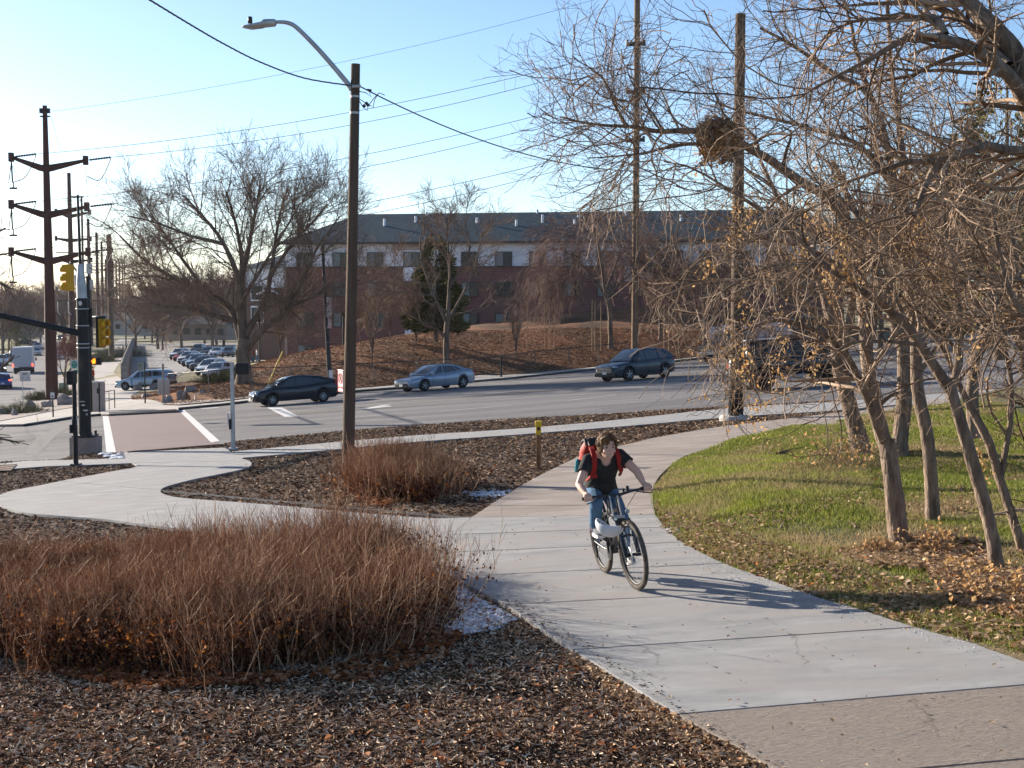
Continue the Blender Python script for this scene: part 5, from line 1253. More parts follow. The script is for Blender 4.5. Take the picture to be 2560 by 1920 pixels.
def wheel_meshes(r, w, spokes, dark=False):
    key = (r, w, spokes, dark)
    if key in WH_CACHE: return WH_CACHE[key]
    M = Matrix.Rotation(R(90), 4, 'X')
    ty = MB().lathe([(r*.62,-w/2),(r*.9,-w/2),(r,-w*.36),(r,w*.36),(r*.9,w/2),(r*.62,w/2)], 28, M)
    rim = MB().lathe([(r*.64,-w*.46),(r*.61,-w*.40),(r*.58,-w*.1),(r*.58,w*.1),(r*.61,w*.40),(r*.64,w*.46)], 28, M)
    ty.lathe([(r*.58,0.0),(0,0.0)], 20, M)
    for k in range(spokes):
        for s in (-1, 1):
            mt = Matrix.Rotation(2*math.pi*k/spokes, 4, 'Y')
            rim.box((r*.36, s*w*.38, 0), (r*.48, w*.08, r*.13 if spokes < 8 else r*.07), mtx=mt)
    for s in (-1,1): rim.lathe([(r*.15,s*w*.36),(r*.14,s*w*.46),(0,s*w*.47)], 12, M)
    a = ty.mesh('tyre'); a.materials.append(M_tyre); b = rim.mesh('rim'); b.materials.append(M_plastic if dark else M_rim)
    WH_CACHE[key] = (a, b); return a, b
def vehicle(name, label, cat, P, mtx, group=None):
    """P: dict of the shape; +X is forwards, the origin is on the ground at mid length"""
    L, Wd = P['L'], P['W']; hw = Wd/2; wr = P['wr']; xf, xr = P['xf'], P['xr']; zb = P.get('zb', 0.22)
    body = P['body']                        # [(x, z_top, half-width factor)]
    root = empty(name, label=label, cat=cat, group=group, mtx=mtx)
    m = P['paint']; arch = wr*1.14
    bx = np.array([p[0] for p in body]); bz = np.array([p[1] for p in body]); bw = np.array([p[2] for p in body])
    xs = np.unique(np.r_[np.linspace(bx[0], bx[-1], 40), bx, *[np.linspace(c-arch, c+arch, 15) for c in (xf, xr)], xf-arch-.002, xf+arch+.002, xr-arch-.002, xr+arch+.002])
    xs = xs[(xs >= bx[0]) & (xs <= bx[-1])]
    B = MB(); rows = []
    nose = P.get('nose', 0.14)
    for x in xs:
        zt = float(np.interp(x, bx, bz)); w = hw*float(np.interp(x, bx, bw)); z0 = zb
        e = min(x-bx[0], bx[-1]-x); z0 = zb+max(0, (0.3-e))*0.45
        for c in (xf, xr):
            if abs(x-c) < arch: z0 = max(z0, wr+math.sqrt(max(0, arch*arch-(x-c)**2))*0.98)
        z0 = min(z0, zt-.05)
        sh = P.get('shoulder', 0.10)
        row = [(x, 0, zt+.012), (x, w*.55, zt+.006), (x, w*.86, zt-.015), (x, w*.955, max(zt-sh*.55, z0+.03)), (x, w*.995, max(zt-sh*1.5, z0+.025)), (x, w, max(min(zt-.2, (zt+zb)/2+.04), z0+.02)), (x, w*.985, max(zb+.22, z0+.015)), (x, w*.965, max(zb+.08, z0+.008)), (x, w*.94, z0), (x, w*.6, z0), (x, 0, z0)]
        rows.append(row)
    for sgn in (1, -1):
        rr = [[(p[0], p[1]*sgn, p[2]) for p in row] for row in rows]
        if sgn < 0: rr = [list(reversed(r_)) for r_ in rr]
        B.grid([list(reversed(r_)) for r_ in rr])
    for row, fl in ((rows[0], 1), (rows[-1], 0)):
        f_ = row[:9]; V = [(p[0], p[1], p[2]) for p in f_]+[(p[0], -p[1], p[2]) for p in reversed(f_[1:])]
        B.add(V, [tuple(range(len(V))) if fl else tuple(reversed(range(len(V))))])
    ob = B.build('body', m, root)
    # cabin
    cab = P['cabin']; cx = np.array([c[0] for c in cab]); cz = np.array([c[1] for c in cab])
    wb, wt = P.get('cwb', .90)*hw, P.get('cwt', .70)*hw
    roofz = lambda x: float(np.interp(x, cx, cz)); belt = lambda x: float(np.interp(x, bx, bz))-.02
    zmax = cz.max()
    def yw(x, s):
        tot = max(0.02, zmax-belt(x)); zz = s*(roofz(x)-belt(x)); return wb+(wt-wb)*min(1, zz/tot)*1.0
    cxs = np.unique(np.r_[np.linspace(cx[0], cx[-1], 26), cx]); C = []
    for x in cxs:
        r_, b_ = roofz(x), belt(x); r_ = max(r_, b_+.004)
        half = [(x, yw(x, 0), b_), (x, yw(x,.5), b_+.5*(r_-b_)), (x, yw(x,.9), b_+.9*(r_-b_)), (x, yw(x,1)*.93, r_), (x, yw(x,1)*.5, r_+.018), (x, 0, r_+.024)]
        C.append([(p[0],-p[1],p[2]) for p in half]+[p for p in reversed(half[:-1])])
    Bc = MB().grid([list(reversed(c)) for c in C]); Bc.build('cabin', P.get('roof_paint', m), root)
    g = 0.012
    def side_pane(a, b, c, d, s0=.08, s1=.86, nm='side_window'):     # bottom a..b, top c..d
        for sgn in (1,-1):
            Mx = MB()
            rows_ = []
            for i in range(9):
                u = i/8; rw = []
                for j in range(5):
                    v = j/4; x = (a+(b-a)*u)*(1-v)+(c+(d-c)*u)*v; s = s0+(s1-s0)*v
                    rw.append((x, sgn*(yw(x, s)+g), belt(x)+s*(roofz(x)-belt(x))))
                rows_.append(rw if sgn > 0 else rw[::-1])
            Mx.grid(rows_ if sgn > 0 else rows_); Mx.build(nm, P.get('glass', M_carglass), root)
    for sp in P['side']: side_pane(*sp)
    def screen(x0, x1, nm, wf=.90):
        rows_ = []
        for i in range(7):
            x = x0+(x1-x0)*i/6; r_ = roofz(x); rows_.append([(x, yw(x,1)*wf*t, r_+g+.024-.024*abs(t)) for t in np.linspace(-1,1,9)])
        d = [list(reversed(r_)) for r_ in rows_] if x1 < x0 else rows_
        MB().grid(d).build(nm, P.get('glass', M_carglass), root)
    screen(*P['wind'], 'windscreen'); 
    if P.get('rear'): screen(*P['rear'], 'rear_window')
    # dark underbody and wheel wells
    MB().box(((bx[0]+bx[-1])/2, 0, zb+.11), ((bx[-1]-bx[0])*.93, Wd*.78, .2)).box((xf,0,wr+.1),(arch*2.1,Wd*.62,wr*1.5)).box((xr,0,wr+.1),(arch*2.1,Wd*.62,wr*1.5)).build('underbody', M_plastic, root)
    ty, rm = wheel_meshes(wr, P.get('ww', .22), P.get('spokes', 5), P.get('darkrim', False))
    for x in (xf, xr):
        for s in (-1, 1):
            t_ = link('wheel', ty, None, root); t_.location = (x, s*(hw-P.get('ww',.22)*.58), wr); q_ = link('rim', rm, None, t_)
            q_.rotation_euler = (0, random.random()*2, 0)
    F_ = bx[-1]; Rr_ = bx[0]
    for s in (-1, 1):
        hz_ = P.get('hl', (F_-.12, .62, .66)); MB().box((hz_[0], s*hw*hz_[2], hz_[1]), (.26, hw*.28, P.get('hlh', .13)), taper=.8).build('headlight', M_lit_white if P.get('lit') else M_head, root, bevel=.02)
        tz = P.get('tl', (Rr_+.10, .85, .80)); MB().box((tz[0], s*hw*tz[2], tz[1]), (.22, hw*.30, P.get('tlh', .14))).build('tail_light', M_lit_red if P.get('brake') else M_tail, root, bevel=.02)
        mx = P['wind'][0]-.28 if P['wind'][0] > P['wind'][1] else P['wind'][1]
        MB().box((mx, s*(hw+.07), belt(mx)+.10), (.12,.20,.14)).tube([(mx, s*hw*.9, belt(mx)+.02),(mx, s*(hw+.05), belt(mx)+.07)], .02, 6).build('mirror', P.get('mirror', m), root, bevel=.02)
    mb = MB().box((F_+.0, 0, P.get('gz', .42)), (.06, Wd*.62, P.get('gh', .18))); mb.build('grille', M_plastic, root, bevel=.02)
    if P.get('grille_chrome'):
        mb = MB()
        for k in range(4): mb.box((F_+.04, 0, P['gz']-P['gh']*.4+k*P['gh']*.27), (.03, Wd*.60, .035))
        mb.build('grille_bar', M_chrome, root)
    MB().box((F_+.04, 0, P.get('pz', .42)), (.02, .31, .15)).build('number_plate', M_plate, root)
    MB().box((Rr_-.02, 0, P.get('rpz', .62)), (.02, .31, .15)).build('number_plate', M_plate, root)
    if P.get('cladding'):
        for s in (-1,1): MB().box(((xf+xr)/2, s*hw*.985, zb+.06), (xf-xr-2*arch, .05, .16)).build('sill_cladding', M_plastic, root)
        MB().box((F_-.03,0,zb+.12),(.12,Wd*.8,.16)).build('front_cladding', M_plastic, root); MB().box((Rr_+.03,0,zb+.14),(.12,Wd*.8,.2)).build('rear_cladding', M_plastic, root)
    hd = MB()
    for s in (-1,1):
        for x in P.get('handles', ()): hd.box((x, s*(hw*1.0+.005), P.get('hz', .84)), (.2,.03,.03))
    if hd.v: hd.build('door_handles', m, root)['kind'] = 'stuff'
    # door shut lines
    sl = MB()
    for s in (-1,1):
        for x in P.get('shuts', ()):
            zt_ = belt(x)-.10; sl.box((x, s*(hw*.997), (zt_+zb+.2)/2), (.012,.012,zt_-zb-.2))
    if sl.v: sl.build('door_gaps', M_plastic, root)['kind'] = 'stuff'
    return root
def on_ground(px_f, px_r, Wd, wb_mid, off=0.0, side=1):
    """matrix for a car whose near-side front/rear tyres touch the ground at two picture points; side: +1 the near side is the car's left"""
    a, b = G(*px_f, off), G(*px_r, off); d = (a-b).normalized(); n = Vector((-0.067, 0.038, 1)).normalized()
    d = (d-n*d.dot(n)).normalized(); left = n.cross(d)
    mid = (a+b)/2 - left*side*(Wd/2-.11) - d*wb_mid
    return Matrix(((d.x,left.x,n.x,mid.x),(d.y,left.y,n.y,mid.y),(d.z,left.z,n.z,mid.z),(0,0,0,1)))
def at_heading(px, py, deg, off=0.0):
    p = G(px, py, off); dx = 0.5
    nx = Vector((1,0,float(hz(p.x+.5,p.y,False)-hz(p.x-.5,p.y,False)))); ny = Vector((0,1,float(hz(p.x,p.y+.5,False)-hz(p.x,p.y-.5,False)))); n = nx.cross(ny).normalized()
    d = Vector((math.cos(R(deg)), math.sin(R(deg)), 0)); d = (d-n*d.dot(n)).normalized(); left = n.cross(d)
    return Matrix(((d.x,left.x,n.x,p.x),(d.y,left.y,n.y,p.y),(d.z,left.z,n.z,p.z),(0,0,0,1)))
SALOON = dict(L=4.88, W=1.84, wr=.335, xf=1.42, xr=-1.40, spokes=5, body=[(-2.42,.80,.74),(-2.36,.98,.86),(-2.1,1.07,.95),(-1.5,1.04,1),(-.4,.93,1),(.75,.92,1),(1.1,.915,.995),(1.6,.83,.98),(2.05,.79,.94),(2.32,.71,.85),(2.42,.60,.74)],
    cabin=[(-1.95,1.05),(-1.55,1.20),(-1.05,1.36),(-.5,1.43),(.1,1.44),(.35,1.40),(.75,1.21),(1.22,.92)], side=[(.72,.02,.22,.0,.10,.84),(-.05,-1.05,-.05,-.80,.10,.84),(-1.10,-1.45,-.86,-1.05,.16,.78)],
    wind=(1.16,.30), rear=(-1.88,-1.10), hl=(2.22,.66,.72), tl=(-2.30,.88,.76), gz=.40, gh=.22, handles=(-.2,-1.1), shuts=(.82,-.08,-1.12), hz=.82)
PRIUS = dict(L=4.57, W=1.76, wr=.315, xf=1.35, xr=-1.35, spokes=10, body=[(-2.24,.86,.72),(-2.2,1.10,.84),(-1.9,1.08,.93),(-1.3,1.02,1),(-.3,.93,1),(.9,.95,1),(1.3,.93,.99),(1.7,.86,.96),(2.05,.80,.91),(2.22,.72,.82),(2.31,.60,.70)],
    cabin=[(-2.18,1.12),(-1.7,1.27),(-1.1,1.40),(-.4,1.475),(.05,1.48),(.4,1.42),(.9,1.19),(1.42,.93)], side=[(.92,.12,.40,.06,.10,.84),(.05,-.95,.0,-.80,.10,.84),(-1.0,-1.5,-.86,-1.2,.20,.72)],
    wind=(1.34,.34), rear=(-2.08,-1.2), hl=(2.08,.70,.74), hlh=.16, tl=(-2.16,.96,.80), tlh=.26, gz=.34, gh=.14, handles=(-.15,-1.0), shuts=(.98,.0,-1.02), hz=.84)
SUV = dict(L=4.6, W=1.86, wr=.365, xf=1.38, xr=-1.36, zb=.27, spokes=5, body=[(-2.24,.80,.78),(-2.2,1.04,.90),(-1.9,1.10,.97),(-.4,1.06,1),(.7,1.04,1),(1.1,1.04,.995),(1.6,.99,.98),(2.0,.93,.92),(2.24,.82,.82),(2.31,.62,.70)],
    cabin=[(-2.18,1.14),(-1.95,1.40),(-1.6,1.56),(-1.0,1.64),(.0,1.66),(.3,1.62),(.75,1.36),(1.12,1.06)], side=[(.75,.08,.30,.05,.08,.84),(.0,-.95,.0,-.88,.08,.84),(-1.02,-1.72,-.95,-1.35,.14,.76)],
    wind=(1.06,.28), rear=(-2.12,-1.72), hl=(2.18,.80,.74), hlh=.08, tl=(-2.18,1.0,.74), gz=.66, gh=.28, grille_chrome=True, cladding=True, handles=(-.15,-1.05), shuts=(.85,-.04,-1.08), hz=.92, pz=.50)
WAGON = dict(SUV); WAGON.update(L=4.8, W=1.82, wr=.345, xf=1.45, xr=-1.32, zb=.24, spokes=5, grille_chrome=False,
    body=[(-2.40,.78,.78),(-2.36,.98,.90),(-2.1,1.03,.97),(-.4,.98,1),(.8,.97,1),(1.2,.965,.99),(1.7,.90,.97),(2.1,.82,.92),(2.34,.68,.8),(2.40,.52,.7)],
    cabin=[(-2.34,1.05),(-2.15,1.30),(-1.9,1.47),(-1.2,1.56),(.0,1.58),(.35,1.53),(.85,1.25),(1.25,.97)], side=[(.80,.12,.38,.08,.08,.84),(.03,-.95,.03,-.90,.08,.84),(-1.02,-2.0,-.97,-1.72,.12,.80)], wind=(1.18,.34), rear=(-2.28,-1.98), hl=(2.18,.74,.76), hlh=.16, tl=(-2.32,.92,.78), gz=.58, gh=.18)
M_blk = paintm('black_blue_paint', (0.010,0.014,0.022), .22); M_sil = paintm('silver_blue_paint', (0.30,0.34,0.40), .3, .5); M_nvy = paintm('dark_teal_paint', (0.018,0.034,0.048), .25)
M_lb = paintm('pale_blue_paint', (0.33,0.44,0.54), .3, .4); M_wh = paintm('white_paint', (0.66,0.67,0.68), .35); M_gry = paintm('grey_paint', (0.12,0.125,0.13), .3, .4); M_bl = paintm('blue_paint', (0.02,0.07,0.24), .3); M_redp = paintm('red_paint', (0.35,0.05,0.04), .3); M_drk = paintm('dark_paint', (0.02,0.022,0.026), .3)
V1 = dict(PRIUS, paint=M_blk); prius = vehicle('parked_car', 'black hatchback saloon nearest the crossing with silver ten-spoke wheels', 'car', V1, on_ground((685,1015),(806,1005), 1.76, 0.0))
V2 = dict(SALOON, paint=M_sil); vehicle('parked_car', 'silver blue saloon climbing the middle of the road before the fence', 'car', V2, on_ground((1055,979),(1164,968.5), 1.84, 0.01))
V3 = dict(SUV, paint=M_nvy); vehicle('parked_car', 'dark teal compact SUV beneath the tall wooden pole', 'car', V3, on_ground((1570,953),(1664,943.5), 1.86, 0.01))
for o in COL.objects:
    if o.name.startswith('parked_car'): o.name = o.name.replace('parked_car', 'car')
V4 = dict(WAGON, paint=M_lb); wag = vehicle('car', 'pale blue estate car with roof rails leaving the driveway at the left', 'car', V4, at_heading(366, 972, 170, .15))
mb = MB()
for s in (-1,1): mb.tube([(-1.7,s*.62,1.60),(-1.6,s*.62,1.65),(.1,s*.62,1.67),(.2,s*.62,1.60)], .02, 6)
mb.build('roof_rails', M_darkm, wag)
# grey pickup behind the pole at the right
PK = dict(L=6.2, W=2.05, wr=.42, xf=1.95, xr=-2.0, zb=.42, spokes=6, nose=.1, body=[(-3.08,1.28,.93),(-3.0,1.30,.98),(-1.2,1.30,1),(-1.0,1.26,1),(1.2,1.26,1),(1.6,1.30,.99),(2.4,1.27,.97),(2.85,1.20,.94),(3.02,1.05,.90)],
    cabin=[(-1.08,1.30),(-.98,1.90),(-.5,1.98),(.6,1.98),(.85,1.92),(1.55,1.30)], side=[(1.15,.35,.78,.33,.06,.84),(.27,-.72,.27,-.70,.06,.84)], wind=(1.5,.84), rear=(-1.06,-1.0), hl=(2.92,1.02,.80), hlh=.24, tl=(-3.04,1.12,.92), tlh=.34, brake=True,
    gz=.98, gh=.42, grille_chrome=True, handles=(.4,-.6), shuts=(1.2,.3,-.78), hz=1.10, paint=M_gry, cwb=.93, cwt=.78, pz=.62, rpz=.8, shoulder=.06)
pk = vehicle('pickup_truck', 'big grey pickup truck with red tail lights lit, in front of the printed hoarding', 'pickup truck', PK, on_ground((1790,907),(1918,889), 2.05, 0.0))
MB().box((3.05,0,.62),(.18,2.0,.26)).build('front_bumper', M_chrome, pk, bevel=.04); MB().box((-2.1,0,1.305),(1.85,1.75,.03)).build('truck_bed', M_plastic, pk)
# black off-road wagon heading right, tail at the left
JP = dict(L=4.7, W=1.88, wr=.44, xf=1.52, xr=-1.45, zb=.55, spokes=8, darkrim=True, body=[(-2.12,1.22,.90),(-2.08,1.25,.92),(-1,1.25,.92),(.75,1.24,.92),(.95,1.24,.90),(1.9,1.20,.82),(2.05,1.12,.74)],
    cabin=[(-2.10,1.26),(-2.06,1.86),(-1.6,1.92),(.3,1.92),(.55,1.88),(.85,1.26)], side=[(.55,-.32,.38,-.32,.08,.86),(-.42,-1.10,-.42,-1.10,.08,.86),(-1.2,-1.95,-1.2,-1.95,.08,.86)], wind=(.82,.54), rear=(-2.095,-2.065), hl=(2.0,1.0,.62), hlh=.2, tl=(-2.16,1.02,.80), tlh=.28,
    gz=.98, gh=.34, paint=M_blk, cwb=.90, cwt=.84, pz=.62, rpz=.85, shoulder=.05, handles=(-.2,-1.0), shuts=(.72,-.37,-1.14), hz=1.08, roof_paint=M_blk, glass=mat('tinted_glass', (0.008,0.009,0.011), 0.3, spec=0.25))
jp = vehicle('off_road_car', 'black lifted off-road car with a pale roof edge behind the pole with the black sleeve', 'car', JP, on_ground((2075,964),(1922,976), 1.88, 0.0, side=-1))
mb = MB()
for x in (JP['xf'], JP['xr']):
    for s in (-1,1): 
        P = [[(x+.60*math.cos(a), s*y, .44+.56*math.sin(a)) for a in [R(10)+R(160)*k/10 for k in range(11)]] for y in (.78, 1.0)]
        mb.grid(P if s < 0 else [p_[::-1] for p_ in P])
o = mb.build('fender_flares', M_plastic, jp); md = o.modifiers.new('s','SOLIDIFY'); md.thickness = .05
MB().box((-2.28,0,.68),(.18,1.6,.20)).build('rear_bumper', M_chrome, jp, bevel=.03)
sw = link('spare_wheel', wheel_meshes(.44,.24,8,True)[0], None, jp); sw.location = (-2.28,-.1,1.12); sw.rotation_euler = (0,0,R(90))
MB().box((-.75,0,1.97),(2.7,1.62,.05)).build('roof_panel', mat('pale_roof', (0.20,0.22,0.24), .4), jp, bevel=.02)
# dark car behind the twigs at the far side
vehicle('car', 'dark saloon behind the grey pickup, mostly hidden by twigs', 'car', dict(SALOON, paint=M_drk, brake=False), at_heading(2025, 893, 20, 0))
# --- downhill street: cars coming up and the box truck going down
UP = -72.0      # heading of cars facing us on the left street (towards the camera)
def street_car(px, py, kind, paint, label, deg, lit=False, brake=False, group='cars on the downhill street', nm='car', off=0.0):
    vehicle(nm, label, 'car', dict(kind, paint=paint, lit=lit, brake=brake), at_heading(px, py, deg, off), group=group)
street_car(6, 972, WAGON, M_bl, 'blue estate car with a red tail light, cut by the left edge', 112, brake=True)
street_car(-2, 932, SALOON, M_drk, 'dark car with an orange lit lamp at the left edge, above the blue one', -68, lit=True)
street_car(4, 914, SUV, M_wh, 'pale car first in the oncoming row at the left edge', -66)
street_car(22, 906, SALOON, M_gry, 'grey saloon second in the oncoming row', -66, lit=True)
street_car(36, 900, SUV, M_drk, 'dark SUV with headlights on, left of the box truck', -66, lit=True)
street_car(47, 885, SUV, M_lb, 'pale car just behind the box truck roof', -66)
street_car(91, 890, SUV, M_wh, 'white pickup-like SUV facing up the street right of the box truck', -70)
street_car(94, 874, SUV, M_wh, 'white car tucked behind the white SUV', -70)
street_car(86, 866, SALOON, M_redp, 'dark red car behind the two white ones', -70)
street_car(58, 862, WAGON, M_drk, 'dark wagon standing sideways by the verge far down the street', 175)
street_car(152, 850, SUV, M_drk, 'dark car with headlights on, right of the steel pole', -80, lit=True)
street_car(169, 840, SALOON, M_drk, 'farthest car with bright headlights, close to the signal mast', -80, lit=True)
street_car(147, 899, SALOON, M_wh, 'white car glimpsed right of the steel pole behind the small tree', 105)
street_car(186, 865, SALOON, M_gry, 'grey car just left of the signal mast far down', 105)
bt = empty('box_truck', label='white box truck seen from behind with two red tail lights', cat='truck', mtx=at_heading(61, 934, 107))
MB().box((0,0,2.15),(5.2,2.35,2.5)).build('cargo_box', mat('box_white', (0.50,0.52,0.56), 0.6), bt, bevel=.03)
MB().box((-2.62,0,2.1),(.04,2.15,2.3)).build('roller_door', mat('roller_grey', (0.42,0.44,0.48), .6), bt)
MB().box((3.4,0,1.35),(1.7,2.0,1.5)).box((4.4,0,.9),(.9,1.9,.8)).build('cab', M_wh, bt, bevel=.1)
MB().box((-.3,0,.75),(5.0,1.0,.3)).box((-2.55,0,.62),(.25,2.2,.45)).build('chassis', M_plastic, bt)
for s in (-1,1):
    MB().box((-2.66,s*1.15,1.15),(.06,.16,.32)).build('tail_light', M_lit_red, bt); MB().box((3.9,s*1.3,1.7),(.1,.2,.4)).build('mirror', M_plastic, bt)
    for x in (-1.7,3.3):
        t_ = link('wheel', wheel_meshes(.42,.26,8)[0], None, bt); t_.location = (x, s*.92, .42); link('rim', wheel_meshes(.42,.26,8)[1], None, t_)
MB().box((-2.69,0,.62),(.02,.3,.15)).build('number_plate', M_plate, bt)
# --- parked cars in the lot
lot = [((450,898),-100,SUV,M_wh,'white car at the far end of the parked row'),((461,902),-100,SALOON,M_redp,'red car second from the far end of the parked row'),((474,908),-100,SUV,M_wh,'white SUV in the parked row, third from the far end'),((486,914),-100,WAGON,M_gry,'grey estate car in the parked row, fourth from the far end'),
 ((499,919),-100,SUV,M_lb,'pale blue SUV in the middle of the parked row'),((512,927),-100,SUV,M_drk,'dark SUV with a snowy roof in the parked row'),((529,936),-100,WAGON,M_wh,'white estate car, second nearest of the parked row'),((548,944),-100,SALOON,M_wh,'snow covered saloon nearest the bed in the parked row'),
 ((522,888),-95,SALOON,M_drk,'dark car in the second parked row'),((545,890),-95,SALOON,M_wh,'white saloon in the second parked row'),((576,892),-95,SUV,M_gry,'grey car at the right end of the second parked row'),((497,884),-95,SUV,M_drk,'black SUV at the left end of the second parked row'),((625,905),-95,SALOON,M_wh,'white car between the tree trunk and the flats')]
for (p, dg, kd, pm, lab) in lot: street_car(p[0], p[1], kd, pm, lab, dg, group='cars parked in the lot', off=.15)
# ------------------------------------------------------------------ cyclist, bicycle, rucksack, helmet
STEER = R(4)
hd_ = R(-77.0)
fc = G(1594, 1476, TOP)
dv = Vector((math.cos(hd_), math.sin(hd_), 0)); nrm = Vector((-.067,.038,1)).normalized(); dv = (dv-nrm*dv.dot(nrm)).normalized()
lf = nrm.cross(dv); org = fc-dv*1.08
MB0 = Matrix(((dv.x,lf.x,nrm.x,org.x),(dv.y,lf.y,nrm.y,org.y),(dv.z,lf.z,nrm.z,org.z),(0,0,0,1))) @ Matrix.Rotation(R(4.0), 4, 'X')
def sph(mb, c, r, s=(1,1,1), n=14, M=None):
    V = []; Fc = []
    for i in range(n//2+1):
        th = math.pi*i/(n//2)
        for k in range(n):
            a = 2*math.pi*k/n; p = Vector((r*s[0]*math.sin(th)*math.cos(a), r*s[1]*math.sin(th)*math.sin(a), r*s[2]*math.cos(th)))
            if M is not None: p = M @ p
            V.append(p+Vector(c))
    for i in range(n//2):
        for k in range(n): Fc.append((i*n+k, (i+1)*n+k, (i+1)*n+(k+1)%n, i*n+(k+1)%n))
    mb.add(V, Fc)
def chain(mb, pts, rad, n=12):
    mb.tube(pts, list(rad), n)
    for p, r in zip(pts, rad): sph(mb, p, r*1.0, n=12)
def loft(mb, rings, n=20, infl=0.0):
    V = []
    for i, (c, wy, wd) in enumerate(rings):
        c = Vector(c); t = (Vector(rings[min(i+1,len(rings)-1)][0])-Vector(rings[max(i-1,0)][0])).normalized()
        y = Vector((0,1,0)); d = y.cross(t).normalized()
        for k in range(n):
            a = 2*math.pi*k/n; ca, sa = math.cos(a), math.sin(a)
            V.append(c+y*(wy+infl)*math.copysign(abs(ca)**.85, ca)+d*(wd+infl)*math.copysign(abs(sa)**.85, sa))
    m = len(rings)
    mb.add(V, [(i*n+k, i*n+(k+1)%n, (i+1)*n+(k+1)%n, (i+1)*n+k) for i in range(m-1) for k in range(n)]+[tuple(reversed(range(n))), tuple(range((m-1)*n, m*n))])
def union(name, mb, voxel, m, parent, smooth=4, keep=None, solid=0.0):
    o = link(name, mb.mesh(name))
    md = o.modifiers.new('r','REMESH'); md.mode = 'VOXEL'; md.voxel_size = voxel; md.use_smooth_shade = True
    md = o.modifiers.new('s','SMOOTH'); md.iterations = smooth; md.factor = 0.5
    dg = bpy.context.evaluated_depsgraph_get(); me = bpy.data.meshes.new_from_object(o.evaluated_get(dg)); bpy.data.objects.remove(o)
    if keep:
        bm = bmesh.new(); bm.from_mesh(me); bmesh.ops.delete(bm, geom=[f for f in bm.faces if not keep(f.calc_center_median())], context='FACES'); bm.to_mesh(me); bm.free()
    me.name = name; ob = link(name, me, m, parent)
    me.polygons.foreach_set('use_smooth', [True]*len(me.polygons))
    if solid: md = ob.modifiers.new('t','SOLIDIFY'); md.thickness = solid; md.offset = 0
    return ob
M_skin = mat('skin', (0.60,0.36,0.27), 0.55, (0.66,0.41,0.32), 9)
M_shirt = mat('charcoal_cotton', (0.022,0.022,0.022), 0.9, (0.034,0.034,0.033), 14, 0.3, 60)
M_denim = mat('blue_denim', (0.045,0.11,0.20), 0.85, (0.10,0.20,0.31), 7, 0.4, 90)
M_hair = mat('brown_hair', (0.055,0.026,0.012), 0.55, (0.22,0.115,0.05), 30, 1.0, 60, stretch=(1,1,.25))
M_red = mat('red_nylon', (0.38,0.022,0.015), 0.6, (0.27,0.015,0.012), 9, 0.3, 40)
M_bframe = mat('bicycle_paint', (0.016,0.018,0.022), 0.3, coat=0.5)
M_fork = mat('fork_stanchion', (0.05,0.10,0.17), 0.25, metal=0.5)
M_tread = mat('dusty_tyre', (0.045,0.038,0.032), 0.9, (0.14,0.12,0.10), 14)
bike = empty('bicycle', label='black hybrid bicycle with suspension fork ridden along the path', cat='bicycle', mtx=MB0)
rider = empty('person', label='cyclist in a charcoal T-shirt and blue jeans riding towards us', cat='person', mtx=MB0)
WR = 0.352; BB = Vector((.44,0,.30))
def bwheel(x, turn=0.0):
    M = Matrix.Rotation(R(90), 4, 'X')
    t = MB().lathe([(WR-.035+.023*math.cos(a), .023*math.sin(a)) for a in [2*math.pi*k/12 for k in range(13)]], 56, M)
    t.lathe([(WR-.052,-.012),(WR-.034,-.014),(WR-.034,.014),(WR-.052,.012),(WR-.052,-.012)], 56, M)
    o = t.build('wheel', M_tread, bike); o.location = (x,0,WR); o.rotation_euler = (0,0,turn)
    kb = MB()
    for k in range(96):
        a = 2*math.pi*k/96
        for s in (-1,0,1): kb.box((0,0,0),(.012,.011,.006), mtx=Matrix.Rotation(a+.02*s,4,'Y') @ Matrix.Translation((0,s*.014,WR-.012-.004*abs(s))))
    q_ = kb.build('tread_knobs', M_tread, o); q_['kind'] = 'stuff'
    MB().lathe([(WR-.075,-.010),(WR-.052,-.013),(WR-.052,.013),(WR-.075,.010),(WR-.075,-.010)], 56, M).build('rim', M_darkm, o)
    MB().tube([(0,-.05,0),(0,.05,0)], .016, 10).lathe([(.028,-.035),(.028,-.03),(.016,-.028)],10,M).lathe([(.016,.028),(.028,.03),(.028,.035)],10,M).build('hub', M_darkm, o)
    for k in range(28):
        a = 2*math.pi*k/28; b_ = a+(.45 if k % 4 < 2 else -.45); s = 1 if k % 2 else -1
        MB().tube([(.026*math.cos(b_), s*.032, .026*math.sin(b_)), ((WR-.07)*math.cos(a), 0, (WR-.07)*math.sin(a))], .0014, 3).build('spoke', M_grey, o)
    MB().lathe([(.05,.034),(.09,.036),(.09,.038),(.05,.038)], 24, M).build('brake_disc', M_grey, o)
    return o
bwheel(0); bwheel(1.08, STEER)
fr = MB()
ht0, ht1, st = Vector((.86,0,.67)), Vector((.81,0,.81)), Vector((.28,0,.70))
fr.tube([BB+Vector((0,0,.02)), ht0+Vector((-.02,0,.01))], [.034,.036], 12); fr.tube([st+Vector((.01,0,-.04)), ht1+Vector((0,0,-.03))], [.02,.024], 12)
fr.tube([BB, st], [.020,.018], 10); fr.tube([ht0, ht1], .027, 12)
for s in (-1,1):
    fr.tube([BB+Vector((-.03,s*.03,0)), (.25,s*.055,.32), (0,s*.068,WR)], [.013,.012,.010], 8); fr.tube([st+Vector((0,s*.012,-.05)), (.12,s*.05,.55), (0,s*.068,WR)], [.010,.010,.009], 8)
fr.tube([(.44,-.045,.30),(.44,.045,.30)], .028, 12)
fr.build('frame', M_bframe, bike)
fk_ = MB(); ax = Vector((1.08,0,WR))
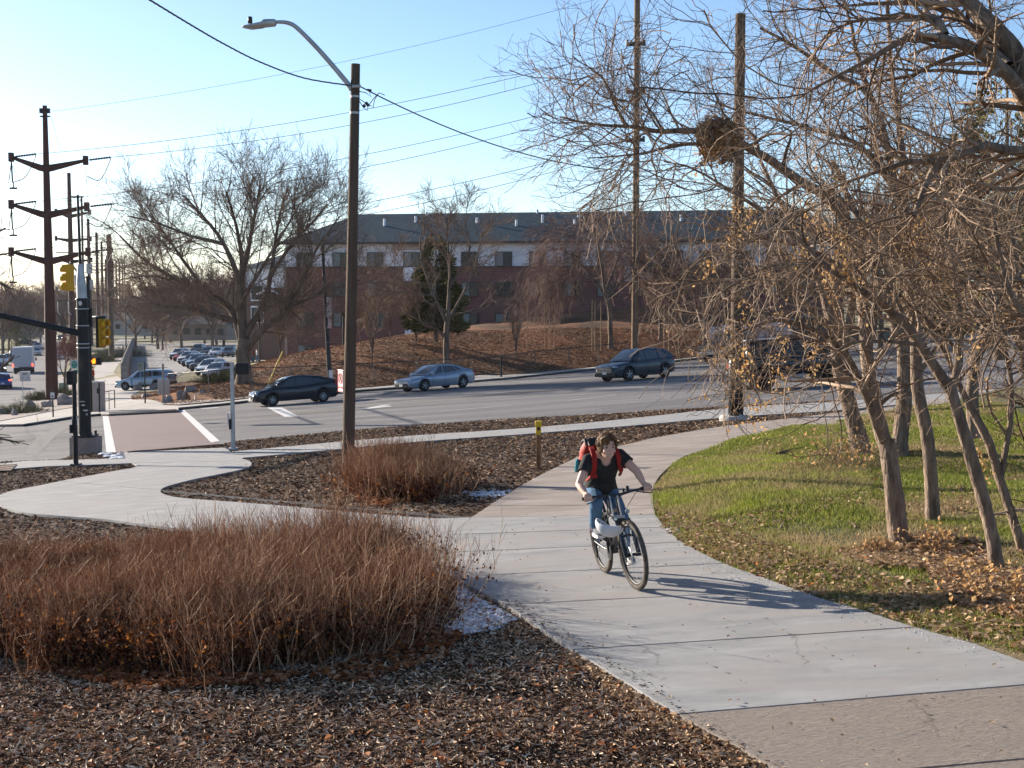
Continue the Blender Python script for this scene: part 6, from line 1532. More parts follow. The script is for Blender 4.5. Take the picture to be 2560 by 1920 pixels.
cr_ = Vector((.89,0,.66))
fk_.tube([cr_+Vector((0,-.075,0)), cr_+Vector((0,.075,0))], .022, 10)
fk_.build('fork_crown', M_bframe, bike)
for s in (-1,1): MB().tube([Vector((1.0,s*.066,.50)), ax+Vector((0,s*.066,-.02))], .023, 10).build('fork_leg', M_bframe, bike)
for s in (-1,1): MB().tube([cr_+Vector((0,s*.066,0)), Vector((1.01,s*.066,.49))], .016, 10).build('stanchion', M_fork, bike)
MB().tube([(1.0,.0,.54),(.99,-.066,.52)],.014,8).tube([(1.0,.0,.54),(.99,.066,.52)],.014,8).build('fork_arch', M_bframe, bike)
BC = Vector((.85,0,.915)); cs, sn = math.cos(STEER), math.sin(STEER)
bar = lambda y, dx=0.0, dz=0.0: Vector((BC.x+dx-sn*y-.03*abs(y/.33), BC.y+cs*y, BC.z+dz+.02*min(1,abs(y)/.15)))
hb = MB().tube([bar(y) for y in (-.36,-.2,-.09,0,.09,.2,.36)], [.012,.012,.014,.016,.014,.012,.012], 10); hb.build('handlebar', M_bframe, bike)
MB().tube([ht1, (.80,0,.88)], .02, 10).tube([(.80,0,.88), BC], .022, 10).build('stem', M_bframe, bike)
for s in (-1,1):
    MB().tube([bar(s*.25), bar(s*.37)], .018, 10).build('grip', M_plastic, bike)
    MB().tube([bar(s*.20,.03,-.01), bar(s*.26,.075,-.03), bar(s*.35,.08,-.045)], .006, 6).tube([bar(s*.19),bar(s*.20,.035,-.012)],.012,6).build('brake_lever', M_darkm, bike)
    MB().tube([bar(s*.2,.03), bar(s*.12,.14,-.03), (.93,s*.05,.80), (.90,s*.03,.74)], .0035, 5).build('brake_cable', M_darkm, bike)
MB().tube([bar(.11), bar(.11,0,.06)], .014, 8).build('bell', M_darkm, bike); MB().tube([bar(.06), bar(.06,.02,.05)], .010, 8).build('light_mount', M_darkm, bike)
# two pale legs of a front bracket and a round reflector
MB().tube([bar(-.10,.03),bar(-.10,.09,-.20)], .008, 6).tube([bar(-.02,.03),bar(-.02,.09,-.20)], .008, 6).tube([bar(-.13,.09,-.205),bar(.01,.09,-.205)], .014, 6).build('bar_bracket', M_grey, bike)
o = MB().lathe([(0,0),(.022,0),(.022,.012),(0,.014)], 16, Matrix.Rotation(R(90),4,'Y')).build('reflector', M_head, bike); o.location = (.95,.04,.76)
sd_ = MB(); 
secs = [[(x, w*math.cos(a), .835+zz+.022*math.sin(a)) for a in [2*math.pi*k/14 for k in range(15)]] for x, w, zz in ((.04,.02,.02),(.06,.07,.015),(.12,.075,0),(.2,.045,0),(.29,.022,.0),(.31,.01,-.005))]
sd_.grid(secs); sd_.build('saddle', M_plastic, bike); MB().tube([st, (.20,0,.82)], .0145, 10).build('seatpost', M_bframe, bike)
My = Matrix.Translation(BB) @ Matrix.Rotation(R(90),4,'X')
MB().lathe([(.03,.05),(.085,.05),(.088,.053),(.085,.056),(.03,.056)], 30, My).build('chainring', M_darkm, bike)
ca = R(78)
P1 = BB+Vector((.17*math.cos(ca),-.075,.17*math.sin(ca))); P2 = BB+Vector((-.17*math.cos(ca),.075,-.17*math.sin(ca)))
MB().tube([BB+Vector((0,-.055,0)), P1], .012, 8).tube([BB+Vector((0,.055,0)), P2], .012, 8).tube([BB+Vector((0,-.06,0)),BB+Vector((0,.06,0))],.014,8).build('crank', M_darkm, bike)
for p, s in ((P1,-1),(P2,1)): MB().box(p+Vector((0,s*.06,0)),(.09,.10,.018)).build('pedal', M_plastic, bike, bevel=.004)
MB().tube([BB+Vector((.0,-.052,.088)),(0,-.045,WR+.05)],.005,5).tube([BB+Vector((.0,-.052,-.088)),(0.02,-.045,WR-.10)],.005,5).build('chain', M_darkm, bike)
MB().lathe([(.02,.040),(.055,.040),(.05,.05),(.03,.06)], 20, Matrix.Translation((0,0,WR)) @ Matrix.Rotation(R(90),4,'X')).build('cassette', M_grey, bike)
MB().tube([(0,-.06,WR-.03),(.03,-.065,WR-.10),(.01,-.065,WR-.17)],.012,6).build('derailleur', M_darkm, bike)

# --- the body
J = {}
hip = {-1: Vector((.22,-.085,.90)), 1: Vector((.22,.085,.90))}
knee = {-1: Vector((.61,-.165,.835)), 1: Vector((.57,.10,.615))}
foot_c = {-1: P1+Vector((0,-.075,.012)), 1: P2+Vector((0,.075,.012))}
ankle = {-1: foot_c[-1]+Vector((-.10,0,.085)), 1: foot_c[1]+Vector((-.10,0,.10))}
shd = {-1: Vector((.525,-.165,1.265)), 1: Vector((.525,.165,1.265))}
elb = {-1: Vector((.625,-.32,1.05)), 1: Vector((.665,.28,1.095))}
hnd = {-1: bar(-.315), 1: bar(.315)}
wr_ = {s: hnd[s]+Vector((-.055,-s*.005,.035)) for s in (-1,1)}
torso = [((.205,0,.85),.135,.10),((.225,0,.90),.16,.12),((.265,0,.975),.150,.112),((.325,0,1.052),.132,.10),((.39,0,1.125),.142,.112),((.45,0,1.195),.158,.118),((.505,0,1.265),.165,.098),((.55,0,1.31),.115,.070),((.57,0,1.33),.06,.05)]
HC = Vector((.695,0,1.385)); HM = Matrix.Rotation(R(-6),3,'X') @ Matrix.Rotation(R(3),3,'Y')
b = MB(); loft(b, torso)
chain(b, [(.55,0,1.30),(.60,0,1.335),(.645,0,1.355)], [.058,.052,.052])
sph(b, HC, .1, (.93,.76,1.14), 20, HM); sph(b, HC+HM @ Vector((.035,0,-.058)), .055, (1.0,.92,1.0), 14)
sph(b, HC+HM @ Vector((.072,0,-.085)), .022, n=10); sph(b, HC+HM @ Vector((.098,0,-.022)), .016, (1.1,.8,1.0), 10); sph(b, HC+HM @ Vector((.090,0,.005)), .011, (1,.7,1.6), 10)
for s in (-1,1):
    sph(b, HC+HM @ Vector((-.005,s*.078,-.02)), .026, (.6,.35,1.1), 10); sph(b, HC+HM @ Vector((.070,s*.042,-.03)), .024, n=10)
    chain(b, [hip[s], hip[s].lerp(knee[s],.5), knee[s], knee[s].lerp(ankle[s],.35), ankle[s]], [.085,.072,.054,.052,.036])
    chain(b, [shd[s]+Vector((-.02,-s*.04,.0)), shd[s], shd[s].lerp(elb[s],.5), elb[s], elb[s].lerp(wr_[s],.35), wr_[s]], [.058,.055,.046,.040,.040,.026])
    H = hnd[s]
    chain(b, [wr_[s], H+Vector((-.015,0,.032)), H+Vector((.012,0,.033))], [.026,.026,.020])
    for y_ in (-.018,.018): chain(b, [wr_[s], H+Vector((.0,y_,.033)), H+Vector((.016,y_,.031))], [.02,.017,.012], 8)
    for i, y_ in enumerate((-.033,-.011,.011,.033)):
        l = (1.0,1.08,1.03,.88)[i if s > 0 else 3-i]
        chain(b, [H+Vector((.008,y_,.033)), H+Vector((.033*l,y_,.024)), H+Vector((.041*l,y_,-.004)), H+Vector((.022,y_,-.027)), H+Vector((.002,y_,-.027))], [.0105,.0105,.0098,.009,.008], 8)
    chain(b, [H+Vector((-.028,-s*.012,.022)), H+Vector((-.014,-s*.043,.006)), H+Vector((.006,-s*.050,-.018)), H+Vector((.022,-s*.046,-.026))], [.014,.012,.010,.009], 8)
union('body', b, .0075, M_skin, rider, 3)
# face details
for s in (-1,1):
    o = MB(); sph(o, HC+HM @ Vector((.083,s*.032,.006)), .011, (.6,1.1,.7), 10); o.build('eye', mat('eye_dark', (0.05,0.035,0.03), .3), rider)
    P = [HC+HM @ Vector((.088-.006*abs(t-.4),s*(.018+.032*t),.028+.006*math.sin(t*3))) for t in [i/5 for i in range(6)]]; MB().tube(P, .0042, 6).build('eyebrow', M_hair, rider)
MB().tube([HC+HM @ Vector((.090-.05*t*t,.026*t,-.058)) for t in (-1,-.5,0,.5,1)], [.003,.005,.006,.005,.003], 8).build('lips', mat('lips', (0.45,0.17,0.14), .5), rider)
# hair: a cap cut round the face with a swept fringe
h = MB(); sph(h, HC+Vector((-.022,0,.022)), .1, (1.12,.98,1.16), 22, HM)
sph(h, HC+HM @ Vector((.045,-.03,.092)), .045, (1.0,1.3,.6), 12); sph(h, HC+HM @ Vector((.030,-.060,.055)), .036, (.95,.75,1.4), 12); sph(h, HC+HM @ Vector((.005,-.082,.01)), .026, (1,.6,1.5), 12)
sph(h, HC+HM @ Vector((.035,.055,.070)), .034, (1.0,.8,1.3), 12); sph(h, HC+HM @ Vector((0.0,.08,.02)), .024, (1,.6,1.5), 12); sph(h, HC+HM @ Vector((-.06,0,-.045)), .06, (1,1.2,1), 12)
HMi = HM.inverted()
def hk(c):
    p = HMi @ (Vector(c)-HC); fringe = .050-.35*min(0, p.y+.01)*-1*0 + (0.02 if p.y > 0 else -.012)
    if p.x > .035 and p.z < fringe and abs(p.y) < .066: return False
    if p.x > -.02 and p.z < -.045: return False
    return p.z > -.11
ho = union('hair', h, .008, M_hair, rider, 2, hk, solid=.006)
gg = np.random.default_rng(3); locks = []
for i in range(340):
    a = gg.uniform(-math.pi, math.pi); e = gg.uniform(.05, 1.3)
    d = Vector((math.cos(a)*math.cos(e), math.sin(a)*math.cos(e), math.sin(e)))
    if d.x > .35 and d.z < .55: continue
    p0 = HC+Vector((-.022,0,.022))+HM @ Vector((d.x*.114,d.y*.099,d.z*.118)); t_ = Vector((.3*abs(d.x)+.05, (-.6 if d.x > .1 else .4*math.copysign(1,d.y)), -.8)); t_ = (t_-d*t_.dot(d)).normalized()
    locks.append([tuple(p0-t_*.02), tuple(p0+d*.007), tuple(p0+t_*.024+d*.003), tuple(p0+t_*.045-d*.008)])
Pn = np.array(locks); V, Q = tubes(Pn, np.tile(np.array([.003,.005,.004,.001]), (len(Pn),1)), 4); link('hair_locks', np_mesh('hair_locks', V, Q, 4, True), M_hair, ho)['kind'] = 'stuff'
# T-shirt
t_ = MB(); loft(t_, [((.235,0,.915),.168,.128)]+torso[2:8], infl=.013)
sph(t_, (.46,-.06,1.145), .066, (1,1,.95), 12); sph(t_, (.46,.06,1.145), .066, (1,1,.95), 12); sph(t_, (.365,0,.975), .10, (.7,1.25,1), 12)
for s in (-1,1): chain(t_, [shd[s]+Vector((-.03,-s*.07,.0)), shd[s], shd[s].lerp(elb[s],.52)], [.066,.068,.066])
def tk(c):
    if (c.y/.062)**2+((c.z-1.315)/.135)**2 < 1 and c.x > .50: return False
    if (c.y/.075)**2+((c.x-.585)/.09)**2 < 1 and c.z > 1.295: return False
    for s in (-1,1):
        a = shd[s]; d = (elb[s]-shd[s]); L = d.length; d = d/L; q = c-a; al = q.dot(d)
        if al > L*.50 and (q-d*al).length < .085: return False
    return True
union('t_shirt', t_, .009, M_shirt, rider, 5, tk, solid=.006)
# jeans
j_ = MB(); loft(j_, torso[:3], infl=.010)
for s in (-1,1): chain(j_, [hip[s]+Vector((-.01,0,0)), hip[s].lerp(knee[s],.5), knee[s], knee[s].lerp(ankle[s],.4), knee[s].lerp(ankle[s],.88)], [.098,.086,.068,.064,.058])
union('jeans', j_, .010, M_denim, rider, 3, lambda c: c.z < .965, solid=.004)
for s in (-1,1):
    f_ = foot_c[s]; sh = MB()
    secs = []
    for x, w, zt in ((-.135,.02,.05),(-.125,.034,.09),(-.08,.037,.10),(-.03,.038,.085),(.03,.046,.062),(.09,.048,.045),(.125,.035,.036),(.142,.012,.025)):
        secs.append([(f_.x+x, f_.y+w*math.cos(a), f_.z+.02+(zt/2)+(zt/2)*math.sin(a)) for a in [2*math.pi*k/14 for k in range(15)]])
    sh.grid([list(reversed(q_)) for q_ in secs]); so = sh.build('shoe', mat('grey_canvas', (0.10,0.11,0.13), .85, (0.16,0.17,0.2), 20), rider)
    MB().prism([(f_.x-.138,f_.y-.03),(f_.x-.1,f_.y-.041),(f_.x+.05,f_.y-.052),(f_.x+.115,f_.y-.044),(f_.x+.148,f_.y),(f_.x+.115,f_.y+.044),(f_.x+.05,f_.y+.052),(f_.x-.1,f_.y+.041),(f_.x-.138,f_.y+.03)], f_.z, f_.z+.028).build('sole', M_signw, so)
    lc_ = MB()
    for k in range(5): lc_.tube([(f_.x-.03+k*.022,f_.y-.022,f_.z+.108-k*.011),(f_.x-.03+k*.022,f_.y,f_.z+.118-k*.011),(f_.x-.03+k*.022,f_.y+.022,f_.z+.108-k*.011)], .003, 5)
    lc_.build('laces', M_signw, so)['kind'] = 'stuff'
    MB().lathe([(.047,-.03),(.044,.03)], 14, Matrix.Translation(ankle[s])).build('sock', mat('sock', (0.30,0.07,0.09), .9, (0.10,0.12,0.18), 9), rider)
# rucksack
pack = empty('backpack', label='red and black rucksack on the cyclist\'s back', cat='backpack', mtx=MB0)
sp_dir = (Vector(torso[6][0])-Vector(torso[3][0])).normalized(); bk = Vector((-sp_dir.z,0,sp_dir.x))
Mk = Matrix(((sp_dir.x,0,bk.x),(0,1,0),(sp_dir.z,0,bk.z))).to_4x4(); Mk.translation = Vector((.405,-.03,1.165))+bk*.19
pk_ = MB()
for (x, w, d0, d1) in ((-.25,.10,-.06,.04),(-.23,.15,-.10,.09),(-.1,.175,-.11,.13),(.08,.175,-.11,.12),(.19,.15,-.10,.08),(.235,.10,-.07,.03)):
    pass
rings = []
for (x, w, d0, d1) in ((-.23,.10,-.06,.02),(-.21,.14,-.09,.06),(-.1,.145,-.09,.085),(.08,.14,-.09,.08),(.17,.12,-.08,.05),(.205,.08,-.05,.01)):
    rings.append([Mk @ Vector((x, w*math.copysign(abs(math.cos(a))**.6, math.cos(a)), (d0+d1)/2+(d1-d0)/2*math.copysign(abs(math.sin(a))**.6, math.sin(a)))) for a in [2*math.pi*k/20 for k in range(21)]])
pk_.grid(rings); pk_.add(rings[0][:-1], [tuple(range(20))]); pk_.add(rings[-1][:-1], [tuple(reversed(range(20)))]); pk_.build('bag', M_red, pack)
l_ = MB()
for y_ in (-.10,.0,.10): l_.tube([Mk @ Vector((x, y_, z)) for x, z in ((.18,-.03),(.20,.03),(.12,.09),(-.1,.10),(-.21,.065))], .016, 6)
l_.build('webbing', M_plastic, pack)['kind'] = 'stuff'
l_ = MB(); l_.box((.205,0,-.03),(.04,.18,.12), mtx=Mk); l_.build('lid', M_plastic, pack, bevel=.02)
o = MB(); chain(o, [Mk @ Vector((-.20,-.165,.0)), Mk @ Vector((-.06,-.165,.0))], [.022,.022]); o.build('water_bottle', mat('teal_bottle', (0.03,0.24,0.30), .3), pack)
for s in (-1,1):
    P = [Mk @ Vector((.20,s*.07+.035,-.10)), Vector((.475,s*.105,1.385)), Vector((.56,s*.115,1.35)), Vector((.605,s*.125,1.27)), Vector((.585,s*.135,1.18)), Vector((.52,s*.160,1.10)), Vector((.40,s*.175,1.05))]
    C_ = [Vector(tuple(v)) for v in cr3([np.array(tuple(v)) for v in P], 4)]; rows_ = []
    for i, c_ in enumerate(C_):
        t = (C_[min(i+1,len(C_)-1)]-C_[max(i-1,0)]).normalized(); w = Vector((0,1,0)); w = (w-t*w.dot(t)).normalized(); n_ = t.cross(w); wd = .025 if i < 20 else .012
        rows_.append([c_+w*wd*a+n_*b_*.009 for a, b_ in ((-1,-1),(1,-1),(1,1),(-1,1),(-1,-1))])
    MB().grid(rows_, False).build('shoulder_strap', M_red if s < 0 else mat('dark_red_nylon', (0.30,0.02,0.015), .7), pack, bevel=.004)
MB().box((.545,-.13,1.105),(.03,.06,.06)).build('strap_pad', M_red, pack, bevel=.015)
# helmet hanging from the bar
hm = empty('helmet', label='white cycling helmet hanging upside down from the handlebar', cat='helmet', mtx=MB0)
Mh = Matrix.Translation((.98,-.165,.665)) @ Matrix.Rotation(R(-28),4,'X') @ Matrix.Rotation(R(35),4,'Z')
P = []
for i in range(9):
    th = R(90)*i/8; P.append([Mh @ Vector((.135*math.cos(th)*math.cos(a), .10*math.cos(th)*math.sin(a)*1.05, -.10*math.sin(th)+.02*math.cos(2*a)*math.cos(th))) for a in [2*math.pi*k/28 for k in range(29)]])
o = MB().grid(P).build('shell', mat('white_shell', (0.58,0.58,0.60), .35), hm); md = o.modifiers.new('s','SOLIDIFY'); md.thickness = .02; md.offset = -1
for k in range(14):
    a = R(25.7)*k
    for th0, th1 in ((.25,.62),(.75,1.15)):
        V = []
        for t in (th0, th1):
            for da in (-.07,.07): V.append(Mh @ Vector((.137*math.cos(t)*math.cos(a+da), .107*math.cos(t)*math.sin(a+da), -.102*math.sin(t)+.02*math.cos(2*a)*math.cos(t)))*1.0)
        c_ = sum(V, Vector())/4; out = (c_-Mh @ Vector((0,0,0))).normalized()*.003; V = [v+out for v in V]
        MB().add(V+[v-out*3 for v in V], [(0,1,3,2),(4,6,7,5),(0,4,5,1),(1,5,7,3),(3,7,6,2),(2,6,4,0)]).build('vent', M_signb, hm)
MB().tube([Mh @ Vector((-.09,.06,.01)), Vector((.93,-.12,.78)), bar(-.12), Vector((.95,-.16,.78)), Mh @ Vector((.08,.07,.01))], .006, 5).build('chin_strap', M_plastic, hm)

# two people far off by the parked cars
def small_person(px, py, shirt, legs, lab, off=.15):
    p = G(px, py, off); r = empty('person', tuple(p), 0, lab, 'person')
    b = MB(); loft(b, [((0,0,.85),.15,.1),((0,0,1.05),.14,.1),((0,0,1.3),.19,.12),((0,0,1.45),.12,.08)]); chain(b, [(0,0,1.4),(0,0,1.55)], [.06,.055]); sph(b, (0,0,1.63), .1, (1,.85,1.15))
    for s in (-1,1): chain(b, [(0,s*.18,1.38),(.03,s*.25,1.12),(.08,s*.22,.88)], [.055,.045,.035]); chain(b, [(0,s*.09,.9),(.05*s,s*.1,.48),(.08*s,s*.1,.06)], [.085,.06,.045])
    union('body', b, .03, M_skin, r, 2)
    t = MB(); loft(t, [((0,0,.88),.17,.12),((0,0,1.05),.155,.12),((0,0,1.3),.205,.135),((0,0,1.46),.12,.09)])
    for s in (-1,1): chain(t, [(0,s*.18,1.38),(.03,s*.25,1.12),(.07,s*.225,.93)], [.07,.06,.05])
    union('jacket', t, .03, shirt, r, 2)
    t = MB()
    for s in (-1,1): chain(t, [(0,s*.09,.92),(.05*s,s*.1,.48),(.08*s,s*.1,.1)], [.10,.075,.06])
    union('trousers', t, .03, legs, r, 2); h = MB(); sph(h, (-.02,0,1.66), .108, (1,.9,1.05)); union('hair', h, .03, M_hair, r, 1)
small_person(633, 906, M_red, M_denim, 'distant person in red walking between the tree trunk and the flats')
small_person(643, 906, M_signw, M_denim, 'distant person in a pale top right of the one in red')
small_person(233, 962, M_red, M_blk, 'person in red glimpsed between the signal mast and the beige cabinet')
# ------------------------------------------------------------------ shrubs, mulch chips, grass, leaves, rocks, far woods
g0 = np.random.default_rng(42)
M_stem = island_mat('shrub_stems', [(0,(0.11,0.042,0.020)),(0.45,(0.25,0.122,0.067)),(0.78,(0.45,0.26,0.15)),(1,(0.70,0.49,0.31))], 0.6)  # palest stops put sunlit glints into the stem colour
M_sleaf = island_mat('shrub_dead_leaves', [(0,(0.030,0.010,0.006)),(0.6,(0.085,0.032,0.017)),(0.9,(0.22,0.080,0.030)),(1,(0.52,0.20,0.03))], 0.75, trans=0.25)
def rand_in(poly, n, g=g0):
    P = np.array(poly); x0, y0 = P.min(0); x1, y1 = P.max(0); out = []
    while sum(len(o) for o in out) < n:
        q = np.stack([g.uniform(x0, x1, n*2), g.uniform(y0, y1, n*2)], 1); out.append(q[pip(poly, q[:,0], q[:,1])])
    return np.concatenate(out)[:n]
def shrub(poly, n, h, label, nleaf, clumps, seed, spread=0.35, r=0.0042, off=0.1, centre_h=None, leaf=0.033, leaftop=0.55):
    g = np.random.default_rng(seed); P = np.array(poly); c = P.mean(0)
    cl = rand_in(poly, clumps, g); B = cl[g.integers(0, clumps, n)]+g.normal(size=(n,2))*spread*.55
    zb = hz(B[:,0], B[:,1])+off; root = empty('shrub', (c[0], c[1], float(hz(*c))+off), 0, label, 'shrub')
    H = g.uniform(h*.62, h*1.08, n)*(1+.12*np.sin(B[:,0]*1.7)+.1*np.sin(B[:,1]*2.1+1))
    ch = g.uniform(.78,1.12,clumps); H *= ch[np.argmin(((B[:,None]-cl[None])**2).sum(-1), 1)]; H *= np.where(g.random(n) < .04, g.uniform(1.1,1.45,n), 1)
    if centre_h is not None: H *= centre_h(B[:,0], B[:,1])
    K = 7; C = np.zeros((n,K,3)); C[:,0] = np.c_[B, zb]
    # distance to the edge bends outer stems outwards
    from_c = B-cl[np.argmin(((B[:,None]-cl[None])**2).sum(-1), 1)]
    d = np.c_[from_c*1.1+g.normal(size=(n,2))*.26, np.full(n,1.0)]; d = unit(d)
    for k in range(1,K):
        d = unit(d+g.normal(size=(n,3))*.13+np.array([0,0,.10])); C[:,k] = C[:,k-1]+d*(H/(K-1))[:,None]
    R0 = (r*g.uniform(.6,1.3,n))[:,None]*np.linspace(1,.35,K)[None]
    T1, R1 = spawn(C, R0, 5, None, (20,60), K=4, t0=.25, rad_f=.7, wander=.2, up=.25, length=(h*.10,h*.34), tip=.5, g=g); R1 = np.maximum(R1, r*.28)
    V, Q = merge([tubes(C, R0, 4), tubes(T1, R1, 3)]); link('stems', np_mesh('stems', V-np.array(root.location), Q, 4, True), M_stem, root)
    idx = g.integers(0, len(T1), nleaf); L = T1[idx, g.integers(0,4,nleaf)]+g.normal(size=(nleaf,3))*.03
    hh_ = (L[:,2]-hz(L[:,0], L[:,1])-off)/h; L = L[hh_ < leaftop*g.uniform(.5,1.25,len(L))]
    U2 = rand_in(poly, int(nleaf*.45), g); U2 = np.c_[U2, hz(U2[:,0], U2[:,1])+off+h*.52*g.random(len(U2))**1.2]; L = np.concatenate([L, U2])
    V, T = leaf_quads(L, leaf, g, 1.2, .3); link('leaves', np_mesh('leaves', V-np.array(root.location), T, 3), M_sleaf, root)
    return root
big_poly = gp([(-330,1640),(0,1655),(120,1685),(300,1705),(520,1700),(760,1675),(950,1625),(1060,1560),(1085,1500),(1070,1462),(980,1450),(860,1440),(640,1432),(400,1440),(150,1455),(-330,1470)], .1)
SHR1 = big_poly
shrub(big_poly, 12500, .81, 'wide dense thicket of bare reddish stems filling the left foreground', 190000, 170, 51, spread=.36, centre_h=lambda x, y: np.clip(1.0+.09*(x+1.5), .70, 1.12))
# the taller outlying whips
sp_ = gp([(895,1236),(960,1252),(1060,1264),(1090,1254),(1100,1226),(1070,1204),(1000,1192),(905,1205)], .1)
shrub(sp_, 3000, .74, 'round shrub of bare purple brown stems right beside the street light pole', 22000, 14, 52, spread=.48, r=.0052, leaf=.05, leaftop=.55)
# --- mulch chips
M_chip = island_mat('mulch_chips', [(0,(0.025,0.012,0.007)),(0.35,(0.12,0.060,0.032)),(0.60,(0.31,0.175,0.098)),(0.82,(0.62,0.42,0.26)),(1,(0.90,0.72,0.52))], 0.8, noise=(1.3, [(0,(0.015,0.008,0.005)),(0.5,(0.075,0.038,0.021)),(0.85,(0.22,0.13,0.08)),(1,(0.6,0.45,0.32))], 0.52, 0.66))  # palest stops also paint in glints; darker patches stand for shaded hollows
M_chipb = island_mat('bank_chips', [(0,(0.08,0.032,0.013)),(0.5,(0.25,0.108,0.045)),(0.85,(0.44,0.22,0.10)),(1,(0.74,0.54,0.34))], 0.85)
PATHS = [left_edge+right_edge[::-1], ul+ur[::-1], branch, tw+bw[::-1], tl+bl2[::-1]]
def chips(name, P2, length, off, m, lab, zf=hz, flat=.42, seed=1, aspect=.30):
    g = np.random.default_rng(seed); n = len(P2); z = zf(P2[:,0], P2[:,1])+off
    C = np.c_[P2, z]; a = g.uniform(0, 2*np.pi, n); pit = g.normal(size=n)*flat*.5; L = length*g.uniform(.45,1.5,n)**1.0; w = L*aspect*g.uniform(.5,1.6,n)
    u = np.stack([np.cos(a)*np.cos(pit), np.sin(a)*np.cos(pit), np.sin(pit)], 1); v = unit(np.cross(u, g.normal(size=(n,3))*.8+np.array([0,0,1.6]))); nn = np.cross(u, v)
    C[:,2] += np.abs(np.sin(pit))*L*.35+g.random(n)*length*.22
    hu, hv, hn = u*L[:,None]*.5, v*w[:,None]*.5, nn*w[:,None]*.22
    V = np.stack([C-hu-hv*.7, C-hu+hv*.7, C+hu+hv, C+hu-hv, C+hn*1.6-hu*.5, C+hn*1.6+hu*.6], 1).reshape(-1,3)
    i = np.arange(n)[:,None]*6
    T = np.concatenate([i+np.array([[q_]]).reshape(1,3) for q_ in ((0,3,4),(4,3,5),(3,2,5),(2,1,5),(5,1,4),(1,0,4))])
    o = link(name, np_mesh(name, V, T, 3), m); o['kind'] = 'stuff'; return o
def on_mulch(Q):
    ok = np.ones(len(Q), bool)
    for p in PATHS: ok &= ~pip(p, Q[:,0], Q[:,1])
    ok &= ~pip(LAWN, Q[:,0], Q[:,1]); ok &= pip(near_land, Q[:,0], Q[:,1]); return Q[ok]
near_poly = gp([(-150,1560),(1150,1440),(1260,1490),(1460,1620),(1720,1785),(2000,1950),(-150,1990)], .1)
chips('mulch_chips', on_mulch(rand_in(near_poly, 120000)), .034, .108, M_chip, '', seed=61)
mid_poly = gp([(-60,1150),(300,1128),(560,1104),(853,1074),(1280,1043),(1850,1008),(2100,1000),(2100,1035),(1500,1140),(1150,1310),(1150,1450),(600,1420),(-60,1420)], .1)
M_pale = island_mat('pale_chips', [(0,(0.30,0.19,0.11)),(0.5,(0.55,0.40,0.27)),(1,(0.85,0.72,0.56))], .8)
chips('pale_wood_chips', on_mulch(rand_in(near_poly, 15000)), .036, .122, M_pale, '', seed=65, flat=.7, aspect=.22)
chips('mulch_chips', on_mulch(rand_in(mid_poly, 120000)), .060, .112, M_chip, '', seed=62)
bankp = [p for p in bank]; q = rand_in(bankp, 120000)
q = q[(q[:,1] < 112)]
chips('bark_chips', q[:75000], .11, .170, M_chipb, '', seed=63, flat=.22)
chips('bark_chips', rand_in(bed, 5000), .09, .19, M_chipb, '', zf=Zp, seed=64)
# --- lawn: grass blades and fallen leaves
M_blade = island_mat('grass_blades', [(0,(0.095,0.12,0.020)),(0.55,(0.20,0.235,0.038)),(1,(0.38,0.35,0.11))], 0.6, noise=(0.55, [(0,(0.22,0.165,0.08)),(1,(0.46,0.36,0.20))], 0.50, 0.64), trans=0.35)
M_fall = island_mat('fallen_leaves', [(0,(0.15,0.08,0.04)),(0.4,(0.34,0.22,0.13)),(0.85,(0.54,0.38,0.24)),(0.97,(0.66,0.50,0.34)),(1,(0.55,0.16,0.02))], 0.75, trans=0.2)
def blades(P2, hgt, seed, w=.006):
    g = np.random.default_rng(seed); n = len(P2); z = zlawn(P2[:,0], P2[:,1])+.12; a = g.uniform(0, 2*np.pi, n); h = hgt*g.uniform(.5,1.4,n)
    lean = g.normal(size=(n,2))*.5*h[:,None]; s = np.stack([np.cos(a), np.sin(a)], 1)*(w*(P2[:,1]/14).clip(.8,3))[:,None]
    V = np.stack([np.c_[P2-s, z], np.c_[P2+s, z], np.c_[P2+lean, z+h]], 1).reshape(-1,3)
    return V, np.arange(3*n).reshape(-1,3)
gl = gp([(1626,1236),(1636,1302),(1718,1374),(1890,1448),(2124,1527),(2560,1655),(2800,1724),(3150,1640),(2950,1400),(2800,1150),(2500,1030),(2260,1031),(1990,1075),(1774,1123),(1687,1158)], .12)
q1 = rand_in(gl, 290000); pn = np.sin(q1[:,0]*1.3+2)*np.sin(q1[:,1]*.8)+.5*np.sin(q1[:,0]*3.1+q1[:,1]*2)
near_w = g0.random(len(q1)) < np.clip(0.45+.5*(pn > -.15), 0, 1)*np.clip(24/q1[:,1], .35, 1)
q1 = q1[near_w]
# brighter, thicker growth along the band behind the path bend
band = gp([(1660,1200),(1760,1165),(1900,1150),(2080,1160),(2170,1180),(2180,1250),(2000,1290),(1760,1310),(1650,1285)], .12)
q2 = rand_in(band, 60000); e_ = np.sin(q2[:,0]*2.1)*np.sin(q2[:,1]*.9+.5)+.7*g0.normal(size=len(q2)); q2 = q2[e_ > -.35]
V1_, T1_ = blades(q1, .055, 71); o = link('grass', np_mesh('grass', V1_, T1_, 3), M_blade); o['kind'] = 'stuff'
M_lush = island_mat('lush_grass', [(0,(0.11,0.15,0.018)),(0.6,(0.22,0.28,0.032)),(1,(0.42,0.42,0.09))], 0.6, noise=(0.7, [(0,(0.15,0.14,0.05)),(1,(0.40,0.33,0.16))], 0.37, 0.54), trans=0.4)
V1_, T1_ = blades(q2, .075, 72); o = link('grass', np_mesh('grass', V1_, T1_, 3), M_lush); o['kind'] = 'stuff'
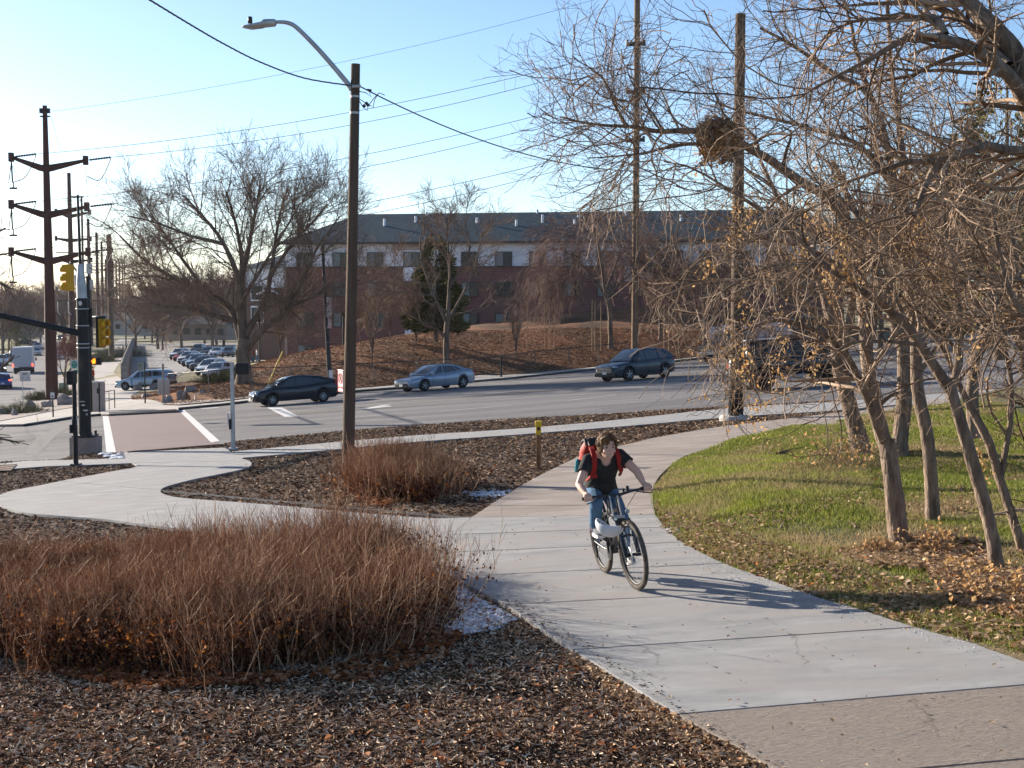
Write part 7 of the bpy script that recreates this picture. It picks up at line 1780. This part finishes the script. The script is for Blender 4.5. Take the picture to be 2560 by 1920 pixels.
# straw-coloured tussocks near the stout trees
tus = gp([(1980,1400),(2200,1340),(2240,1380),(2300,1430),(2150,1440),(2020,1430)], .12)
V1_, T1_ = blades(rand_in(tus, 1600), .09, 73, .003); o = link('dry_grass', np_mesh('dry_grass', V1_, T1_, 3), island_mat('straw', [(0,(0.30,0.21,0.10)),(1,(0.56,0.44,0.26))], .7, trans=.3)); o['kind'] = 'stuff'
def leaves_on(P2, size, seed, zf, off, name='fallen_leaves', m=None):
    g = np.random.default_rng(seed); C = np.c_[P2, zf(P2[:,0], P2[:,1])+off+g.random(len(P2))*.02]; n = len(C)
    a = g.uniform(0,2*np.pi,n); t = g.normal(size=(n,2))*.35; u = unit(np.stack([np.cos(a), np.sin(a), t[:,0]],1)); v = unit(np.stack([-np.sin(a), np.cos(a), t[:,1]],1)); s = (size*g.uniform(.5,1.3,n))[:,None]; w = np.cross(u,v)
    V = np.stack([C-u*s*.5, C+v*s*.4-u*s*.1+w*s*.16, C+v*s*.25+u*s*.35+w*s*.1, C+u*s*.6, C-v*s*.25+u*s*.35+w*s*.12, C-v*s*.4-u*s*.1+w*s*.2], 1).reshape(-1,3)
    i = np.arange(n)[:,None]*6; T = np.concatenate([i+np.array([q_]) for q_ in ((0,3,1),(1,3,2),(0,5,3),(5,4,3))])
    o = link(name, np_mesh(name, V, T, 3), m or M_fall); o['kind'] = 'stuff'; return o
ql = rand_in(gl, 46000); pl_ = np.sin(ql[:,0]*1.1)*np.sin(ql[:,1]*.9+1)+.6*np.sin(ql[:,0]*2.7-ql[:,1]*1.9)
dens = np.where(pip(band, ql[:,0], ql[:,1]), 0, 0+.5*(pl_ > 0)); ql = ql[g0.random(len(ql)) < dens]
leaves_on(ql, .062, 74, zlawn, .135)
edge = gp([(1634,1260),(1652,1327),(1720,1375),(1892,1449),(2126,1527),(2640,1676),(2620,1600),(2300,1480),(2100,1430),(1900,1370),(1760,1300),(1680,1250)], .12)
leaves_on(rand_in(edge, 3400), .055, 75, zlawn, .14)
foot = gp([(2080,1400),(2200,1365),(2330,1350),(2450,1370),(2480,1430),(2330,1450),(2180,1440)], .12)
leaves_on(rand_in(foot, 1500), .080, 76, zlawn, .15)
foot2 = gp([(2300,1440),(2560,1440),(2650,1540),(2560,1600),(2380,1540)], .12); leaves_on(rand_in(foot2, 2300), .070, 77, zlawn, .15)
# leaves gathered against the foreground thicket and scattered over the mulch
M_orange = island_mat('orange_leaves', [(0,(0.10,0.03,0.015)),(0.4,(0.30,0.10,0.03)),(0.8,(0.45,0.20,0.09)),(1,(0.58,0.38,0.24))], 0.7, trans=0.25)
lz = lambda x, y: hz(x, y)
leaves_on(rand_in(gp([(-60,1600),(0,1640),(130,1690),(330,1735),(700,1715),(760,1690),(500,1700),(200,1670),(-60,1580)], .1), 2300), .06, 78, lz, .13, 'fallen_leaves', M_orange)
leaves_on(rand_in(gp([(760,1700),(950,1640),(1060,1570),(1160,1590),(1120,1650),(900,1720)], .1), 700), .055, 79, lz, .13, 'fallen_leaves', M_orange)
leaves_on(on_mulch(rand_in(near_poly, 700)), .045, 80, lz, .125, 'fallen_leaves', M_orange)
leaves_on(rand_in(gp([(900,1235),(960,1240),(1010,1255),(960,1272),(890,1258)], .1), 900), .06, 81, lz, .14, 'fallen_leaves', M_orange)
leaves_on(rand_in(gp([(1440,1640),(1700,1800),(1940,1930),(1800,1930),(1600,1800),(1400,1640)], .1), 1100), .04, 82, lz, .125, 'fallen_leaves')
PQ = rand_in(left_edge+right_edge[::-1], 260); leaves_on(PQ, .028, 83, lz, TOP+.012, 'fallen_leaves'); PQ = rand_in(gp([(1250,1500),(1450,1625),(1700,1782),(1940,1925),(1985,1925),(1740,1782),(1490,1620),(1290,1500)], TOP), 330)
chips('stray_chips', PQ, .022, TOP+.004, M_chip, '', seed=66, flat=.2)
PQ = rand_in(gp([(1700,1372),(1904,1440),(2138,1518),(2560,1640),(2500,1655),(2100,1545),(1850,1465),(1680,1390)], TOP), 500); chips('salt_grit', PQ, .010, TOP+.003, M_snow, '', seed=67, flat=.1, aspect=.8)
# small bushes, brush and suckers on the lawn
def tuft(px, py, h, n, label, spread=.2, m=None, seed=0, leafn=0, off=.12):
    p = G(px, py, off); g = np.random.default_rng(seed+int(px)); rt = empty('twiggy_bush', (p.x, p.y, gz(p.x,p.y,off)), 0, label, 'shrub')
    B = g.normal(size=(n,2))*spread*.4; C = np.zeros((n,5,3)); C[:,0,:2] = B; d = unit(np.c_[B*2+g.normal(size=(n,2))*.35, np.ones(n)])
    for k in range(1,5): d = unit(d+g.normal(size=(n,3))*.16); C[:,k] = C[:,k-1]+d*h/4*g.uniform(.6,1.1,(n,1))
    R0 = np.tile(np.linspace(.004,.0016,5)[None]*max(1,p.y/22), (n,1)); T1, R1 = spawn(C, R0, 4, None, (20,55), K=4, t0=.2, length=(h*.15,h*.4), g=g)
    V, Q = merge([tubes(C,R0,3), tubes(T1,np.maximum(R1,.0014*max(1,p.y/22)),3)]); link('twigs', np_mesh('twigs', V, Q, 4), m or M_twig, rt)
    if leafn:
        V, T = leaf_quads(T1[g.integers(0,len(T1),leafn),-1], .05, g); link('dry_leaves', np_mesh('dry_leaves', V, T, 3), M_keys, rt)['kind'] = 'stuff'
tuft(2110,1195,.7,160,'twiggy brush with dry leaves against the leaning trunk at the lawn back', .6, leafn=400)
tuft(2050,1240,.4,60,'small bare twig heap lying in the middle of the grass', .5)
tuft(2420,1470,.25,70,'low brush at the foot of the slender leaning tree', .4, leafn=90)
tuft(2540,1530,.34,130,'tan twiggy brush at the bottom right of the lawn', .5, leafn=220)
tuft(2345,1385,.28,70,'brush of suckers round the second trunk foot', .3, leafn=110)
tuft(2190,1390,.22,60,'brush of suckers left of the stout trunk foot', .22, leafn=60)
M_dark = island_mat('dark_fallen_wood', [(0,(0.05,0.035,0.03)),(1,(0.12,0.09,0.07))], .9)
for k, (pts, r, lab) in enumerate((([(1945,1140),(1985,1130),(2030,1124)], .05, 'short dark fallen log at the back of the lawn'), ([(1935,1240),(1965,1216),(1998,1204)], .014, 'pale curved stick lying in the bright grass'), ([(1990,1300),(2040,1306),(2120,1310),(2140,1325)], .016, 'long pale fallen branch in front of the twig heap'), ([(1950,1330),(1970,1295),(2005,1258)], .012, 'thin bent stick left of the fallen branch'))):
    P = [G(*p, .16)+Vector((0,0,.03)) for p in pts]; o = MB().tube([tuple(v) for v in cr3([np.array(tuple(v)) for v in P], 4)], r, 7).build('fallen_branch', M_dark if k == 0 else M_bark); tag(o, lab, 'branch')
# --- rocks
M_rock = mat('pale_rock', (0.20,0.17,0.155), 0.9, (0.42,0.37,0.34), 3, 0.8, 12)
def rock(px, py, w, h, lab, off=.16):
    p = G(px, py, off); g = np.random.default_rng(int(px*7+py)); bm = bmesh.new(); bmesh.ops.create_icosphere(bm, subdivisions=2, radius=.5)
    for v in bm.verts:
        k = 1+.28*math.sin(v.co.x*9+px)+.22*math.sin(v.co.y*8+py)+g.normal()*.05; v.co = Vector((round(v.co.x*k*3.2)/3.2*.5+v.co.x*k*.5, v.co.y*k, round(v.co.z*k*3)/3*.4+v.co.z*k*.6))
        v.co.x *= w*.66; v.co.y *= w*.55; v.co.z *= h
    me = bpy.data.meshes.new('rock'); bm.to_mesh(me); bm.free(); o = link('rock', me, M_rock); o.location = (p.x, p.y, p.z+h*.12); o.rotation_euler = (0,0,g.uniform(0,6)); tag(o, lab, 'rock', 'landscape rocks')
for a in ((15,1035,1.3,.7,'pale rock at the far left end of the left pavement'),(36,1038,.7,.6,'small pale rock second from the left end of the pavement'),(74,1026,1.6,1.0,'squarish rock behind the left pavement below the lane sign'),(163,1012,1.9,1.1,'big pale boulder left of the signal mast'),(120,1017,1.2,.7,'rock between the steel pole and the left pavement'),(100,990,.9,.5,'rock by the foot of the street left of the steel pole'),(175,985,1.0,.5,'rock at the foot of the green utility box'),
          (345,975,1.1,.9,'tall pale rock at the left corner of the driveway bed'),(360,968,.9,.6,'pale rock behind the dark post sign'),(382,972,.8,.9,'upright rock beside the estate car'),(366,997,1.0,.5,'flat rock at the foot of the dark sign post'),(418,1006,1.1,.6,'low tan rock right of the grey square post'),(455,999,1.3,.9,'left rock of the cluster in the bed'),(472,998,1.7,1.2,'dark blue grey boulder in the middle of the bed cluster'),(490,998,1.0,.7,'small rock right of the dark boulder'),(506,998,1.4,.8,'pale rock at the right end of the bed cluster')): rock(*a)
for (px, py, lab) in ((104,1000,'low olive bush by the steel pole foot'),(150,990,'low bush right of the steel pole'),(55,1034,'small dark bush between the rocks'),(540,990,'low green juniper under the fence'),(585,985,'flat olive shrub by the spreading tree foot')):
    tuft(px, py, .8, 220, lab, 1.2, m=M_needle)
# --- snow patches
def snow(poly, off, n, seed, zf=hz, lab=''):
    g = np.random.default_rng(seed); w = rand_in(gp(poly, off), n, g); C = np.c_[w, zf(w[:,0], w[:,1])+off]; D_ = w[:,1].mean()
    s = (.034*max(1,D_/14)*g.uniform(.4,1.7,n))[:,None]; V = []; k = 7; a = 2*np.pi*np.arange(k)/k
    rad = s*(.6+.6*g.random((n,k))); ring = np.stack([C[:,0:1]+rad*np.cos(a), C[:,1:2]+rad*np.sin(a), np.tile(C[:,2:3],(1,k))+ .004], -1); top = C+np.array([0,0,1.])*(.25*s+.012)
    V = np.concatenate([ring, top[:,None]], 1).reshape(-1,3); i = np.arange(n)[:,None]*(k+1); T = np.concatenate([i+np.array([[j,(j+1)%k,k]]) for j in range(k)])
    o = link('snow_patch', np_mesh('snow_patch', V, T, 3, True), M_snow); o['kind'] = 'stuff'
snow([(1145,1462),(1200,1500),(1262,1530),(1290,1552),(1240,1575),(1180,1585),(1120,1590),(1110,1570),(1160,1540),(1140,1490)], .106, 850, 91)
snow([(1160,1232),(1270,1228),(1285,1222),(1250,1245),(1180,1240)], .10, 200, 92)
snow([(250,1133),(312,1132),(314,1145),(262,1146)], .16, 26, 93)
snow([(1670,1322),(1690,1322),(1694,1335),(1674,1333)], .14, 30, 94); snow([(1745,1335),(1768,1332),(1776,1345),(1752,1348)], .15, 60, 95)
snow([(455,985),(500,968),(505,975),(470,990)], .2, 120, 96, Zp)
# --- saplings on the bank
def sapling(px, py, D, H, n, lab, tw=None, seed=0, droop=0):
    b = Vector((S(px,py,D).x, D, 0)); b.z = gz(b.x, D, .05); P0 = [tuple(b), tuple(b+Vector((.05,0,H*.3))), tuple(b+Vector((0,.05,H*.55)))]
    mid_tree('sapling', tuple(b), [(P0, .045, .035, 'trunk')]+[([tuple(b+Vector((0,0,H*.22))), tuple(b+Vector((.12*math.cos(i*2.4)*H*.5,.12*math.sin(i*2.4)*H*.5,H*.6))), tuple(b+Vector((.26*math.cos(i*2.4)*H*.5,.26*math.sin(i*2.4)*H*.5,H*.98)))], .03, .012, 1) for i in range(6)],
        lab, (n,6), ((.3*H*.8,.5*H*.8),(.12*H,.3*H)), (.016,.011), seed=100+int(px), up=.15, ang=(12,35), minr=.009, twig=tw or M_twig)
sapling(930,875,95,4.2,9,'vase shaped tan sapling on the mulch bank right of the street light pole')
sapling(1290,836,100,3.0,8,'small wispy sapling on the bank before the right half of the flats')
sapling(745,885,104,4.4,8,'brown sapling before the plum brick corner of the flats')
sapling(1985,860,98,4.0,8,'sapling on the bank behind the grey pickup')
for k, (px, py, D, H, lab) in enumerate(((1040,842,104,2.6,'small dark shrub against the flats left of the white door'),(900,862,108,3.4,'dark bare bush at the wall of the flats'),(975,850,108,3.8,'dense dark bush at the wall beside the white door'),(700,893,101,3.2,'bare bush at the lit corner of the flats'))):
    sapling(px, py, D, H, 11, lab, M_twig_far)
# small reddish tree beside the street
D = G(163,985,.16).y; q_ = lambda px, py, dd=0.0: S(px, py, D+dd); B0 = (S(163,985,D).x, D, gz(S(163,985,D).x, D, .1))
mid_tree('small_red_tree', B0, [([B0, q_(162,960), q_(162,935)], .12,.09,'trunk'), ([q_(162,945),q_(150,915,.3),q_(146,880,.5)], .06,.02,1), ([q_(162,940),q_(163,900,-.3),q_(165,870,-.5)], .06,.02,1), ([q_(162,945),q_(178,915,.3),q_(182,880,.4)], .06,.02,1), ([q_(162,940),q_(168,905,.8),q_(172,872,1)], .05,.02,1)],
    'small round tree with reddish brown twigs between the steel pole and the mast', (9,8,5), ((.6,1.5),(.4,1.0),(.2,.5)), (.03,.02,.014), seed=33, up=.08, twig=island_mat('red_twigs', [(0,(0.16,0.075,0.06)),(1,(0.34,0.19,0.15))], .8), minr=.014)
# --- stone wall piers along the walkway and the hedge
M_stone = mat('stone_pier', (0.16,0.145,0.13), 0.9, (0.30,0.27,0.25), 2, .5, 10)
wl = gp([(312,955),(316,930),(322,908),(327,890),(331,876),(334,865)], .15)
wll = cr(wl, 4); wr0 = empty('walkway_wall', (wll[0][0], wll[0][1], gz(*wll[0])), 0, 'grey stone wall with rounded piers between walkway and driveway', 'wall'); inv = -Vector(wr0.location)
for i in range(len(wll)-1):
    a, b_ = np.array(wll[i]), np.array(wll[i+1]); m_ = (a+b_)/2; L = float(np.linalg.norm(b_-a)); ang = math.atan2(b_[1]-a[1], b_[0]-a[0])
    o = MB().box((0,0,.7),(L*.99,.35,1.5)).build('wall_panel', M_stone, wr0); o.location = Vector((m_[0],m_[1],gz(*m_)))+inv; o.rotation_euler = (0,0,ang)
    o = MB().box((0,0,.85),(.7,.7,1.9)).lathe([(.42,1.8),(.42,1.95),(.3,2.1),(0,2.15)],10).build('pier', M_stone, wr0); o.location = Vector((a[0],a[1],gz(*a)))+inv; o.rotation_euler = (0,0,ang)
p_ = G(303,893,.15); tuft(300,893,2.6,420,'round olive hedge bush beside the walkway',3.4, m=island_mat('hedge_twigs', [(0,(0.07,0.07,0.04)),(1,(0.22,0.20,0.13))], .85))
tuft(248,905,1.6,260,'trimmed dark bush left of the walkway',2.0, m=M_needle)
# --- twigs poking in at the left edge from a tree beside the camera
def edge_twig(pts, lab, seed, n=7, r=.012):
    g = np.random.default_rng(seed); P, Rr = limb([S(*p) for p in pts], r, r*.4, 10); C, RR = spawn(P[None], Rr[None], n, None, (30,60), K=5, t0=.3, rad_f=.6, length=(.03,.13), g=g, weight=False, wander=.15)
    V, Q = merge([tubes(P[None], Rr[None], 6), tubes(C, np.maximum(RR,.0022), 4)]); o = link('twig', np_mesh('twig', V, Q, 4, True), M_bark_far); tag(o, lab, 'twig')
edge_twig([(-120,620,7.5),(-40,640,7.5),(6,636,7.5),(28,632,7.5)], 'knobbly dark twig at the left edge level with the lowest pole arm', 5)
edge_twig([(-100,690,7.5),(-20,700,7.5),(14,716,7.5),(34,724,7.5)], 'knobbly twig at the left edge below the lowest pole arm', 6)
edge_twig([(-80,590,7.2),(-20,585,7.2),(14,570,7.2)], 'short twig at the left edge above the others', 7, 4)
edge_twig([(-120,1080,7.8),(-30,1092,7.8),(20,1100,7.8),(48,1108,7.8)], 'forked dark twig at the left edge over the near road', 8, 8)
edge_twig([(-100,960,7.6),(-20,935,7.6),(20,905,7.6),(36,888,7.6)], 'thin slanting twig at the left edge over the oncoming cars', 9, 4)
# --- woods in the distance
gf = np.random.default_rng(88)
def far_proto(seed, H, spread, minr, m, n=(10,9,6)):
    g = np.random.default_rng(seed); st = [([(0,0,0),(.1,0,H*.2),(0,.1,H*.35)], .3, .22, 'trunk')]
    for i in range(7):
        a = i*2.4; st.append(([(0,0,H*(.18+.05*i)), (math.cos(a)*H*spread*.5, math.sin(a)*H*spread*.5, H*(.45+.05*i)), (math.cos(a)*H*spread, math.sin(a)*H*spread, H*(.68+.05*i))], .16, .05, 1))
    return st, g
protos = []
def far_tree(label, x, y, kind, sc):
    if protos and len(protos) > kind and protos[kind]:
        o = copy_tree(protos[kind]); o['label'] = label
    else:
        st, g = far_proto(200+kind, 12, .30+.05*kind, .03, None)
        o = mid_tree('bare_tree', (0,0,0), st, label, (8,8,6), ((1.8,4.0),(1.0,2.4),(.5,1.3)), (.07,.045,.035), seed=200+kind, up=.09, minr=.036, ang=(18,50), twig=[M_twig_far, MATS['reddish_twigs'], M_twig_far, M_twig_far][kind], group='bare trees in the distance')
        while len(protos) <= kind: protos.append(None)
        protos[kind] = o
    o.location = (x, y, gz(x, y)-.2); o.scale = (sc,)*3; o.rotation_euler = (0,0,float(gf.uniform(0,6))); return o
spots = []
for px in range(-60, 235, 17): spots.append((px+gf.uniform(-8,8), gf.uniform(330, 560), 'left of the downhill street'))
for px in range(-80, 240, 26): spots.append((px+gf.uniform(-8,8), gf.uniform(600, 900), 'far beyond the downhill street'))
for px in range(335, 700, 19): spots.append((px+gf.uniform(-8,8), gf.uniform(250, 420), 'behind the parking lot'))
for px in range(230, 700, 26): spots.append((px+gf.uniform(-8,8), gf.uniform(450, 800), 'far behind the walkway'))
for px in (40, 75, 20, 5, -25): spots.append((px, gf.uniform(250, 320), 'on the verge left of the street'))
for px in range(1650, 2600, 90): spots.append((px, gf.uniform(160, 230), 'behind the right end of the flats'))
for i, (px, D, where) in enumerate(spots):
    k = sorted(q_[0] for q_ in spots if q_[2] == where).index(px)
    x = S(px, 800, D).x; far_tree('%s from the left of the distant bare trees %s' % (ORD[k], where), x, D, i % 4, float(gf.uniform(.75,1.25)*(1.25 if D > 500 else 1)))
for k, (px, pb, pt, D, w, lab) in enumerate(((8,880,775,270,5.5,'dark round evergreen at the left edge beyond the cars'),(100,830,705,430,7,'tall dark evergreen among the bare trees left of the steel pole'),(45,850,790,360,6,'dark evergreen above the oncoming cars'),(430,850,800,300,4,'dark evergreen behind the parked cars'),(2500,900,180,32,2.6,'pine with tufted needles high behind the right edge boughs'))):
    conifer(px, pb, pt, D, w, lab, 300+k, 5000)

# ------------------------------------------------------------------ the air
hzb = MB().box((0, 1750, -6.0), (6300, 4100, 84)).build('haze', None)
hm_ = bpy.data.materials.new('haze_air'); hm_.use_nodes = True; t = hm_.node_tree; t.nodes.clear()
pv = t.nodes.new('ShaderNodeVolumePrincipled'); pv.inputs['Color'].default_value = (0.80, 0.88, 1.0, 1); pv.inputs['Density'].default_value = 0.00009; pv.inputs['Anisotropy'].default_value = 0.0
oo = t.nodes.new('ShaderNodeOutputMaterial'); t.links.new(pv.outputs[0], oo.inputs['Volume']); hzb.data.materials.append(hm_); hzb['kind'] = 'stuff'
